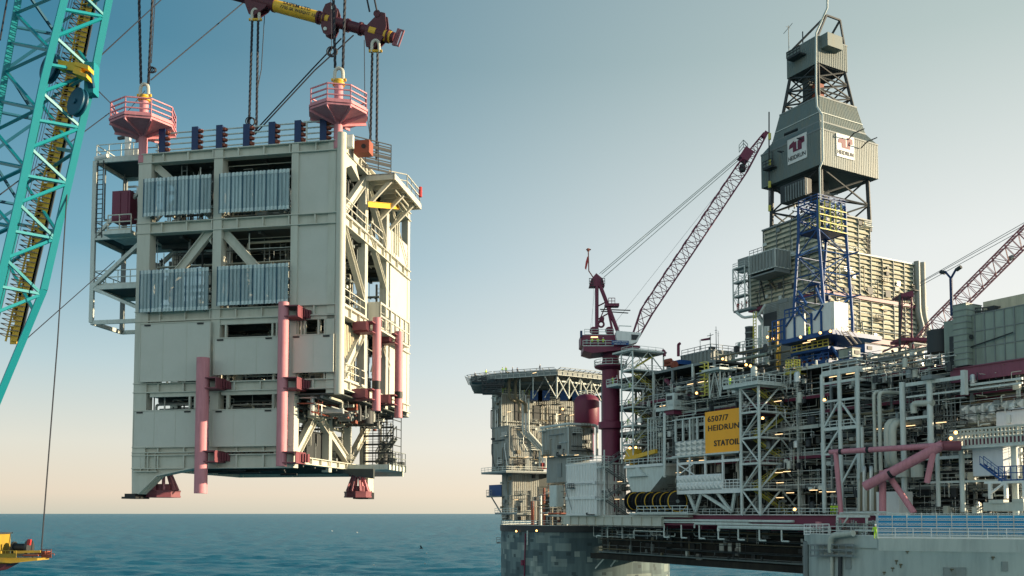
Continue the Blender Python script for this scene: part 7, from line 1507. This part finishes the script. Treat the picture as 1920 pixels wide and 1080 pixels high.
yb_ = thing('yellow_cage', 'small yellow cage ladder platform at the foot of the blue tower', 'cage ladder', PF.B(1484, 718, 4))
P(yb_, 'cage', MB().rail([PF.B(1474, 700, 2), PF.B(1490, 698, 2), PF.B(1500, 700, 2)], 2.2, .09, .6, (1, .8, .6, .4, .2)), M.lime); P(yb_, 'floor', MB().box(PF, pa(1474, 2), pa(1492, 2), 1.5, 5, pz(1484, 702, 2), pz(1484, 699, 2)), M.lime); P(yb_, 'post', MB().tube(PF.B(1480, 730, 2), PF.B(1480, 700, 2), .15, 6).tube(PF.B(1490, 730, 2), PF.B(1490, 700, 2), .15, 6), M.lgrey)
# ---- second burgundy crane at the right
c2_ = thing('pedestal_crane', 'second burgundy lattice crane behind the blue catwalk with its boom leaving at the right', 'crane', at(1700, 700, 150))
Y2 = 152
def c2(x, y, d=0): return at(x, y, Y2 + d)
mm = [[c2(1683, 690, -1.5), c2(1716, 690, -1.5), c2(1716, 690, 2), c2(1683, 690, 2)], [c2(1688, 630, -1.5), c2(1710, 630, -1.5), c2(1710, 630, 1.5), c2(1688, 630, 1.5)], [c2(1692, 556, -1.2), c2(1709, 556, -1.2), c2(1709, 556, 1.2), c2(1692, 556, 1.2)]]
lattice(c2_, mm[0], mm[1], 2, .17, .07, M.bur, False, 'mast_leg', 'mast_bracing'); lattice(c2_, mm[1], mm[2], 4, .13, .05, M.bur, False, 'mast_leg', 'mast_bracing')
P(c2_, 'mast_head', MB().prism([c2(x, y, -1.5) for x, y in ((1683, 556), (1714, 556), (1712, 545), (1690, 550))], V((0, 3, 0))), M.bur)
P(c2_, 'mast_post', MB().beam(c2(1687, 690, -2), c2(1687, 552, -2), .3), M.dark); P(c2_, 'machinery_deck', MB().hex(c2(1708, 640), V((2.6, 0, 0)), V((0, 2, 0)), Z * .25).prism([c2(1668, 652, -2), c2(1690, 642, -2), c2(1690, 646, -2), c2(1668, 656, -2)], V((0, 3, 0))), M.bur)
P(c2_, 'winch', MB().tube(c2(1706, 648, -1), c2(1722, 646, -1), .5, 12), M.pipew, smooth=True); P(c2_, 'strut', MB().beam(c2(1672, 656), c2(1690, 690), .3).beam(c2(1716, 650), c2(1704, 690), .3), M.bur)
e0, e1_, e2_ = (1718, 645), (1760, 605), (1950, 415); d2 = c2(*e2_) - c2(*e1_); d2.normalize(); pr2 = V((d2.z, 0, -d2.x))
lattice(c2_, quad(*e0, .6, Y2, pr2), quad(*e1_, 1.15, Y2, pr2), 4, .10, .05, M.dullred, chord='boom_chord', lace='boom_lacing'); lattice(c2_, quad(*e1_, 1.15, Y2, pr2), quad(*e2_, 1.15, Y2 - 10, pr2), 16, .12, .05, M.dullred, chord='boom_chord', lace='boom_lacing')
for k, (y0, y1) in enumerate(((529, 412), (531, 417), (536, 424))): P(c2_, 'pendant_wire', MB().tube(c2(1725, y0), c2(1930, y1, -8), .05, 5), M.grey)
P(c2_, 'boom_lamp', MB().tube(c2(1893, 485, -7), c2(1899, 482, -7), .4, 8), M.grey)
# ---- lamps on the platform: fluorescent bars and floodlights
FB = [(952, 772), (1046, 777), (1070, 778), (1000, 699), (905, 716), (985, 857), (1020, 857), (1032, 856), (1055, 853), (1079, 853), (966, 937), (1029, 922), (1022, 965), (1043, 967), (1160, 903), (1155, 936), (1169, 936), (1291, 864), (1314, 863), (1316, 868), (1365, 864), (1458, 886), (1473, 884), (1523, 919), (1479, 924), (1460, 933), (1541, 922), (1556, 922), (1458, 814), (1396, 732), (1292, 720), (1312, 716), (1240, 761), (1592, 700), (1560, 706), (1646, 804), (1510, 642), (1519, 637), (1456, 752), (1270, 886), (1460, 905), (1762, 792), (1704, 798)]
def zone(x, y):
    if y < 725 and x < 1120: return 'under the helideck'
    if x < 1120 and y < 800: return 'on the accommodation wall'
    if x < 1120 and y < 880: return 'along the walkway under the grey blocks'
    if x < 1120: return 'around the risers on top of the patched column'
    if x < 1180: return 'at the zigzag stair beside the white module'
    if x < 1380 and y > 840: return 'in the gallery under the orange sign'
    if x < 1380: return 'between roof cabin and control cabin'
    if x < 1530 and y > 860: return 'in the lower bays of the tall stair tower'
    if x < 1530 and y > 700: return 'in the upper bays of the tall stair tower'
    if x < 1530: return 'under the white panels of the blue tower'
    if y > 880: return 'behind the pink frame upright'
    return 'in the racks right of stair tower'
ORD = ['first', 'second', 'third', 'fourth', 'fifth', 'sixth', 'seventh', 'eighth', 'ninth']
def tube_label(i):
    z = zone(*FB[i]); pk_ = sorted([j for j in range(len(FB)) if zone(*FB[j]) == z], key=lambda j: FB[j])
    return 'lit tube lamp %s, %s from the left' % (z, ORD[pk_.index(i)]) if len(pk_) > 1 else 'single lit tube lamp ' + z
for i, (x, y) in enumerate(FB):
    b = -1.2 if x > 1100 else -2.6; q = PF.B(x, y, b); m = MB(); m.beam(q - PF.ex * .8 + PF.ey * .3, q + PF.ex * .8 + PF.ey * .3, .12, .09)
    T('tube_lamp', m, M.tubem, tube_label(i), 'lamp', 'lit fluorescent tubes of the platform')
FL = [(1181, 840, -3, 'left of the two floodlights on the yellow deck crane'), (1192, 839, -3, 'right of the two floodlights on the yellow deck crane'), (1306, 737, -1, 'glowing floodlight above the small control cabin'), (1355, 673, 8, 'bright floodlight at the right end of the roof cabin'), (1361, 677, 8, 'floodlight just right of the one on the roof cabin'), (1399, 684, 6, 'bright floodlight below the exhaust stack'), (1407, 686, 6, 'second floodlight below the exhaust stack'), (1439, 632, 16, 'left floodlight beside the ochre posts'), (1449, 635, 16, 'right floodlight beside the ochre posts'), (1501, 632, 15, 'left floodlight under the blue tower platform'), (1538, 624, 15, 'middle floodlight under the blue tower platform'), (1557, 621, 15, 'right floodlight under the blue tower platform'), (1610, 624, 15, 'floodlight on the cream wall right of the blue tower'), (1490, 955, -5, 'orange floodlight at the foot of the tall stair tower'), (1546, 750, -2, 'small floodlight on the near rack'), (1430, 784, -3, 'floodlight in the upper bay of the tall stair tower'), (1055, 767, 0, 'glowing lamp on the weathered accommodation wall'), (968, 996, -6, 'left orange lamp on the rim of the patched column'), (1006, 995, -6, 'right orange lamp on the rim of the patched column'), (1783, 822, -5, 'lower lamp at the left end of the railed bridge'), (1792, 811, -5, 'upper lamp at the left end of the railed bridge'), (1655, 577, 30, 'lamp fixed to the sunlit slat wall')]
for x, y, b, l in FL:
    q = PF.B(x, y, b) if not (990 < y < 1000) else cylpt(CL, 23.2, x, y); t = thing('floodlight', l, 'floodlight', q, 'lit floodlights of the platform'); r = .26
    d_ = (CAM - q).normalized(); P(t, 'housing', MB().tube(q - d_ * -.0 - d_ * .5, q, r * .7, 10, r), M.dark, smooth=True); P(t, 'lens', MB().tube(q, q + d_ * .06, r * .9, 12), M.lightm, smooth=True)

# ---- people
def body(pose, seed=0):
    """one continuous skinned figure, feet at the origin, facing +y"""
    rr = random.Random(seed); ab = {'stand': (.06, .10), 'lean': (.10, .30), 'walk': (.05, .18)}[pose]
    sp_ = {'stand': .10, 'lean': .14, 'walk': .10}[pose]; st_ = .22 if pose == 'walk' else 0
    fy = .12 if pose == 'lean' else 0
    J = {'pel': (0, 0, .95), 'spi': (0, fy * .5, 1.18), 'che': (0, fy, 1.40), 'nec': (0, fy, 1.52), 'hea': (0, fy + .02, 1.64), 'top': (0, fy + .01, 1.75)}
    R_ = {'pel': .15, 'spi': .14, 'che': .16, 'nec': .06, 'hea': .105, 'top': .08}
    E = [('pel', 'spi'), ('spi', 'che'), ('che', 'nec'), ('nec', 'hea'), ('hea', 'top')]
    for s_, n_ in ((-1, 'L'), (1, 'R')):
        dy = st_ * s_
        J.update({'hip' + n_: (s_ * .10, 0, .88), 'kne' + n_: (s_ * sp_, dy * .6 + .02, .48), 'ank' + n_: (s_ * sp_, dy - .02, .09), 'toe' + n_: (s_ * (sp_ + .02), dy + .15, .04)})
        R_.update({'hip' + n_: .10, 'kne' + n_: .07, 'ank' + n_: .05, 'toe' + n_: .04})
        E += [('pel', 'hip' + n_), ('hip' + n_, 'kne' + n_), ('kne' + n_, 'ank' + n_), ('ank' + n_, 'toe' + n_)]
        J.update({'sho' + n_: (s_ * .20, fy, 1.42), 'elb' + n_: (s_ * .26, fy + ab[0], 1.14), 'wri' + n_: (s_ * .22, fy + ab[1] + .05, .92 if pose != 'lean' else 1.08)})
        R_.update({'sho' + n_: .075, 'elb' + n_: .052, 'wri' + n_: .035})
        E += [('che', 'sho' + n_), ('sho' + n_, 'elb' + n_), ('elb' + n_, 'wri' + n_)]
        wx, wy, wz = J['wri' + n_]
        for k in range(4):
            J['f%d' % k + n_] = (wx + s_ * .0 + (k - 1.5) * .006, wy + .02 + (k - 1.5) * .020, wz - .10 - (.02 if k in (1, 2) else 0)); R_['f%d' % k + n_] = .010; E.append(('wri' + n_, 'f%d' % k + n_))
        J['th' + n_] = (wx - s_ * .02, wy + .07, wz - .05); R_['th' + n_] = .012; E.append(('wri' + n_, 'th' + n_))
    names = list(J); me = bpy.data.meshes.new('body'); me.from_pydata([J[n] for n in names], [(names.index(a), names.index(b)) for a, b in E], [])
    o = bpy.data.objects.new('body_tmp', me); S.collection.objects.link(o); md = o.modifiers.new('s', 'SKIN')
    for i, n in enumerate(names): v = me.skin_vertices[0].data[i]; v.radius = (R_[n], R_[n] * (.8 if n in ('pel', 'spi', 'che') else 1)); v.use_root = (n == 'pel')
    o.modifiers.new('b', 'SUBSURF').levels = 1
    bpy.context.view_layer.update(); out = bpy.data.meshes.new_from_object(o.evaluated_get(bpy.context.evaluated_depsgraph_get())); bpy.data.objects.remove(o)
    for p in out.polygons: p.use_smooth = True
    return out
def dress(me, top, leg):
    m2 = me.copy(); m2.name = 'body'; m2.materials.clear()
    for x in (top, leg, M.skin, M.black): m2.materials.append(x)
    for p in m2.polygons:
        z = p.center.z; ax_ = abs(p.center.x)
        p.material_index = 2 if (z > 1.50 or (z < .93 and ax_ > .19)) else (0 if z > .90 else (3 if z < .10 else 1))
    return m2
poses = {k: body(k) for k in ('stand', 'lean', 'walk')}
helm = MB().lathe(V((0, 0, 0)), [(.155, 1.68), (.135, 1.70), (.125, 1.77), (.08, 1.83), (0, 1.85)], 12)
outf = {'y': (M.hivis, M.dcloth), 'yy': (M.hivis, M.hivis), 'r': (M.overall, M.overall), 'd': (M.dcloth, M.dcloth)}
cache = {}
def person(P3, pose, o, rot, label, h, group='workers on the platform decks'):
    key = (pose, o)
    if key not in cache: cache[key] = (dress(poses[pose], *outf[o]), None)
    t = thing('person', label, 'person', P3, group); t.rotation_euler = (0, 0, rot)
    b_ = newobj('body', cache[key][0], t)
    me = bpy.data.meshes.new('helmet'); fy = .12 if pose == 'lean' else 0
    me.from_pydata([(x, y + fy, z) for x, y, z in helm.v], [], helm.f); me.materials.append({'w': M.helm, 'y': M.yel, 'b': M.blue, 'r': M.ired}[h]); newobj('helmet', me, t)
W_D = [((890, 242), 'walk', 'd', 'w', 'dark-clothed worker at the left tip of the helideck'), ((911, 237), 'stand', 'y', 'w', 'yellow-vested worker near the left end of the helideck'), ((943, 233), 'lean', 'y', 'w', 'left worker of the yellow pair on the helideck edge'), ((948.5, 233), 'stand', 'y', 'y', 'right worker of the yellow pair on the helideck edge'), ((961, 233), 'stand', 'd', 'w', 'dark figure standing upright right of the helideck pair'), ((970, 234), 'walk', 'd', 'b', 'dark figure walking on the middle of the helideck'), ((1013, 229), 'stand', 'd', 'w', 'lone dark figure towards the near corner of the helideck')]
for (x, d), ps_, o, h, l in W_D: person(hp_(x, d), ps_, o, r2.uniform(0, 6), l, h)
Q1T = cb(941, 738, 806, 924, 1112, 0)
for i, (x, l) in enumerate(((938, 'first'), (944, 'second'), (950, 'third'), (974, 'fourth'), (980, 'fifth'))):
    b = PF.co(PF.A(max(x, 942), 735, Q1T[1] - .6))[1]; person(PF.p(Q1T[1] - .6, max(b, .6) + i * .5, Q1T[5]), ['stand', 'lean', 'walk'][i % 3], 'yy', r2.uniform(3, 4), '%s yellow-suited worker from the left on the block roof under the helideck' % l, 'w')
zz_ = cq(1093, 649, -4).z
for x, l in ((1110, 'left'), (1121, 'middle'), (1131, 'right')):
    q = cq(x, 649, -3.7); person(V((q.x, q.y, zz_ + .02)), 'lean', 'y', pi, '%s of three yellow workers on the crane house walkway' % l, 'w')
c = cb(1186, 657, 868, 1165, 1244, -2)
person(PF.p(c[0] - 2.5, c[2] - .4, c[5] - 6.4), 'stand', 'yy', 3.5, 'yellow worker on the balcony left of the white stair tower', 'r')
person(PF.p(c[0] - 1.2, c[2] - .3, c[5] - 6.4), 'lean', 'r', 3.2, 'red-clad worker beside the yellow one on the stair tower balcony', 'w')
for i, k in enumerate((1, 2, 3, 4)):
    z = c[4] + (c[5] - c[4]) * k / 6; person(PF.p(c[0] + .8, c[2] + .6 + i * .3, z), 'lean', 'yy' if i % 2 else 'y', 3.6, 'worker in yellow on the %s landing of the white stair tower counted from below' % ['lowest', 'second', 'third', 'fourth'][i], 'w')
person(PF.p(T2TOP[0], T2TOP[1], T2TOP[2]), 'stand', 'yy', 3.6, 'yellow-suited worker on the roof platform of the tall stair tower', 'w')
person(PF.p(pa(1520, b0_), b0_ - .1, z0), 'stand', 'yy', 3.6, 'yellow worker between the white panels of the blue tower', 'w') if False else None
cw = cb(1562, 578, 618, 1473, 1590, 21 - 5)
person(PF.p(pa(1519, cw[2]), cw[2] + .2, cw[4]), 'lean', 'yy', 3.4, 'yellow worker between the white panels of the blue tower', 'w')
for i, l in enumerate(('left', 'middle', 'right')): person(PF.p(BALC[0] + .8 + i * 1.3, BALC[2] + .5, BALC[4] + .05), 'lean' if i != 1 else 'stand', 'r', 3.4 + i, '%s of three red-clad workers on the scaffold balcony' % l, 'w')
for i, x in enumerate((1556, 1562, 1568)): person(PF.p(pa(x, -2.4), -2.4, zd0), 'lean', 'yy', 3.3, '%s of three yellow workers standing on the deck behind the pink frame' % ('left', 'middle', 'right')[i], 'w')
person(PF.p(pa(1060, -1), -2.6, c[4] - 1), 'stand', 'y', 3, 'hidden', 'w') if False else None
person(V((at(1642, 1008.5, 112.8).x, at(1642, 1008.5, 112.8).y, zR)), 'lean', 'yy', 2.5, 'yellow worker at the left end of the blue tarpaulin fence', 'w')
# ---- gulls over the sea
for i, (x, y, Y, l) in enumerate(((670, 999, 300, 'white gull closest to the horizon over the sea'), (623, 996, 320, 'faint gull left of the horizon gull'), (800, 1038, 230, 'white gull above the swell near the concrete column'), (797, 1057, 200, 'white gull lowest in the right group over the sea'), (701, 1060, 200, 'white gull low over the sea in the middle'), (790, 1028, 210, 'dark gull with raised wings over the sea'))):
    q = at(x, y, Y); m = MB(); dk_ = i == 5; s_ = .55 if not dk_ else .9
    m.lathe(q - V((s_ * .5, 0, 0)), [(0, 0), (s_ * .12, s_ * .25), (s_ * .14, s_ * .55), (s_ * .07, s_ * .9), (0, s_)], 8, V((1, 0, 0)))
    for sg_ in (-1, 1): m.prism([q + V((-.1 * s_, 0, 0)), q + V((.25 * s_, 0, 0)), q + V((.1 * s_, sg_ * .5 * s_, .35 * s_)), q + V((-.35 * s_, sg_ * 1.0 * s_, .25 * s_ if not dk_ else .8 * s_))], V((0, 0, .03)))
    T('gull', m, M.dark if dk_ else M.white, l, 'gull', 'gulls over the sea', smooth=True, loc=q)
